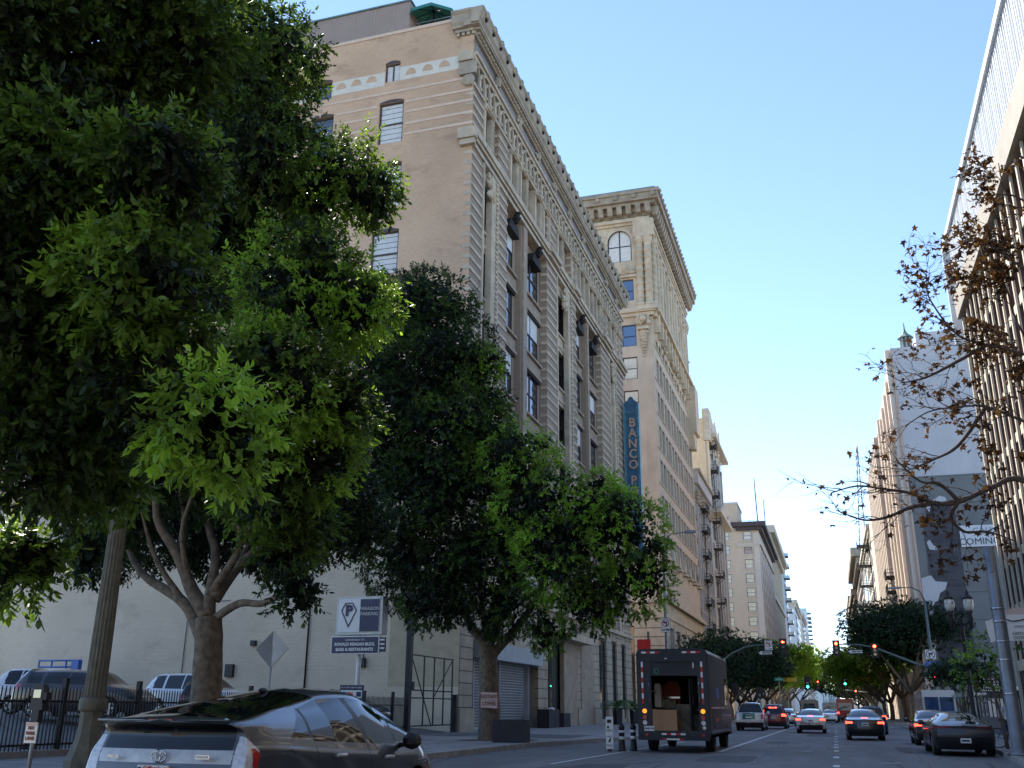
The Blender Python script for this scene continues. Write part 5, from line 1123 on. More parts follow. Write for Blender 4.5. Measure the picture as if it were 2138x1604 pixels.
# ------------------------------------------------------------------ lamp posts and poles
def fluted_lamp(name,label,x,y,h=7.6,sc=1.0):
    t=thing(name,label,'lamp post',(x,y,.15)); b=MB()
    b.lathe(x,y,[(.33*sc,.15),(.33*sc,.5),(.30*sc,.58),(.23*sc,.78),(.195*sc,.92),(.185*sc,1.0),(.185*sc,1.28)],'lamp_conc',8,0,False)
    b.lathe(x,y,[(.21*sc,1.28),(.225*sc,1.32),(.225*sc,1.46),(.195*sc,1.5)],'lamp_conc',20)
    b.build('base',t); b=MB(); b.lathe(x,y,[(.175*sc,1.5),(.17*sc,2.5),(.14*sc,4.8),(.115*sc,h)],'lamp_conc',32,.10,False)
    b.build('fluted_shaft',t)
    b=MB(); b.tube([(x-.55,y,h+.1),(x,y,h-.1),(x+.55,y,h+.1)],.05,'lamp_conc'); b.lathe(x,y,[(.16,h-.1),(.1,h+.1)],'lamp_conc'); b.build('crossarm',t)
    for s in (-.55,.55):
        b=MB(); b.lathe(x+s,y,[(.10,h+.1),(.16,h+.2),(.2,h+.5),(.18,h+.7)],'lantern_glass',10); b.lathe(x+s,y,[(.22,h+.7),(.12,h+.85),(.05,h+.95),(.03,h+1.05)],'dark_metal',10); b.build('lantern',t)
    return t
fluted_lamp('lamp_post','fluted concrete lamp post on the near left pavement, top lost in leaves',-11.9,14.05)
t=thing('twin_lamp','dark twin-lantern street lamp in front of the concrete side wall','lamp post',(6.65,56,.15)); b=MB()
b.lathe(6.65,56,[(.28,.15),(.26,.9),(.16,1.2),(.12,1.4),(.09,5.9),(.12,6.0)],'dark_metal',12); b.build('shaft',t)
b=MB()
for s in (-1,1): b.tube([(6.65,56,5.6),(6.65+s*.3,56,5.75),(6.65+s*.44,56,6.3)],.06,'dark_metal'); b.lathe(6.65+s*.46,56,[(.06,5.45),(.1,5.7),(.16,5.95),(.12,6.2),(.2,6.35)],'dark_metal',10)
b.build('bracket',t)
for s in (-.46,.46):
    b=MB(); b.lathe(6.65+s,56,[(.16,6.35),(.25,6.6),(.26,6.85),(.2,7.0)],'lantern_glass',12)
    for k in range(6): a=k*math.pi/3; b.tube([(6.65+s+.16*math.cos(a),56+.16*math.sin(a),6.35),(6.65+s+.265*math.cos(a),56+.265*math.sin(a),6.8),(6.65+s+.2*math.cos(a),56+.2*math.sin(a),7.0)],.015,'dark_metal',4)
    b.lathe(6.65+s,56,[(.28,7.0),(.2,7.12),(.08,7.2),(.1,7.3),(.03,7.45)],'dark_metal',10); b.build('lantern',t)
t=thing('steel_pole','thick grey steel street light pole at the right edge carrying two banners','lamp post',(5.13,34,.15)); b=MB(); b.lathe(5.13,34,[(.32,.15),(.32,.22),(.2,.24),(.2,3),(.165,6.4)],'pole_steel',16)
for z in (1.9,3.45,4.05,4.45,2.9): b.lathe(5.13,34,[(.21,z),(.21,z+.04)],'chrome',16)
b.build('shaft',t)
t=thing('street_banner','white street banner with pink scalloped top lettered HISTORIC DISTRICT','banner',(5.7,33.9,3.5)); b=MB()
b.prism([(5.32,3.48),(6.12,3.48),(6.12,4.30),(6.0,4.42),(5.7,4.50),(5.45,4.44),(5.32,4.38)],33.88,33.9,'sign_white'); b.build('banner_sheet',t)
b=MB(); b.prism([(5.32,4.28),(6.12,4.28),(6.12,4.30),(6.0,4.42),(5.7,4.50),(5.45,4.44),(5.32,4.38)],33.87,33.879,'notary_bg'); b.tube([(5.33,33.86,4.12),(5.5,33.86,4.06),(5.75,33.86,4.1),(5.95,33.86,4.17),(6.12,33.86,4.15)],.018,'ink_dark',5); b.build('emblem',t)
text_obj('lettering','HISTORIC',.13,'ink_dark',t,facing((.02,-.035,.19),(0,-1,0))); text_obj('lettering','DISTRICT',.13,'ink_dark',t,facing((.02,-.035,.06),(0,-1,0))); text_obj('lettering','SPRING ST',.09,'ink_grey',t,facing((.02,-.035,.40),(0,-1,0)))
t=tag(None,None) if False else None
b=MB(); b.prism([(4.72,4.08),(4.98,4.16),(4.98,3.48),(4.80,3.44)],33.96,33.975,'sign_white'); o=b.build('pole_sign',label='small blank white sign plate on the left side of the thick steel pole',cat='sign')
# far street light (right corner) with signals arm
def signal_head(parent,x,y,z,lit,n=3,back=True,face=-1,arrow=False,yaw=0,w=.36):
    h=MB(); H=n*w; h.box(x-w/2,x+w/2,y-.12,y+.12,z-H,z,'sig_house')
    if back: h.box(x-w/2-.13,x+w/2+.13,y+.0,y+.03,z-H-.13,z+.13,'sig_house')
    s=h.build('signal_head',parent)
    off=Vector(parent.location)
    for i in range(n):
        zc=z-w*(i+.5); on=(i==lit); m={0:'sig_red',2:'sig_green'}.get(i,'amber') if on else 'sig_red_off' if i==0 else 'glass_dark'
        q=MB(); yy=y-.125; 
        pts=[(x+.14*math.cos(k*math.pi/6),zc+.14*math.sin(k*math.pi/6)) for k in range(12)]
        if arrow and on: pts=[(x-.15,zc),(x,zc+.14),(x,zc+.05),(x+.15,zc+.05),(x+.15,zc-.05),(x,zc-.05),(x,zc-.14)]
        q.prism([(a-off.x,c-off.z) for a,c in pts],yy-.02-off.y,yy-off.y,m)
        for k in range(1,6):
            a0=k*math.pi/6;a1=(k+1)*math.pi/6
        o=q.build('lens',None); o.parent=parent if False else s; 
        v=MB()
        for k in range(0,6):
            a0=k*math.pi/6;a1=(k+1)*math.pi/6
            v.face([(x+.17*math.cos(a0)-off.x,yy-off.y,zc+.17*math.sin(a0)-off.z),(x+.17*math.cos(a1)-off.x,yy-off.y,zc+.17*math.sin(a1)-off.z),(x+.17*math.cos(a1)-off.x,yy-.22-off.y,zc+.17*math.sin(a1)-off.z),(x+.17*math.cos(a0)-off.x,yy-.22-off.y,zc+.17*math.sin(a0)-off.z)],'sig_house')
        ov=v.build('visor',None); ov.parent=s
def plate(name,label,cat,x,y,z,w,h,m='sign_white',nd=(0,-1,0),border=None,frame_m='sign_black'):
    t=thing(name,label,cat,(x,y,z)); b=MB(); M=facing((x,y,z),nd)
    def P(a,c,d): return tuple(M@Vector((a,c,d)))
    b.face([P(-w/2,-h/2,0),P(w/2,-h/2,0),P(w/2,h/2,0),P(-w/2,h/2,0)],frame_m if border else m); b.face([P(-w/2,-h/2,-.03),P(w/2,-h/2,-.03),P(w/2,h/2,-.03),P(-w/2,h/2,-.03)],'pole_steel')
    for (a0,c0,a1,c1) in ((-w/2,-h/2,w/2,-h/2),(w/2,-h/2,w/2,h/2),(w/2,h/2,-w/2,h/2),(-w/2,h/2,-w/2,-h/2)): b.face([P(a0,c0,0),P(a1,c1,0),P(a1,c1,-.03),P(a0,c0,-.03)],'pole_steel')
    if border: e=border; b.face([P(-w/2+e,-h/2+e,.004),P(w/2-e,-h/2+e,.004),P(w/2-e,h/2-e,.004),P(-w/2+e,h/2-e,.004)],m)
    b.build('sign_panel',t); return t,M
def onsign(t,fn,m,name='symbol',d=.012):
    b=MB(); b.fr=lambda p:(p[0],-d-p[1],p[2]); fn(b,m); return b.build(name,t,local=True)
def ringsym(cx,cz,R,w):
    def f(b,m):
        for k in range(20):
            a0=2*math.pi*k/20;a1=2*math.pi*(k+1)/20
            b.face([(cx+R*math.cos(a0),0,cz+R*math.sin(a0)),(cx+R*math.cos(a1),0,cz+R*math.sin(a1)),(cx+(R-w)*math.cos(a1),0,cz+(R-w)*math.sin(a1)),(cx+(R-w)*math.cos(a0),0,cz+(R-w)*math.sin(a0))],m)
        a=math.radians(135); dx,dz=math.cos(a)*R*.95,math.sin(a)*R*.95; n=(w*.4*.7,w*.4*.7)
        b.face([(cx+dx-n[0],.002,cz+dz-n[1]),(cx+dx+n[0],.002,cz+dz+n[1]),(cx-dx+n[0],.002,cz-dz+n[1]),(cx-dx-n[0],.002,cz-dz-n[1])],m)
    return f
def turnarrow(cx,cz,s,sg=1):
    def f(b,m):
        b.face([(cx+sg*.12*s,-.003,cz-.6*s),(cx+sg*.36*s,-.003,cz-.6*s),(cx+sg*.36*s,-.003,cz+.3*s),(cx+sg*.12*s,-.003,cz+.1*s)],m)
        b.face([(cx+sg*.36*s,-.003,cz+.3*s),(cx-sg*.2*s,-.003,cz+.3*s),(cx-sg*.2*s,-.003,cz+.06*s),(cx+sg*.12*s,-.003,cz+.08*s)],m)
        b.face([(cx-sg*.2*s,-.003,cz+.48*s),(cx-sg*.62*s,-.003,cz+.18*s),(cx-sg*.2*s,-.003,cz-.12*s)],m)
    return f
def oneway(x,y,z,label,sg=-1,w=1.35,h=.48,mt='sign_white',bg='sign_black'):
    t,_=plate('one_way_sign',label,'sign',x,y,z,w,h,bg); 
    onsign(t,lambda b,m:b.face([(sg*w*.47,0,0),(sg*w*.25,0,h*.42),(sg*w*.25,0,h*.27),(-sg*w*.45,0,h*.27),(-sg*w*.45,0,-h*.27),(sg*w*.25,0,-h*.27),(sg*w*.25,0,-h*.42)],m),mt,'arrow')
    o=text_obj('lettering','ONE WAY',h*.42,bg,t,facing((-sg*w*.08,-.02,0),(0,-1,0)),.01,.95)
R1=thing('signal_mast','right corner signal mast with long curved arm, street light and red signals','traffic light',(8.9,99.5,.15)); b=MB()
b.lathe(8.9,99.5,[(.24,.15),(.2,1),(.15,6),(.1,11.3)],'pole_green',12); b.tube([(8.9,99.5,11.2),(8.6,99.5,12.1),(7.9,99.5,12.5),(6.9,99.5,12.5)],[.08,.07,.06,.05],'pole_green'); b.prism([(5.8,12.4),(6.9,12.4),(6.9,12.58),(6.3,12.62),(5.8,12.52)],99.35,99.65,'pole_steel')
b.tube([(8.9,99.5,5.0),(7.0,99.5,5.75),(5.2,99.5,6.5),(3.9,99.5,7.05),(2.6,99.5,7.3),(.5,99.5,7.35)],[.13,.12,.1,.08,.06,.05],'pole_green'); b.box(2.75,2.8,99.45,99.55,6.9,7.3,'pole_green')
b.build('mast_and_arm',R1)
signal_head(R1,.58,99.3,7.6,0,w=.4); signal_head(R1,4.0,99.3,7.3,0,w=.36); signal_head(R1,9.5,99.3,5.4,0,w=.36,back=False); signal_head(R1,8.95,99.2,4.6,0,w=.36,back=False); signal_head(R1,9.4,99.2,2.65,0,2,w=.36,back=False)
oneway(2.25,99.2,6.65,'white one-way arrow sign hanging from the right signal arm')
t,_=plate('no_turn_sign','square no right turn sign on the right signal mast','sign',8.8,99.2,6.35,.95,.9,border=.03); onsign(t,ringsym(0,0,.4,.06),'ink_dark','circle'); onsign(t,turnarrow(0,0,.45,-1),'sign_black','arrow')
t,_=plate('street_name_sign','blue street name plate below the no right turn sign','sign',8.9,99.1,5.5,1.3,.42,'sign_bluebright'); text_obj('lettering','4th St',.3,'sign_white',t,facing((0,-.02,0),(0,-1,0)))
L1=thing('signal_mast','left corner signal mast with curved arm over the delivery van','traffic light',(-11.6,99.5,.15)); b=MB()
b.lathe(-11.6,99.5,[(.24,.15),(.2,1),(.15,5.0)],'pole_green',12); b.tube([(-11.6,99.5,4.9),(-10.4,99.5,5.7),(-9.2,99.5,6.6),(-8.0,99.5,7.15),(-6.9,99.5,7.35),(-4.4,99.5,7.4)],[.13,.11,.09,.08,.06,.05],'pole_green'); b.box(-6.7,-6.65,99.45,99.55,6.8,7.3,'pole_green'); b.build('mast_and_arm',L1)
signal_head(L1,-4.3,99.3,7.8,0,arrow=True,w=.4)
t,_=plate('no_turn_sign','no left turn sign hanging from the left signal arm','sign',-5.65,99.15,7.3,.75,.95,border=.02); onsign(t,ringsym(0,.13,.3,.05),'sign_red','circle'); onsign(t,turnarrow(0,.13,.36,1),'sign_black','arrow'); text_obj('lettering','3 - 7 PM',.16,'sign_black',t,facing((0,-.02,-.34),(0,-1,0)),.005)
oneway(-6.0,99.15,6.6,'white one-way arrow sign under the left signal arm')
# left street light + sign pole near the van
t=thing('street_light','slim grey street light pole rising behind the delivery van','lamp post',(-10.95,70,.15)); b=MB(); b.lathe(-10.95,70,[(.17,.15),(.13,3),(.11,8),(.08,13)],'pole_steel',10); b.tube([(-10.95,70,12.9),(-10.3,70,13.5),(-9.1,70,13.6)],.05,'pole_steel'); b.box(-9.3,-8.5,69.85,70.15,13.5,13.68,'pole_steel'); b.build('shaft',t)
t,_=plate('no_turn_sign','no left turn sign on the pole behind the delivery van','sign',-10.95,69.8,7.0,.66,.98,border=.015); onsign(t,ringsym(0,.15,.26,.045),'sign_red','circle'); onsign(t,turnarrow(0,.15,.32,1),'sign_black','arrow'); text_obj('lettering','3-7 PM',.19,'sign_black',t,facing((0,-.02,-.32),(0,-1,0)),.005)
# far signals
def far_signal(x,y,z,lit,label,w=.4,xp=None):
    t=thing('far_traffic_light',label,'traffic light',(x,y,z)); signal_head(t,x,y,z+.6,lit,w=w)
    b=MB(); xp=xp or (x-6 if x<0 else x+5); b.tube([(x,y+.1,z+.3),(x+(xp-x)*.6,y+.1,z+.1),(xp,y+.1,z-2.2)],.07,'pole_green',5); b.lathe(xp,y+.1,[(.14,.15),(.1,z-2.1)],'pole_green',6); b.build('arm',t)
far_signal(-3.0,128,4.6,2,'green signal on the left beside the first yellow one-way sign',.45); far_signal(1.6,150,5.6,2,'green signal on the right beside the second yellow one-way sign',.5)
far_signal(-3.0,215,6.6,0,'small red signal on the far left arm',.6); far_signal(1.7,215,5.0,0,'small red signal on the far right arm',.6); far_signal(3.7,190,4.3,0,'low red signal hanging above the red van',.5); 
oneway(-5.2,127.8,4.9,'yellow one-way sign on the left among the trees',-1,1.9,.45,'sign_yellow','sign_yellow'); oneway(4.0,149.8,5.6,'yellow one-way arrow sign pointing right over the road',1,2.0,.55,'sign_yellow','sign_yellow')
t=thing('green_traffic_light','green signal on a pole above the dark red car','traffic light',(-10.1,105,3.2)); signal_head(t,-7.2,105,3.4,2,2,w=.42); b=MB(); b.lathe(-7.2,105.15,[(.1,.15),(.08,3.5)],'pole_green',8); b.build('post',t)
t,_=plate('street_sign','small green street sign on the left beyond the crossing','sign',-5.9,119,4.7,1.0,.35,'sign_green'); text_obj('lettering','4th St',.24,'sign_white',t,facing((0,-.02,0),(0,-1,0)))
b=MB(); b.lathe(-5.9,119.2,[(.07,.15),(.06,5)],'pole_steel',6); b.build('pole',t)
t,_=plate('green_board','dark green slatted board behind the small parked car','sign',7.2,93,2.6,.95,.8,'sign_green')
for k in range(5): onsign(t,lambda b,m,k=k:b.box(-.42,.42,0,.01,-.33+k*.15,-.29+k*.15,m),'pole_green','slat_line')
b=MB(); b.lathe(7.2,93.1,[(.06,.15),(.06,2.3)],'pole_steel',6); b.build('post',t)
# right side lot clutter
t,_=plate('letter_board','black letter board with rows of white capitals on the side lot fence','sign',8.05,60,2.78,1.5,.82,'sign_black')
for k,s_ in enumerate(('ALL DAY','PARKING $ 12','EARLY BIRD 8','LOT FULL AFTER','MAX 6 HOURS')): text_obj('lettering',s_,.13,'sign_white',t,facing((0.05,-.02,.30-k*.15),(0,-1,0)),.004,1.15)
b=MB(); 
for x in (7.4,8.7): b.tube([(x,60.1,.15),(x,60.1,3.2)],.04,'dark_metal')
b.build('posts',t)
t=thing('box_truck','white box truck parked in the side lot behind the letter board','truck',(10.6,72,.15)); b=MB(); b.box(9.2,12.6,70,76,.9,2.9,'car_white'); b.box(9.2,12.6,69.9,69.99,2.2,2.7,'glass_dark'); b.build('cargo_box',t); b=MB(); b.box(9.4,12.4,76.1,78,.7,2.2,'car_white'); b.box(9.3,12.5,70,78,.5,.88,'plastic_black'); b.build('cab',t)
for x in (9.4,12.1):
    for y in (71.5,77): b=MB(); b.fr=lambda p,x=x,y=y:(x+p[1],y+p[0],p[2]); b.prism([(.45*math.cos(k*.4),.6+.45*math.sin(k*.4)) for k in range(16)],0,.28,'tyre'); b.build('wheel',t)
t=thing('shuttle_bus','small white shuttle bus with blue-tinted windows beyond the parked coupe','bus',(7.4,84,0)); b=MB(); b.box(6.3,8.6,82,90,.5,2.9,'car_white'); b.build('body',t)
b=MB(); b.box(6.45,7.4,81.94,81.99,1.3,2.4,'glass_blue'); b.box(7.5,8.45,81.94,81.99,1.3,2.4,'glass_blue'); b.box(6.25,6.29,82.4,89.6,1.3,2.3,'glass_blue'); b.build('windows',t)
for y in (83.4,88.4):
    for x in (6.32,8.3): b=MB(); b.fr=lambda p,x=x,y=y:(x+p[1],y+p[0],p[2]); b.prism([(.42*math.cos(k*.4),.42+.42*math.sin(k*.4)) for k in range(16)],0,.25,'tyre'); b.build('wheel',t)
b=MB(); b.box(8.75,8.95,55.6,97,.15,1.1,'l_conc')
for k in range(26): b.box(8.8,8.86,56+k*1.6,56.06+k*1.6,1.1,2.4,'dark_metal')
b.box(8.8,8.86,56,97,2.3,2.36,'dark_metal'); b.build('side_lot_wall',label='low concrete wall with thin railing along the right side lot',cat='wall')
# bicycle parked by the pole
t=thing('bicycle','bicycle leaning behind the thick steel pole','bicycle',(6.0,40.9,.15)); 
for x in (5.55,6.55):
    b=MB(); pts=[(x+.33*math.cos(k*math.pi/10),40.9,.49+.33*math.sin(k*math.pi/10)) for k in range(21)]; b.tube(pts,.02,'tyre',6)
    for k in range(8): b.tube([(x,40.9,.49),(x+.32*math.cos(k*.785),40.9,.49+.32*math.sin(k*.785))],.003,'chrome',3)
    b.build('wheel',t)
b=MB(); 
for p,q in (((5.55,.49),(5.8,.95)),((5.8,.95),(6.35,.98)),((5.55,.49),(5.98,.46)),((5.98,.46),(5.76,1.08)),((5.98,.46),(6.38,.95)),((6.55,.49),(6.36,1.1))): b.tube([(p[0],40.9,p[1]),(q[0],40.9,q[1])],.018,'lift_blue',6)
b.tube([(6.3,40.65,1.14),(6.36,40.9,1.1),(6.3,41.15,1.14)],.014,'dark_metal',6); b.box(5.62,5.88,40.83,40.97,1.08,1.13,'plastic_black'); b.build('frame',t)
# person ------------------------------------------------------------
def person(name,label,x,y,z0,rz):
    t=thing(name,label,'person',(x,y,z0),rz)
    me=bpy.data.meshes.new('body'); J=[(0,0,.98),(0,.02,1.2),(0,.0,1.42),(0,.01,1.52),(0,.03,1.62),
      (.19,0,1.41),(.24,.03,1.15),(.23,.14,.93),(-.19,0,1.41),(-.24,.0,1.14),(-.22,.1,.9),
      (.10,0,.93),(.11,.06,.50),(.11,-.02,.09),(.11,.13,.04),(-.10,0,.93),(-.11,-.08,.50),(-.11,-.25,.12),(-.11,-.12,.04)]
    E_=[(0,1),(1,2),(2,3),(3,4),(2,5),(5,6),(6,7),(2,8),(8,9),(9,10),(0,11),(11,12),(12,13),(13,14),(0,15),(15,16),(16,17),(17,18)]
    R_=[.15,.15,.16,.06,.095,.065,.05,.035,.065,.05,.035,.105,.07,.045,.035,.105,.07,.045,.035]
    me.from_pydata(J,E_,[]); o=bpy.data.objects.new('body',me); COL.objects.link(o); o.parent=t
    sk=o.modifiers.new('s','SKIN'); 
    if not me.skin_vertices: 
        bm=bmesh.new(); bm.from_mesh(me); bm.verts.layers.skin.verify(); bm.to_mesh(me); bm.free()
    for i,v in enumerate(me.skin_vertices[0].data): v.radius=(R_[i],R_[i]*.85); v.use_root=(i==0)
    o.modifiers.new('ss','SUBSURF').levels=2; o.modifiers['ss'].render_levels=2; me.materials.append(MT['skin'])
    dg=bpy.context.evaluated_depsgraph_get(); m2=bpy.data.meshes.new_from_object(o.evaluated_get(dg)); 
    o.modifiers.clear(); m2.name='body'; m2.materials.clear()
    for q in ('skin','cloth_white','cloth_black'): m2.materials.append(MT[q])
    for p in m2.polygons:
        c=p.center; p.use_smooth=True; p.material_index=1 if (.95<c.z<1.47 and not(abs(c.x)>.19 and c.z<1.12)) else (2 if c.z<=.95 and abs(c.x)<.19 else 0)
    o.data=m2
    b=MB(); b.ball((0,-.015,1.66),.105,'hair_black',12,8,(.9,1.02,1.1)); b.build('hair',t,local=True)
    b=MB()
    for s in (-.035,.035): b.ball((s,.115,1.63),.012,'hair_black',6,4)
    b.prism([(-.012,1.60),(.012,1.60),(0,1.63)],.11,.14,'skin'); b.box(-.025,.025,.105,.118,1.565,1.573,'notary_ink'); b.build('face',t,local=True)
    for s in (-1,1):
        b=MB(); hx,hy,hz=(.23,.16,.9) if s>0 else (-.22,.12,.87)
        b.ball((hx,hy,hz),.04,'skin',8,6,(.6,1,1))
        for k in range(4): b.tube([(hx+.0,hy-.03+k*.018,hz-.03),(hx-.005*s,hy-.028+k*.019,hz-.07),(hx-.015*s,hy-.02+k*.018,hz-.10+.008*abs(k-1.5))],.008,'skin',5)
        b.tube([(hx,hy+.035,hz+.01),(hx-.01*s,hy+.055,hz-.02),(hx-.015*s,hy+.055,hz-.05)],.009,'skin',5); b.build('hand',t,local=True)
    return t
person('person','person in pale shirt and black trousers walking by the thick steel pole',6.45,44,.15,math.radians(15))
# ------------------------------------------------------------------ left: parking lot frontage
def picket_fence(name,label,Ya,Yb,X=-18.9,h=1.72):
    t=thing(name,label,'fence',(X,Ya,.15)); b=MB()
    y=Ya
    while y<Yb: 
        b.box(X-.012,X+.012,y,y+.025,.28,h,'black_iron'); b.prism([(y-.004,h),(y+.029,h),(y+.0125,h+.08)],X-.012,X+.012,'black_iron','x'); y+=.125
    b.build('pickets',t); b=MB()
    for z in (.4,h-.3): b.box(X-.02,X+.02,Ya,Yb,z,z+.05,'black_iron')
    b.build('rails',t)
    y=Ya
    while y<Yb+.1: q=MB(); q.box(X-.06,X+.06,y-.06,y+.06,.15,h+.3,'black_iron'); q.build('post',t); y+=2.9
    b=MB(); b.box(X-.15,X+.15,Ya,Yb,.14,.3,'kerb_conc'); b.build('plinth',t); return t
picket_fence('picket_fence','black iron picket fence along the parking lot edge',12.5,43)
GTE=thing('tall_gate','tall black diagonal-braced vehicle gate beside the corner building','gate',(-18.9,43.3,.15)); b=MB()
for y in (45.0,46.3,47.6,48.8): b.box(-18.93,-18.87,y-.03,y+.03,.5,3.75,'black_iron')
for z in (.5,1.75,2.1,3.7): b.box(-18.92,-18.88,43.3,48.9,z,z+.06,'black_iron')
b.tube([(-18.9,43.4,3.7),(-18.9,46.1,.5)],.03,'black_iron',5); b.tube([(-18.9,46.3,1.8),(-18.9,48.8,3.7)],.03,'black_iron',5); b.build('gate_leaf',GTE)
b=MB(); b.box(-19.02,-18.78,43.0,43.3,.15,8.5,'black_iron'); b.box(-18.78,-18.6,43.0,43.2,2.1,2.5,'black_iron'); b.build('gate_post',GTE)
b=MB(); b.box(-19,-18.7,48.95,49.2,.15,2.0,'black_iron'); b.build('side_post',GTE)
# parking sign
PS=thing('parking_sign','tall parking lot sign box with P diamond above a navy board','sign',(-18.55,37,.15)); b=MB()
b.tube([(-18.55,37.2,.15),(-18.55,37.2,4.3)],.10,'white_enamel',10); b.build('pole',PS)
b=MB(); b.box(-19.6,-17.5,37,37.55,4.2,5.75,'white_enamel'); b.build('light_box',PS)
b=MB(); b.box(-19.5,-17.62,36.975,36.995,4.3,5.65,'sign_white'); b.build('face_panel',PS)
b=MB(); b.box(-18.5,-17.64,36.955,36.972,4.32,5.63,'navy'); 
def poly_ring(b,pts,w,m,y0,y1):
    c=(sum(p[0] for p in pts)/len(pts),sum(p[1] for p in pts)/len(pts)); inn=[(p[0]+(c[0]-p[0])*w,p[1]+(c[1]-p[1])*w) for p in pts]
    for i in range(len(pts)): j=(i+1)%len(pts); b.prism([pts[i],pts[j],inn[j],inn[i]],y0,y1,m)
poly_ring(b,[(-19.2,5.5),(-18.86,5.5),(-18.66,5.18),(-19.02,4.48),(-19.38,5.18)],.13,'navy',36.95,36.972); b.build('emblem',PS)
lp_=Vector(PS.location)
def ptext(s,x,z,size,m='navy',bold=0,ws=1,y=36.94): return text_obj('lettering',s,size,m,PS,facing((x-lp_.x,y-lp_.y,z-lp_.z),(0,-1,0)),bold,ws)
ptext('P',-19.02,5.16,.6,'navy',.03); ptext('PARAGON',-18.07,5.24,.19,'sign_white'); ptext('PARKING',-18.07,5.02,.19,'sign_white')
b=MB(); b.box(-19.75,-17.55,36.95,37.1,3.42,4.14,'sign_white'); b.box(-19.7,-17.6,36.93,36.948,3.46,4.10,'navy'); b.box(-17.6,-17.3,37.0,37.08,3.5,4.08,'navy')
for z in (3.95,3.78,3.62): b.box(-17.56,-17.34,36.98,36.998,z,z+.06,'sign_white')
b.build('navy_board',PS)
ptext('CONVENIENT TO',-18.65,3.98,.11,'sign_white',0,1,36.92); ptext('RONALD REAGAN BLDG.',-18.65,3.81,.165,'sign_white',.006,.98,36.92); ptext('BARS & RESTAURANTS',-18.65,3.60,.165,'sign_white',.006,1.02,36.92)
CC=thing('payment_sign','small navy sign about accepted credit cards below the parking sign','sign',(-18.58,36.8,2)); b=MB(); b.box(-19.1,-18.05,36.75,36.8,1.45,2.2,'navy'); b.box(-19.05,-18.1,36.73,36.748,1.7,2.0,'sign_white')
b.box(-18.98,-18.8,36.715,36.728,1.76,1.94,'sign_bluebright'); b.box(-18.75,-18.6,36.715,36.728,1.78,1.92,'sign_red'); b.box(-18.58,-18.5,36.715,36.728,1.78,1.92,'orange'); b.box(-18.34,-18.14,36.715,36.728,1.76,1.94,'navy'); b.box(-19.05,-18.1,36.73,36.748,1.52,1.6,'sign_white'); b.build('sign_panel',CC)
text_obj('lettering','WE ACCEPT CREDIT CARDS',.075,'sign_white',CC,facing((0,-.075,.10),(0,-1,0)))
b=MB(); b.tube([(-18.58,36.85,.15),(-18.58,36.85,2.1)],.04,'pole_steel'); b.build('post',CC)
t=thing('diamond_sign','back of a grey diamond warning sign on a thin post inside the fence','sign',(-18.7,30.7,.15)); b=MB(); b.fr=lambda p:(-18.7+p[0]*.9-p[1]*.0,30.7+p[0]*.25+p[1],p[2])
b.prism([(-.62,3.25),(0,2.62),(.0,3.9)],-.02,.02,'pole_steel'); b.prism([(.0,2.62),(.62,3.3),(.0,3.9)],-.02,.02,'white_enamel'); b.build('sign_plate',t)
b=MB(); b.box(-18.73,-18.68,30.68,30.73,.15,3.4,'pole_steel'); b.build('post',t)
# scissor lift rail, delineators, meter, clutter
t=thing('lift_platform','blue work lift platform rails standing in the lot','lift',(-41.5,46,1.0)); b=MB()
for z in (2.95,3.35,3.7): b.tube([(-43.1,46,z),(-40.2,46,z)],.05,'lift_blue')
for x in (-43.1,-42.2,-41.2,-40.2): b.tube([(x,46,2.7),(x,46,3.75)],.05,'lift_blue')
b.box(-43.1,-40.2,45.9,47.1,2.55,2.7,'lift_blue'); b.box(-40.6,-40.1,45.7,46,3.1,3.7,'lift_blue'); b.build('guard_rails',t); b=MB()
for s in (-1,1): b.tube([(-43,46.5+s*.3,1.5),(-40.4,46.5+s*.3,2.5)],.06,'lift_blue'); b.tube([(-40.4,46.5+s*.3,1.5),(-43,46.5+s*.3,2.5)],.06,'lift_blue')
b.box(-43.1,-40.2,45.9,47.1,1.2,1.6,'lift_blue'); b.build('scissor_base',t)
def delin(x,y,label):
    t=thing('delineator_post',label,'bollard',(x,y,.3),0,'orange delineator posts behind the fence'); b=MB(); b.lathe(0,0,[(.22,0),(.22,.05),(.09,.07)],'tyre',12); b.build('base',t,local=True); b=MB(); b.lathe(0,0,[(.06,.07),(.06,1.02),(.03,1.08)],'orange',10); 
    b.lathe(0,0,[(.063,.62),(.063,.74)],'sign_white',10); b.lathe(0,0,[(.063,.82),(.063,.94)],'sign_white',10); b.build('post',t,local=True); return t
delin(-19.6,21.0,'orange and white delineator post just left of the fluted lamp post'); delin(-19.9,20.0,'orange and white delineator post farther left of the fluted lamp post')
t=thing('parking_meter','grey parking meter with a small paper sign, beside the lamp post','parking meter',(-11.8,12.72,.15)); b=MB()
b.tube([(-11.8,12.72,.15),(-11.8,12.72,1.15)],.032,'pole_steel',10); b.build('post',t); b=MB(); b.fr=lambda p:(-11.8+p[0],12.72+p[1],p[2]); b.box(-.07,.07,-.05,.05,1.1,1.32,'dark_metal'); b.box(-.13,.13,-.06,.06,1.3,1.4,'dark_metal')
b.prism([(-.10,1.4),(.10,1.4),(.12,1.55),(.08,1.68),(-.08,1.68),(-.12,1.55)],-.055,.055,'dark_metal'); b.build('meter_head',t)
b=MB(); b.fr=lambda p:(-11.8+p[0],12.72+p[1],p[2]); b.box(-.07,.07,-.065,-.0555,1.48,1.6,'glass_dark'); b.box(.09,.17,-.05,.05,1.45,1.56,'dark_metal'); b.build('display',t)
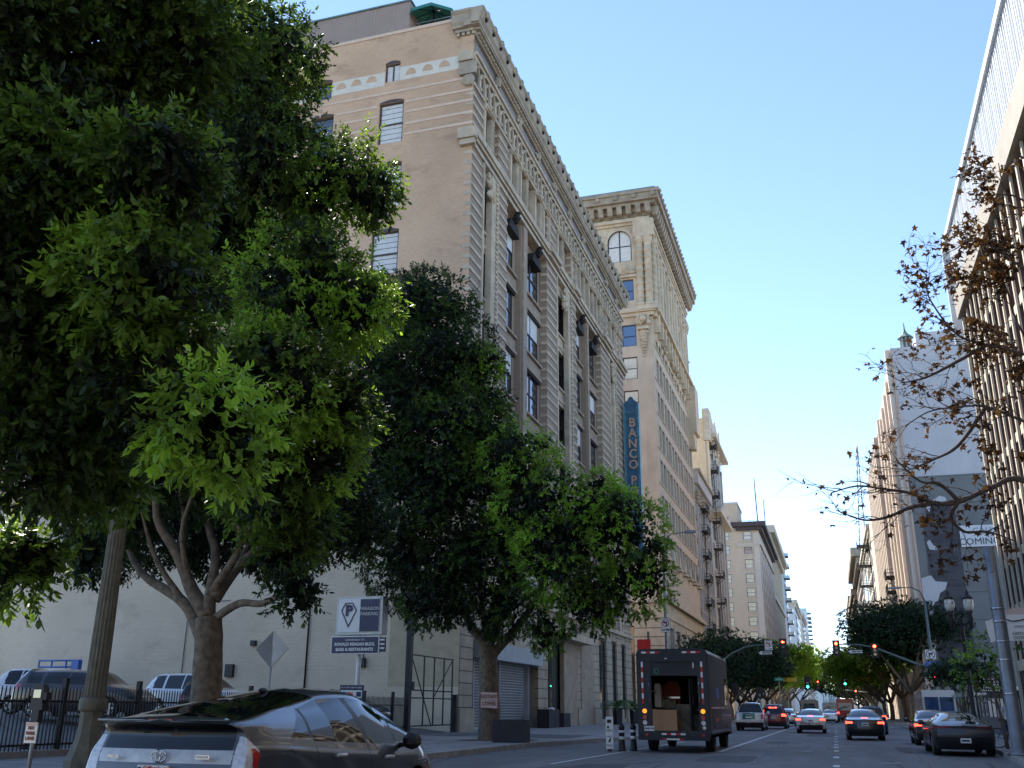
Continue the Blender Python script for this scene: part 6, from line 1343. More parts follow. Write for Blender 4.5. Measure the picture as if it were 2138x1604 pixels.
t=thing('bike_lane_sign','small pink and white paper sign taped to the meter post','sign',(-11.8,12.67,1.0)); b=MB(); b.box(-11.92,-11.7,12.66,12.675,.82,1.12,'sign_white'); b.box(-11.92,-11.7,12.652,12.659,1.07,1.12,'notary_bg'); b.build('paper',t)
for k,s_ in enumerate(('NO','PARK','LANE')): text_obj('lettering',s_,.07,'notary_ink',t,facing((-.01,-.02,.035-k*.075),(0,-1,0)),.002)
t=thing('notary_sign','pale pink NOTARY COFFEE sign strapped to the tree trunk','sign',(-13.3,38.4,1.7)); b=MB(); b.fr=lambda p:(-13.25+p[0],38.40+p[1],p[2]-p[0]*.04)
b.box(-.37,.37,-.02,0,1.35,1.98,'notary_ink'); b.box(-.35,.35,-.03,-.021,1.37,1.96,'notary_bg'); b.box(-.31,.31,-.036,-.031,1.655,1.675,'notary_ink'); b.build('sign_board',t)
text_obj('lettering','NOTARY',.21,'notary_ink',t,facing((.05,-.055,.10),(0,-1,0)),.003,.80); text_obj('lettering','COFFEE',.21,'notary_ink',t,facing((.05,-.055,-.17),(0,-1,0)),.003,.80)
# kiosk sign + bollards + planters
t=thing('sidewalk_sign','narrow white arrow sign panel on the buffer in front of the delivery van','sign',(-7.45,34.3,0)); b=MB(); b.box(-7.58,-7.33,34.28,34.32,.08,1.12,'sign_white'); b.box(-7.52,-7.4,34.2,34.4,0,.08,'dark_metal'); b.build('panel',t)
b=MB(); b.box(-7.53,-7.39,34.268,34.278,.92,1.03,'sign_black'); b.prism([(-7.55,.75),(-7.5,.86),(-7.45,.75)],34.268,34.278,'sign_black'); b.box(-7.52,-7.4,34.268,34.278,.60,.605,'sign_black'); b.prism([(-7.5,.3),(-7.44,.3),(-7.4,.4),(-7.42,.44),(-7.47,.38)],34.268,34.278,'sign_black'); b.build('symbols',t)
for z in (.68,.48,.2): text_obj('lettering','ONLY',.08,'sign_black',t,facing((0,-.045,z),(0,-1,0)))
def bollard(x,y,label):
    t=thing('bollard',label,'bollard',(x,y,0),0,'short black bollards with white bands'); b=MB(); b.lathe(0,0,[(.15,0),(.13,.05),(.10,.35),(.095,.72),(.11,.74),(.11,.78),(.09,.82),(.05,.9)],'dark_metal',14); b.build('post',t,local=True)
    b=MB(); b.lathe(0,0,[(.101,.38),(.101,.48)],'sign_white',14); b.lathe(0,0,[(.101,.60),(.101,.68)],'sign_white',14); b.build('bands',t,local=True)
bollard(-7.1,34.6,'short banded bollard right next to the narrow arrow sign'); bollard(-6.85,35.4,'short banded bollard against the delivery van')
def bx_planter(name,label,x0,x1,y0,y1,h,bag=False):
    t=thing(name,label,'planter',((x0+x1)/2,(y0+y1)/2,.15)); b=MB(); b.wall if False else None
    b.box(x0,x1,y0,y0+.04,.15,h,'planter'); b.box(x0,x1,y1-.04,y1,.15,h,'planter'); b.box(x0,x0+.04,y0+.04,y1-.04,.15,h,'planter'); b.box(x1-.04,x1,y0+.04,y1-.04,.15,h,'planter'); b.box(x0+.04,x1-.04,y0+.04,y1-.04,.15,h-.1,'soil'); b.build('tub',t)
    if bag: b=MB(); b.lump(((x0+x1)/2+.2,(y0+y1)/2,h),.18,'sign_white',4,(1.3,1,.7)); b.build('plastic_bag',t)
    return t
bx_planter('planter_box','long low black planter box beside the notary tree',-12.35,-11.05,36.2,36.8,.95); bx_planter('planter_box','black planter box with plastic bag by the roller gate',-18.3,-17.5,62.5,65.0,1.3,True); bx_planter('planter_box','small black planter box at the stone doorway',-18.3,-17.6,66.6,68.4,1.05)
def palm(x,y,label,h=1.3):
    t=thing('potted_palm',label,'plant',(x,y,.15),0,'potted palms by the shop windows'); b=MB(); b.lathe(0,0,[(.35,0),(.42,h)],'planter',4,0,False); b.build('pot',t,local=True)
    n=900; rg=np.random.default_rng(int(y*10)); a=rg.uniform(0,6.28,40); C=[];D=[];Nn=[];L_=[]
    for k in range(40):
        d=np.array([math.cos(a[k]),math.sin(a[k]),rg.uniform(.4,1.3)]); d/=np.linalg.norm(d); p=np.array([0,0,h])
        for s in range(22):
            p=p+d*.065; d=d+np.array([0,0,-.055]); d/=np.linalg.norm(d); side=np.cross(d,[0,0,1]); side/=max(1e-6,np.linalg.norm(side))
            for sg in (-1,1): C.append(p.copy()); D.append((d*.6+side*sg*.8)/1.0); Nn.append(np.cross(d,side)); L_.append(.30)
    C=np.array(C);D=nrm(np.array(D));Nn=nrm(np.cross(D,np.array(Nn)+rg.normal(0,.1,(len(C),3)))); me=leaves_mesh('fronds',C,D,Nn,np.array(L_),np.full(len(C),.035),rg.random(len(C)),'leaf_palm'); o=bpy.data.objects.new('fronds',me); COL.objects.link(o); o.parent=t
palm(-16.8,80.5,'potted palm left of the pair by the shop windows'); palm(-16.6,86.5,'potted palm right of the pair, nearest the delivery van')
t=thing('red_hanging_box','bright red vertical sign box on the pole left of the van roof','sign',(-13.6,75,3)); b=MB(); b.box(-14.0,-13.0,75,75.3,3.6,6.4,'red_box'); b.build('box',t); b=MB(); b.lathe(-13.2,75.5,[(.12,.15),(.09,7)],'lamp_conc',10); b.build('pole',t)
#@@P5

# ------------------------------------------------------------------ vehicles
def cr(P,n):
    P=np.array(P,float); out=[]
    for i in range(len(P)-1):
        p0=P[max(i-1,0)];p1=P[i];p2=P[i+1];p3=P[min(i+2,len(P)-1)]
        for j in range(n): t=j/n; out.append(.5*((2*p1)+(p2-p0)*t+(2*p0-5*p1+4*p2-p3)*t*t+(3*p1-p0-3*p2+p3)*t**3))
    out.append(P[-1]); return np.array(out)
def prof(lst):
    a=cr(lst,8); o=np.argsort(a[:,0]); return a[o,0],a[o,1]
def car(name,label,x,y,sp,z=0,rz=0,group=None,cat='car',q=1.0):
    L,Wd,H=sp['L'],sp['W'],sp['H']; T=prof(sp['top']); Bt=prof(sp['belt']); RP=prof(sp.get('rear',[(.2,.12),(.45,.0),(.75,.02),(1.0,.06),(1.5,.1)])); FP=prof(sp.get('front',[(.2,.12),(.45,.0),(.7,.06),(1.0,.15)]))
    top=lambda v:np.interp(v,*T); belt=lambda v:np.interp(v,*Bt)
    tf=sp.get('roofw',.70); t=thing(name,label,cat,(x,y,z),rz,group)
    ns=int(120*q); nt=int(7*q)+2
    ys=np.linspace(0,L,ns+1); ring=[]
    for v in ys:
        zt=float(top(v)); zb=min(float(belt(v)),zt-.03); f=min(1,max(0,(zt-zb-.03)/(H-float(belt(L*.5))-.1)))
        e=max(0,1-v/.55); e2=max(0,1-(L-v)/.9); pl=1-sp.get('pl',.09)*e**2-.20*e2**2.2; W2=Wd/2*pl
        Wr=W2*(.93+(tf-.93)*f)
        c=[(W2*.90,.22),(W2*.975,.36),(W2,.58),(W2*.99,zb-.12),(W2*.95,zb-.015),(W2*.935-(W2*.935-Wr)*.5,zb+(zt-zb)*.48),(Wr,zt-.115*f-.02),(Wr*.86,zt-.04*f-.008),(Wr*.5,zt-.004),(0,zt+.012)]
        ring.append(cr(c,nt))
    ring=np.array(ring); m=ring.shape[1]
    V=np.zeros((ns+1,m,3)); V[:,:,0]=ring[:,:,0]; V[:,:,2]=ring[:,:,1]
    fr=np.clip(1-ys/.6,0,1)[:,None]; ff=np.clip(1-(L-ys)/.8,0,1)[:,None]
    V[:,:,1]=ys[:,None]+np.interp(ring[:,:,1],*RP)*fr-np.interp(ring[:,:,1],*FP)*ff
    capn=int(36*q)+4; ks=np.linspace(0,1,capn+1)[:-1]
    def cap(R,sg):
        C=np.zeros((capn,m,3))
        for i,k in enumerate(ks): C[i,:,0]=R[:,0]*k; C[i,:,2]=R[:,2]; C[i,:,1]=R[:,1]-sg*sp.get('bulge',.10)*(1-k*k)-sg*.0
        return C
    G=np.concatenate([cap(V[0],1),V,cap(V[-1],-1)[::-1]],0); n=G.shape[0]
    A=G[:-1,:-1];B_=G[1:,:-1];C_=G[1:,1:];D_=G[:-1,1:]; cen=(A+B_+C_+D_)/4
    nr=np.cross(B_-A,D_-A); nl=np.linalg.norm(nr,axis=2); bad=nl<1e-9; nl=np.maximum(nl,1e-9); nr=nr/nl[...,None]
    flip=np.sign((nr*(cen-np.array([0,L/2,.6]))).sum(2)); flip[flip==0]=1; nr*=flip[...,None]
    w,yy,zz=cen[...,0],cen[...,1],cen[...,2]; reg=np.full(w.shape,0); names=['body']; mats=[sp['paint']]
    def R(nm,mt,mask):
        names.append(nm); mats.append(mt); reg[mask]=len(names)-1
    wh=sp.get('wheels',(.85,L-.95)); wr=sp.get('wr',.33)
    gh=zz>belt(yy)+.035; side=(np.abs(nr[...,0])>.5)
    rg=sp['rg']; ws=sp['ws']; roofhw=np.interp(yy,ys,ring[:,6*nt,0])
    inset=sp.get('inset',.93)
    R('rear_window','car_glass',gh&~side&(yy>rg[0])&(yy<rg[1])&(w<roofhw*inset)&(zz>sp.get('rgz',0))) 
    R('windshield','car_glass',gh&~side&(yy>ws[0])&(yy<ws[1])&(w<roofhw*inset))
    for a,c in sp['sw']: R('side_window','car_glass',side&(zz>belt(yy)+.05)&(zz<top(yy)-.10)&(yy>a+ (zz-.9)*sp.get('slant',.0))&(yy<c)&(np.abs(nr[...,1])<.8))
    if 'extra' in sp:
        for nm,mt,fn in sp['extra']: R(nm,mt,fn(w,yy,zz,nr))
    hole=np.zeros(w.shape,bool)
    for wy in wh: hole|=((yy-wy)**2+(zz-wr*1.0)**2<(wr*1.17)**2)&(np.abs(nr[...,0])>.4)&(zz<.95)
    R('underbody','plastic_black',(zz<.27)&~hole)
    reg[hole|bad]=-1
    idx=np.arange(n*m).reshape(n,m); fa=np.stack([idx[:-1,:-1],idx[1:,:-1],idx[1:,1:],idx[:-1,1:]],-1)
    flat=G.reshape(-1,3)
    groups={}
    for i,(nm,mt) in enumerate(zip(names,mats)):
        sel=reg==i
        if not sel.any(): continue
        for s in (1,-1):
            key=(nm,) if nm in ('body','rear_window','windshield','underbody','tailgate_trim','tailgate_panel','lower_glass','lower_trim','brake_light') else (nm,i,s)
            fl=fa[sel]; fl=fl if s>0 else fl[:,::-1]
            vv=flat*np.array([s,1,1]); groups.setdefault(key,[]).append((fl,vv,mt,nm))
    for key,lst in groups.items():
        vs=[];fs=[];o=0
        for fl,vv,mt,nm in lst:
            u,inv=np.unique(fl.ravel(),return_inverse=True); vs.append(vv[u]); fs.append(inv.reshape(-1,4)+o); o+=len(u)
        me=bpy.data.meshes.new(lst[0][3]); vs=np.concatenate(vs); fs=np.concatenate(fs)
        me.from_pydata(vs.tolist(),[],fs.tolist()); me.materials.append(MT[lst[0][2]]); me.polygons.foreach_set('use_smooth',[True]*len(me.polygons))
        bm=bmesh.new(); bm.from_mesh(me); bmesh.ops.remove_doubles(bm,verts=bm.verts,dist=.0008); bmesh.ops.recalc_face_normals(bm,faces=bm.faces); bm.to_mesh(me); bm.free()
        me.update(); ob=bpy.data.objects.new(lst[0][3],me); COL.objects.link(ob); ob.parent=t
    for wy in wh:
        for s in (1,-1):
            b=MB(); W2=Wd/2; b.fr=lambda p,s=s,wy=wy:(s*(W2-.26+p[1]),wy+p[0],wr+p[2]); nn=24
            pr=[(0.02,wr*.93),(.0,wr*.93),(.03,wr),(.19,wr),(.225,wr*.93),(.225,wr*.68)]
            rs=[[(r*math.cos(2*math.pi*j/nn),d,r*math.sin(2*math.pi*j/nn)) for j in range(nn)] for d,r in pr]; b.rings(rs,'tyre',True); wo=b.build('wheel',t,local=True)
            b=MB(); b.fr=lambda p,s=s,wy=wy:(s*(W2-.26+p[1]),wy+p[0],wr+p[2])
            for k in range(5):
                a=k*2*math.pi/5; b.prism([(.05*math.cos(a+1.2),.05*math.sin(a+1.2)),(wr*.66*math.cos(a+.16),wr*.66*math.sin(a+.16)),(wr*.66*math.cos(a-.16),wr*.66*math.sin(a-.16)),(.05*math.cos(a-1.2),.05*math.sin(a-1.2))],.20,.236,'rim')
            rs=[[(r*math.cos(2*math.pi*j/nn),d,r*math.sin(2*math.pi*j/nn)) for j in range(nn)] for d,r in ((.226,wr*.68),(.236,wr*.64),(.215,wr*.61))]; b.rings(rs,'rim',False)
            ro=b.build('rim',None); ro.parent=wo
    b=MB(); b.box(-Wd/2+.24,Wd/2-.24,.35,L-.4,.2,.8,'plastic_black'); b.build('wheel_wells',t,local=True)
    my=sp.get('mirror',L*.66)
    for s in (1,-1): 
        b=MB(); b.lump((s*(Wd/2+.10),my,float(belt(my))+.08),.11,sp.get('mirm',sp['paint']),2,(1.1,.6,.85),.05); b.tube([(s*(Wd/2-.06),my,float(belt(my))+.03),(s*(Wd/2+.06),my,float(belt(my))+.05)],.03,'plastic_black',6); b.build('mirror',t,local=True)
    pz=sp.get('plate')
    if pz: b=MB(); b.box(-.16,.16,sp.get('platey',-.125),sp.get('platey',-.125)+.02,pz,pz+.15,'plate_white'); b.box(-.12,.12,sp.get('platey',-.125)-.002,sp.get('platey',-.125)-.001,pz+.045,pz+.10,'navy'); b.build('licence_plate',t,local=True)
    return t
def lights(w0,z0,z1,y1,on=True,name='tail_light',w1=9): return (name,'brake_on' if on else 'tail_red',lambda w,y,z,n:(w>w0)&(w<w1)&(z>z0)&(z<z1)&(y<y1))
def chmsl(z0,z1,hw,y1): return ('brake_light','brake_on',lambda w,y,z,n:(w<hw)&(z>z0)&(z<z1)&(y<y1)&(n[...,1]<.3))
def sedan(paint,L=4.75,W=1.83,H=1.45,on=True,extra=(),**k):
    d=dict(L=L,W=W,H=H,paint=paint,top=[(0,.98),(.35,1.04),(.62,1.08),(1.0,1.24),(1.5,1.4),(2.1,H),(2.7,H-.015),(3.2,1.27),(3.75,1.0),(4.2,.90),(4.55,.78),(L,.62)],
      belt=[(0,.93),(.8,.98),(2,.95),(3.6,.90),(L,.60)],rg=(.62,1.62),ws=(2.62,3.8),sw=[(1.15,1.55),(1.62,2.3),(2.38,3.15)],plate=.68,mirror=3.1,
      extra=[*([] if k.get('nolights') else [lights(.58,.77,.885,.30,on)]),('lower_trim','plastic_black',lambda w,y,z,n:(z<.40)&(w<.62)&(y<.3)&(z>.26)),*extra]); d.update(k); return d
def suv(paint,L=4.6,W=1.88,H=1.70,on=True,extra=(),**k):
    d=dict(L=L,W=W,H=H,paint=paint,top=[(0,1.56),(.18,1.64),(.6,H-.01),(1.6,H),(2.4,H-.02),(2.95,1.52),(3.5,1.12),(4.1,1.02),(4.4,.9),(L,.7)],
      belt=[(0,1.08),(2,1.03),(3.4,.98),(L,.7)],rear=[(.2,.12),(.45,.0),(.8,.0),(1.05,.03),(1.3,.14),(1.6,.28),(1.8,.34)],rg=(-1,.5),ws=(2.5,3.55),sw=[(.45,1.0),(1.08,1.95),(2.03,2.95)],plate=.75,mirror=2.95,
      extra=[('rear_window','car_glass',lambda w,y,z,n:(w<.66)&(z>1.12)&(z<1.5)&(y<.4)&(n[...,1]<-.3)),lights(.62,.92,1.10,.3,on),('lower_trim','plastic_black',lambda w,y,z,n:(z<.5)&(z>.26)&(y<.3)),*extra]); d.update(k); return d
# near hatchback ------------------------------------------------
hb=dict(L=4.46,W=1.745,H=1.50,paint='car_charcoal',roofw=.66,
  top=[(0,1.195),(.12,1.22),(.35,1.25),(.8,1.335),(1.3,1.41),(1.8,1.48),(2.2,1.50),(2.6,1.475),(3.1,1.33),(3.55,1.10),(3.8,.985),(4.1,.90),(4.3,.80),(4.46,.66)],
  belt=[(0,1.02),(.5,1.02),(1.5,.96),(3.0,.88),(3.7,.84),(4.46,.62)],
  rear=[(.2,.14),(.45,.02),(.7,.06),(.9,.10),(1.10,.16),(1.20,.02),(1.5,.0)],rg=(.20,1.62),ws=(2.45,3.86),sw=[],wheels=(.82,3.52),wr=.31,bulge=.07,pl=.07,mirror=3.12,mirm='plastic_black',plate=.68,platey=-.06,inset=.9,
  extra=[('rear_window','car_glass',lambda w,y,z,n:(w<.60-.0*y)&(y>.16)&(y<1.58)&(n[...,2]>.75)),
   ('lower_glass','car_glass',lambda w,y,z,n:(w<.66)&(z>.955)&(z<1.18)&(y<.40)&(n[...,1]<-.15)),
   ('tailgate_trim','panel_silver',lambda w,y,z,n:(w<.68)&(z>.85)&(z<.955)&(y<.25)&(n[...,1]<-.4)),
   ('side_window','car_glass',lambda w,y,z,n:(np.abs(n[...,0])>.35)&(y>.78+np.clip((z-1.03)*1.35,0,1))&(y<1.16)&(z>1.035)&(z<np.interp(y,[.7,1.0,1.3],[1.05,1.25,1.36]))),
   ('side_window','car_glass',lambda w,y,z,n:(np.abs(n[...,0])>.35)&(y>1.20)&(y<2.12+(1.4-z)*.42)&(z>1.00-(y-1.2)*.045)&(z<np.interp(y,[1.2,1.6,2.2,2.6],[1.305,1.385,1.415,1.40]))),
   ('side_window','car_glass',lambda w,y,z,n:(np.abs(n[...,0])>.35)&(y>2.22+(1.4-z)*.42)&(y<3.02)&(z>.955-(y-2.3)*.045)&(z<np.interp(y,[2.2,2.5,2.9,3.3],[1.415,1.39,1.275,1.13]))),
   ('side_window','car_glass',lambda w,y,z,n:(np.abs(n[...,0])>.3)&(y>3.08)&(y<3.42)&(z>.94)&(z<np.interp(y,[2.9,3.3,3.5],[1.27,1.09,.98]))),
   ('window_surround','plastic_black',lambda w,y,z,n:(np.abs(n[...,0])>.35)&(((y>1.155)&(y<1.205)&(z>1.03)&(z<1.30)))),
   ('window_surround','plastic_black',lambda w,y,z,n:(np.abs(n[...,0])>.35)&(y>3.02)&(y<3.08)&(z>.94)&(z<1.21)),
   ('window_surround','plastic_black',lambda w,y,z,n:(np.abs(n[...,0])>.35)&(y>2.11+(1.4-z)*.42)&(y<2.23+(1.4-z)*.42)&(z>.99)&(z<1.41)),
   ('door_seam','plastic_black',lambda w,y,z,n:(np.abs(n[...,0])>.5)&(z<.97)&(z>.3)&((np.abs(y-(1.22-.25*np.clip(.75-z,0,1)))<.010)|(np.abs(y-2.32)<.010)|(np.abs(y-3.35)<.010))),
   ('tail_light','tail_clear',lambda w,y,z,n:(w>.69)&(z>.50)&(z<1.175)&(y<np.interp(z,[.50,.7,.95,1.18],[.05,.17,.26,.05]))),
   ('tail_light_marker','tail_red',lambda w,y,z,n:(w>.76)&(z>.80)&(z<.97)&(y>.17)&(y<np.interp(z,[.7,.92,1.15],[.18,.265,.05]))),
   ('headlight','headlamp',lambda w,y,z,n:(w>.42)&(y>3.95)&(z>.62)&(z<.80)&(n[...,2]<.9)&(y>3.95+(.8-z)*.6))])
T=car('hatchback_car','charcoal hybrid hatchback with sloping black rear glass, nearest car at bottom left',-5.93,7.95,hb,q=3.2); T.scale=(1.055,1.10,1.055)
b=MB()
for yy,zz in ((1.62,.86),(2.72,.80)):
    b.tube([(.885,yy-.10,zz),(.905,yy-.06,zz+.005),(.905,yy+.07,zz),(.885,yy+.11,zz-.003)],.019,'panel_silver',8)
b.build('door_handle',T,local=True)
b=MB(); 
for k in range(24): a0=k*2*math.pi/24;a1=(k+1)*2*math.pi/24; b.tube([(.855+.005,.72+.085*math.cos(a0),.86+.085*math.sin(a0)),(.86,.72+.085*math.cos(a1),.86+.085*math.sin(a1))],.004,'plastic_black',4)
b.build('fuel_door',T,local=True)
b=MB()
def el(cx,cz,rx,rz_,w=.009,n=22,yv=-.005):
    P=[(cx+rx*math.cos(2*math.pi*i/n),yv,cz+rz_*math.sin(2*math.pi*i/n)) for i in range(n+1)]; b.tube(P,w,'chrome',5)
el(0,.903,.075,.05,.007,22,-.0); el(0,.918,.05,.022,.006); el(0,.903,.024,.045,.006); b.build('badge',T,local=True)
b=MB(); b.box(-.155,.155,-.066,-.062,.79,.827,'sign_white'); b.box(-.15,-.11,-.069,-.067,.795,.815,'navy'); b.box(.11,.145,-.069,-.067,.795,.815,'sign_red'); b.build('plate_header',T,local=True)
text_obj('plate_script','California',.045,'sign_red',T,facing((0,-.07,.808),(0,-1,0)),0)
text_obj('model_letters','PRIUS',.036,'chrome',T,facing((-.47,.0,.89),(0,-1,0)),.001,1.3); b=MB(); b.box(.38,.52,-.012,-.006,.885,.92,'chrome'); b.box(.39,.50,-.016,-.0125,.892,.913,'panel_silver'); b.build('trim_badge',T,local=True)
b=MB(); b.tube([(.0,.17,1.22),(-.15,.5,1.275),(-.3,.72,1.315)],.012,'plastic_black',6); b.tube([(0,.18,1.22),(.0,.12,1.2)],.02,'plastic_black',6); b.build('rear_wiper',T,local=True)
b=MB(); b.lump((0,1.52,1.47),.05,'plastic_black',2,(.6,1.6,.6),.05); b.build('roof_antenna',T,local=True)
b=MB(); b.box(.84,.885,3.62,3.74,.70,.715,'chrome'); b.box(.84,.885,3.60,3.76,.73,.745,'chrome'); b.build('fender_badge',T,local=True)
b=MB(); b.tube([(.60,.05,1.21),(.68,.0,1.195),(-.68,.0,1.195),(-.60,.05,1.21)],.012,'car_charcoal',6); b.box(-.12,.12,-.035,-.01,1.19,1.205,'tail_red'); b.build('spoiler_lip',T,local=True)
# traffic
car('black_sedan','black sedan with lit brake lights waiting right of the dashed line',1.30,52.6,sedan('car_black',4.8,1.85,1.46,extra=[chmsl(1.04,1.075,.16,.75)]),q=.8)
wsd=sedan('car_silverwhite',4.7,1.84,1.46,extra=[chmsl(1.03,1.065,.14,.75),('lower_trim','plastic_black',lambda w,y,z,n:(z<.52)&(z>.26)&(w<.72)&(y<.3))])
T=car('white_sedan','off-white sedan with red lettering along its rear bumper, centre lane',-1.58,66.5,wsd,q=.8)
text_obj('bumper_lettering','ESTOY MEJOR ALTO',.15,'taxi_pink',T,facing((0,-.135,.60),(0,-1,0)),.003,.92)
pk=dict(L=5.4,W=1.98,H=1.86,paint='car_white',top=[(0,1.16),(1.3,1.17),(1.75,1.2),(1.9,1.62),(2.2,1.84),(3.0,1.86),(3.4,1.74),(4.0,1.22),(4.7,1.15),(5.1,1.02),(5.4,.8)],belt=[(0,1.12),(3.8,1.1),(5.4,.8)],rear=[(.2,.15),(.5,.0),(1.1,.02),(1.9,.02)],rg=(1.72,2.12),ws=(3.2,4.05),sw=[(2.15,2.6),(2.68,3.5)],plate=.52,wr=.38,wheels=(1.1,4.3),mirror=3.5,
  extra=[('tailgate_panel','uhaul_green',lambda w,y,z,n:(w<.42)&(z>.78)&(z<1.18)&(y<.3)),('tail_light','tail_red',lambda w,y,z,n:(w>.82)&(z>.78)&(z<1.1)&(y<.25)),('lower_trim','plastic_black',lambda w,y,z,n:(z<.62)&(z>.26)&(y<.3))])
T=car('pickup_truck','white pickup with teal tailgate panel just ahead of the delivery van',-5.75,71.5,pk,q=.8,cat='pickup')
b=MB(); b.box(-.22,.22,-.125,-.11,.84,.94,'sign_white'); b.box(-.98,.98,-.22,-.05,.56,.66,'chrome'); b.build('rear_bumper',T,local=True); text_obj('tailgate_lettering','RENT ME',.09,'sign_white',T,facing((0,-.115,1.04),(0,-1,0)),.004)
car('red_suv','dark red SUV with lit tail lights beside the pickup',-4.55,79,suv('car_red',4.8,1.95,1.78,extra=[chmsl(1.50,1.58,.3,.5)]),q=.7)
car('silver_hatchback','silver car with sloping rear glass ahead of the dark red SUV',-4.25,93,sedan('car_silver',4.6,1.85,1.5,on=False),q=.6)
car('small_white_car','small white car far ahead between the two lanes',-.75,122,sedan('car_white',4.4,1.78,1.46,on=False),q=.5)
car('blue_car','dark car with reddish rear roof hidden in front of the black sedan',2.05,66,suv('car_blue',4.7,1.88,1.62,on=True),q=.5)
car('grey_car','small grey car far down the middle lane beside the red van',.0,146,sedan('car_silver',4.6,1.8,1.45,on=False),q=.4)
sp=sedan('car_satin',4.95,1.94,1.38,on=False,nolights=True,rear=[(.2,.18),(.45,.04),(.7,.0),(.85,.10),(1.0,.05)],extra=[('tail_light','tail_red',lambda w,y,z,n:(w>.42)&(z>.875)&(z<.91)&(y<.5)),('lower_trim','plastic_black',lambda w,y,z,n:(z<.60)&(z>.26)&(y<.5)&(w<.90))],top=[(0,.95),(.25,1.0),(.6,1.08),(1.2,1.22),(1.8,1.34),(2.4,1.38),(2.9,1.36),(3.5,1.16),(4.0,.96),(4.5,.85),(4.95,.62)],rg=(.32,2.1),wr=.36,plate=.42,roofw=.62,pl=.16,bulge=.17,platey=-.19)
T=car('grey_coupe','satin dark grey coupe parked at the right kerb, nearest on that side',3.93,36.2,sp,q=1.3)
b=MB(); 
for k in range(3): b.tube([(.30+k*.12+.05*math.cos(a*.8),.98,1.09+.05*math.sin(a*.8)+.0) for a in range(9)],.008,'sign_white',4)
b.build('window_sticker',T,local=True)
car('dark_compact','dark compact car, left tail light lit, parked ahead of the satin grey coupe',4.0,46.5,sedan('car_brown',4.3,1.76,1.44,on=True),q=.8)
# small distant vehicles
def boxveh(name,label,cat,x,y,w,h,l,m,dark=True,tail=True):
    t=thing(name,label,cat,(x,y,0)); b=MB(); b.prism([(x-w/2,.55),(x+w/2,.55),(x+w/2,h-.15),(x+w/2-.15,h),(x-w/2+.15,h),(x-w/2,h-.15)],y,y+l,m); b.build('body',t)
    b=MB(); b.box(x-w*.38,x+w*.38,y-.03,y-.005,h*.5,h*.82,'glass_dark'); b.build('rear_window',t)
    for s in (-1,1):
        b=MB(); b.box(x+s*w*.42-.14,x+s*w*.42+.14,y-.04,y-.008,h*.35,h*.43,'brake_on' if tail else 'tail_red'); b.build('tail_light',t)
        b=MB(); b.fr=lambda p,s=s:(x+s*(w/2-.15)+p[1],y+.8+p[0],p[2]); b.prism([(.4*math.cos(k*.45),.4+.4*math.sin(k*.45)) for k in range(14)],-.14,.14,'tyre'); b.build('wheel',t)
    b=MB(); b.box(x-w/2+.05,x+w/2-.05,y-.12,y,.45,.7,'plastic_black'); b.build('bumper',t); return t
boxveh('red_van','bright red van seen from behind far up the road','van',1.15,132,2.1,2.75,5.5,'bus_red')
boxveh('box_truck','white box truck far up the left lane','truck',-3.3,140,2.2,2.7,6,'offwhite_stone',tail=False); boxveh('city_bus','grey van far up the middle lane','van',-.9,160,2.0,2.5,6,'car_silver',tail=False)
# delivery van --------------------------------------------------
VX0,VX1,VY,VL=-6.46,-4.02,34.3,7.4; vz0,vz1=.48,3.36
V=thing('delivery_van','dark navy step van with its rear roller door half open, boxes inside','van',((VX0+VX1)/2,VY,0))
b=MB(); r=.16; 
sec=[(VX0,vz0),(VX0,vz1-r),(VX0+r*.3,vz1-r*.3),(VX0+r,vz1),(VX1-r,vz1),(VX1-r*.3,vz1-r*.3),(VX1,vz1-r),(VX1,vz0)]
inn=[(VX0+.06,vz0),(VX0+.06,vz1-r-.02),(VX0+.10,vz1-.1),(VX0+r+.02,vz1-.06),(VX1-r-.02,vz1-.06),(VX1-.1,vz1-.1),(VX1-.06,vz1-r-.02),(VX1-.06,vz0)]
for (p,q) in zip(sec,sec[1:]): b.face([(p[0],VY,p[1]),(q[0],VY,q[1]),(q[0],VY+VL-1.0,q[1]),(p[0],VY+VL-1.0,p[1])],'van_navy')
for (p,q) in zip(inn,inn[1:]): b.face([(p[0],VY+.06,p[1]),(q[0],VY+.06,q[1]),(q[0],VY+VL-2.2,q[1]),(p[0],VY+VL-2.2,p[1])],'van_inside')
b.face([(VX0,VY+VL-2.2,vz0),(VX1,VY+VL-2.2,vz0),(VX1,VY+VL-2.2,vz1),(VX0,VY+VL-2.2,vz1)],'van_inside')
b.box(VX0,VX1,VY+.02,VY+VL-.2,vz0,vz0+.1,'van_navy'); b.prism([(VY+VL-1.0,vz0),(VY+VL-.1,vz0),(VY+VL,1.5),(VY+VL-.35,1.75),(VY+VL-1.0,vz1-.1)],VX0+.03,VX1-.03,'van_navy','x')
b.build('body_shell',V)
ox0,ox1,oz0,oz1=VX0+.50,VX1-.36,.70,2.47
b=MB(); b.box(VX0+.01,ox0,VY-.03,VY+.05,vz0,vz1-.2,'van_navy'); b.box(ox1,VX1-.01,VY-.03,VY+.05,vz0,vz1-.2,'van_navy'); b.prism([(VX0+.01,vz1-.2),(VX1-.01,vz1-.2),(VX1-.06,vz1-.05),(VX1-.16,vz1),(VX0+.16,vz1),(VX0+.06,vz1-.05)],VY-.03,VY+.05,'van_navy'); b.box(ox0,ox1,VY-.03,VY+.05,vz0,oz0,'van_navy'); b.box(ox0,ox1,VY-.03,VY+.05,2.95,vz1-.2,'van_navy'); b.build('rear_frame',V)
b=MB(); b.box(ox0,ox1,VY+.0,VY+.04,oz1,2.95,'van_navy'); 
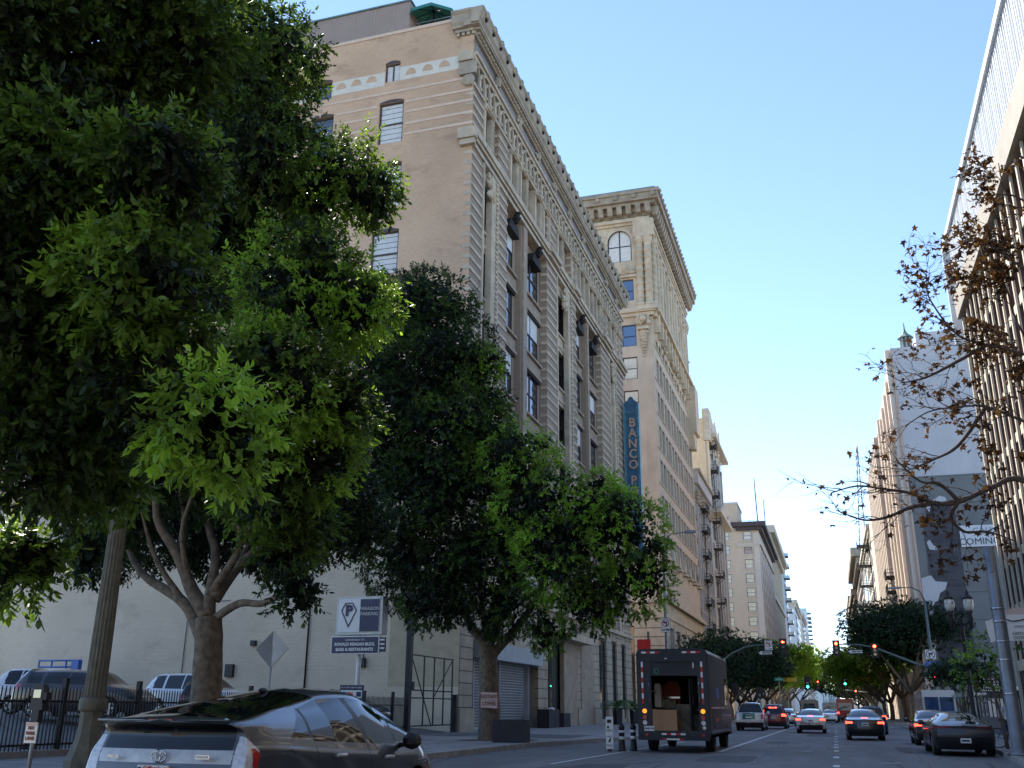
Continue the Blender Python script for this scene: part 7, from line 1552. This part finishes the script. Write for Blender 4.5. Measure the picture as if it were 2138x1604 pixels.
for k in range(3): b.box(ox0,ox1,VY-.006,VY-.001,oz1+.13+k*.15,oz1+.138+k*.15,'plastic_black')
b.box(ox0-.02,ox1+.02,VY-.06,VY-.031,2.93,2.97,'plastic_black'); b.build('roller_door',V)
def strip(pts_,horizontal,n,name,z=None):
    b=MB(); (a0,c0,a1,c1)=pts_
    for k in range(n):
        m='sign_white' if k%2==0 else 'sign_red'
        if horizontal: b.box(a0+(a1-a0)*k/n,a0+(a1-a0)*(k+1)/n,VY-.042,VY-.031,c0,c1,m)
        else: b.box(a0,a1,VY-.042,VY-.031,c1-(c1-c0)*(k+1)/n,c1-(c1-c0)*k/n,m)
    b.build(name,V)
strip((VX0+.20,3.21,VX0+.82,3.27),1,4,'reflective_strip'); strip((VX1-.84,3.21,VX1-.22,3.27),1,4,'reflective_strip')
strip((VX0+.17,1.55,VX0+.235,2.93),0,8,'reflective_strip'); strip((VX1-.235,1.55,VX1-.17,2.93),0,8,'reflective_strip'); strip((VX0+.80,.56,VX0+1.60,.62),1,5,'reflective_strip')
for x in (VX0+.25,VX1-.22):
    for z,m,nm in ((1.32,'amber','indicator_light'),(1.12,'tail_red','tail_light'),(.95,'tail_clear','reverse_light')):
        b=MB(); b.prism([(x+.075*math.cos(k*.52),z+.075*math.sin(k*.52)) for k in range(12)],VY-.06,VY-.031,m); b.build(nm,V)
b=MB(); b.prism([(VX1-.2+.06*math.cos(k*.52),.80+.06*math.sin(k*.52)) for k in range(12)],VY-.05,VY-.031,'chrome')
for x in (VX0+.3,VX1-.25): b.prism([(x+.055*math.cos(k*.52),.56+.055*math.sin(k*.52)) for k in range(12)],VY-.05,VY-.031,'tail_red')
b.build('small_markers',V)
b=MB()
for x in (ox0-.07,ox1+.05): b.tube([(x,VY-.03,2.28),(x,VY-.10,2.25),(x+.02,VY-.10,1.55),(x+.02,VY-.03,1.52)],.016,'chrome',6)
b.build('grab_handles',V)
b=MB(); b.prism([(ox0+.2+.09*math.cos(k*.39),2.62+.09*math.sin(k*.39)) for k in range(16)],VY-.012,VY-.001,'uhaul_green'); b.prism([(ox0+.2+.06*math.cos(k*.39),2.62+.06*math.sin(k*.39)) for k in range(16)],VY-.018,VY-.0125,'sign_black'); b.build('round_sticker',V)
b=MB(); b.box(VX0+.22,VX0+.56,VY-.045,VY-.031,.68,.84,'plate_white'); b.build('licence_plate',V); text_obj('plate_number','66L81T04',.085,'navy',V,facing((VX0+.39-V.location.x,-.05,.76),(0,-1,0)),.002,.9)
b=MB(); b.box(VX0+.05,VX1-.05,VY-.25,VY-.03,.40,.50,'van_navy'); b.box(VX0+.85,VX1-.85,VY-.27,VY-.251,.41,.46,'tail_red'); b.box(VX0+1.0,VX1-1.0,VY-.28,VY-.271,.41,.46,'sign_white'); b.build('step_bumper',V)
b=MB(); b.box(ox1-.14,ox1-.10,VY-.04,VY-.001,2.72,2.9,'sign_white'); b.box(ox0+.5,ox0+.58,VY-.05,VY-.031,3.02,3.05,'sign_white'); b.build('latch_and_lamp',V)
for y in (VY+1.7,VY+5.9):
    for x in (VX0+.08,VX1-.36):
        b=MB(); b.fr=lambda p,x=x,y=y:(x+p[1],y+p[0],p[2]); nn=22; rs=[[(rr*math.cos(2*math.pi*j/nn),d,.43+rr*math.sin(2*math.pi*j/nn)) for j in range(nn)] for d,rr in ((0,.40),(.03,.43),(.25,.43),(.28,.40),(.28,.24),(.2,.22))]; b.rings(rs,'tyre',True); w_=b.build('wheel',V)
        b=MB(); b.fr=lambda p,x=x,y=y:(x+p[1]-V.location.x,y+p[0]-V.location.y,p[2]); b.prism([(.2*math.cos(k*.5),.43+.2*math.sin(k*.5)) for k in range(13)],.2,.24,'rim'); rr_=b.build('rim',None); rr_.parent=w_
b=MB()
for y in (VY+1.15,VY+5.35): b.box(VX1-.02,VX1+.03,y,y+1.1,.78,.84,'plastic_black')
b.box(VX1,VX1+.015,VY+.5,VY+VL-1.2,.64,.70,'chrome'); b.box(VX1,VX1+.012,VY+.5,VY+4.9,1.42,1.46,'chrome'); b.box(VX1,VX1+.01,VY+4.9,VY+5.9,1.55,2.5,'glass_dark'); b.build('side_trim',V)
b=MB(); b.box(VX1,VX1+.008,VY+.8,VY+3.6,.9,1.38,'sign_black'); b.box(VX1+.0081,VX1+.012,VY+1.6,VY+2.6,1.0,1.1,'sign_red'); b.prism([(VY+2.2,1.75),(VY+3.0,1.75),(VY+2.9,2.15),(VY+2.5,2.05),(VY+2.2,2.2)],VX1,VX1+.008,'sign_bluebright','x'); b.build('side_graphics',V)
b=MB(); b.tube([(VX1,VY+6.2,2.3),(VX1+.28,VY+6.3,2.35)],.02,'plastic_black',6); b.box(VX1+.2,VX1+.4,VY+6.25,VY+6.33,1.95,2.4,'plastic_black'); b.build('mirror',V)
b=MB(); 
for k in range(3): b.box(ox1-.42,ox1-.36,VY+.8+k*.7,VY+.86+k*.7,.75,2.4,'dark_metal')
for z in (1.35,1.95): b.box(VX0+.08,VX0+.55,VY+.4,VY+4.5,z,z+.04,'van_shelf'); b.box(VX1-.55,VX1-.08,VY+.9,VY+4.5,z,z+.04,'van_shelf')
b.build('cargo_shelves',V)
CB=thing('cardboard_box','large brown cardboard box at the van sill','box',(ox0+.43,VY+.4,.7),0,'boxes in the delivery van'); b=MB(); b.box(-.42,.40,-.42,.3,0,.66,'box_card'); b.box(-.424,.404,-.06,-.01,.661,.664,'panel_silver'); b.box(-.42,-.0,-.424,-.421,.45,.455,'van_shelf'); b.build('carton',CB,local=True)
for i,(x,y,z,w,d,h,lab) in enumerate(((ox0+.95,VY+1.1,.6,.5,.5,.95,'tall dark brown box standing right of the front one'),(ox1-.3,VY+1.6,.6,.4,.5,.6,'low box at the right side of the van floor'),(ox0+.35,VY+1.3,1.4,.6,.5,.3,'flat box on the left shelf'))):
    t=thing('cardboard_box',lab,'box',(x,y,z),0,'boxes in the delivery van'); b=MB(); b.box(-w/2,w/2,-d/2,d/2,0,h,'van_shelf'); b.box(-w/2-.003,w/2+.003,-.03,.03,h+.001,h+.004,'box_card'); b.build('carton',t,local=True)
t=thing('hi_vis_jacket','orange jacket hanging at the left inside the van','jacket',(ox0+.42,VY+1.9,1.5)); b=MB(); b.prism([(-.30,.0),(.28,.0),(.30,.55),(.20,.8),(.05,.86),(-.05,.86),(-.20,.8),(-.32,.5)],-.06,.06,'jacket_orange'); b.prism([(-.42,.15),(-.30,.1),(-.24,.7),(-.3,.74)],-.05,.05,'jacket_orange'); b.box(-.30,.28,-.07,-.061,.25,.31,'chrome'); b.build('coat',t,local=True)
t=thing('paper_bag','pale paper sack on the left shelf inside the van','bag',(ox0+.08,VY+.9,1.45)); b=MB(); b.prism([(-.1,0),(.12,0),(.1,.75),(-.02,.8),(-.1,.74)],-.2,.2,'offwhite_stone'); b.build('sack',t,local=True)
# parked cars in the lot
car('white_suv','white SUV at the far left of the lot behind the fence',-31.0,31.5,suv('car_white',4.7,1.9,1.72,on=False),z=.98,rz=math.radians(-75),q=.7)
car('dark_lot_car','dark grey rounded car in the lot left of the lamp post',-27.4,28.9,suv('car_brown',4.6,1.85,1.6,on=False),z=.93,rz=math.radians(-80),q=.7)
car('pale_suv','pale SUV with open view of its windscreen behind the tree trunk',-28.0,37.0,suv('car_white',4.6,1.88,1.72,on=False),z=.95,rz=math.radians(-95),q=.7)
car('dark_lot_suv','dark SUV with red tail lamp in the lot just left of the big trunk',-24.8,35.5,suv('car_brown',4.6,1.88,1.72,on=False),z=.66,rz=math.radians(25),q=.7)
car('black_lot_car','low dark car parked behind the near hatchback roof',-23.2,40,sedan('car_black',4.6,1.85,1.5,on=False),z=.55,rz=math.radians(-90),q=.5)
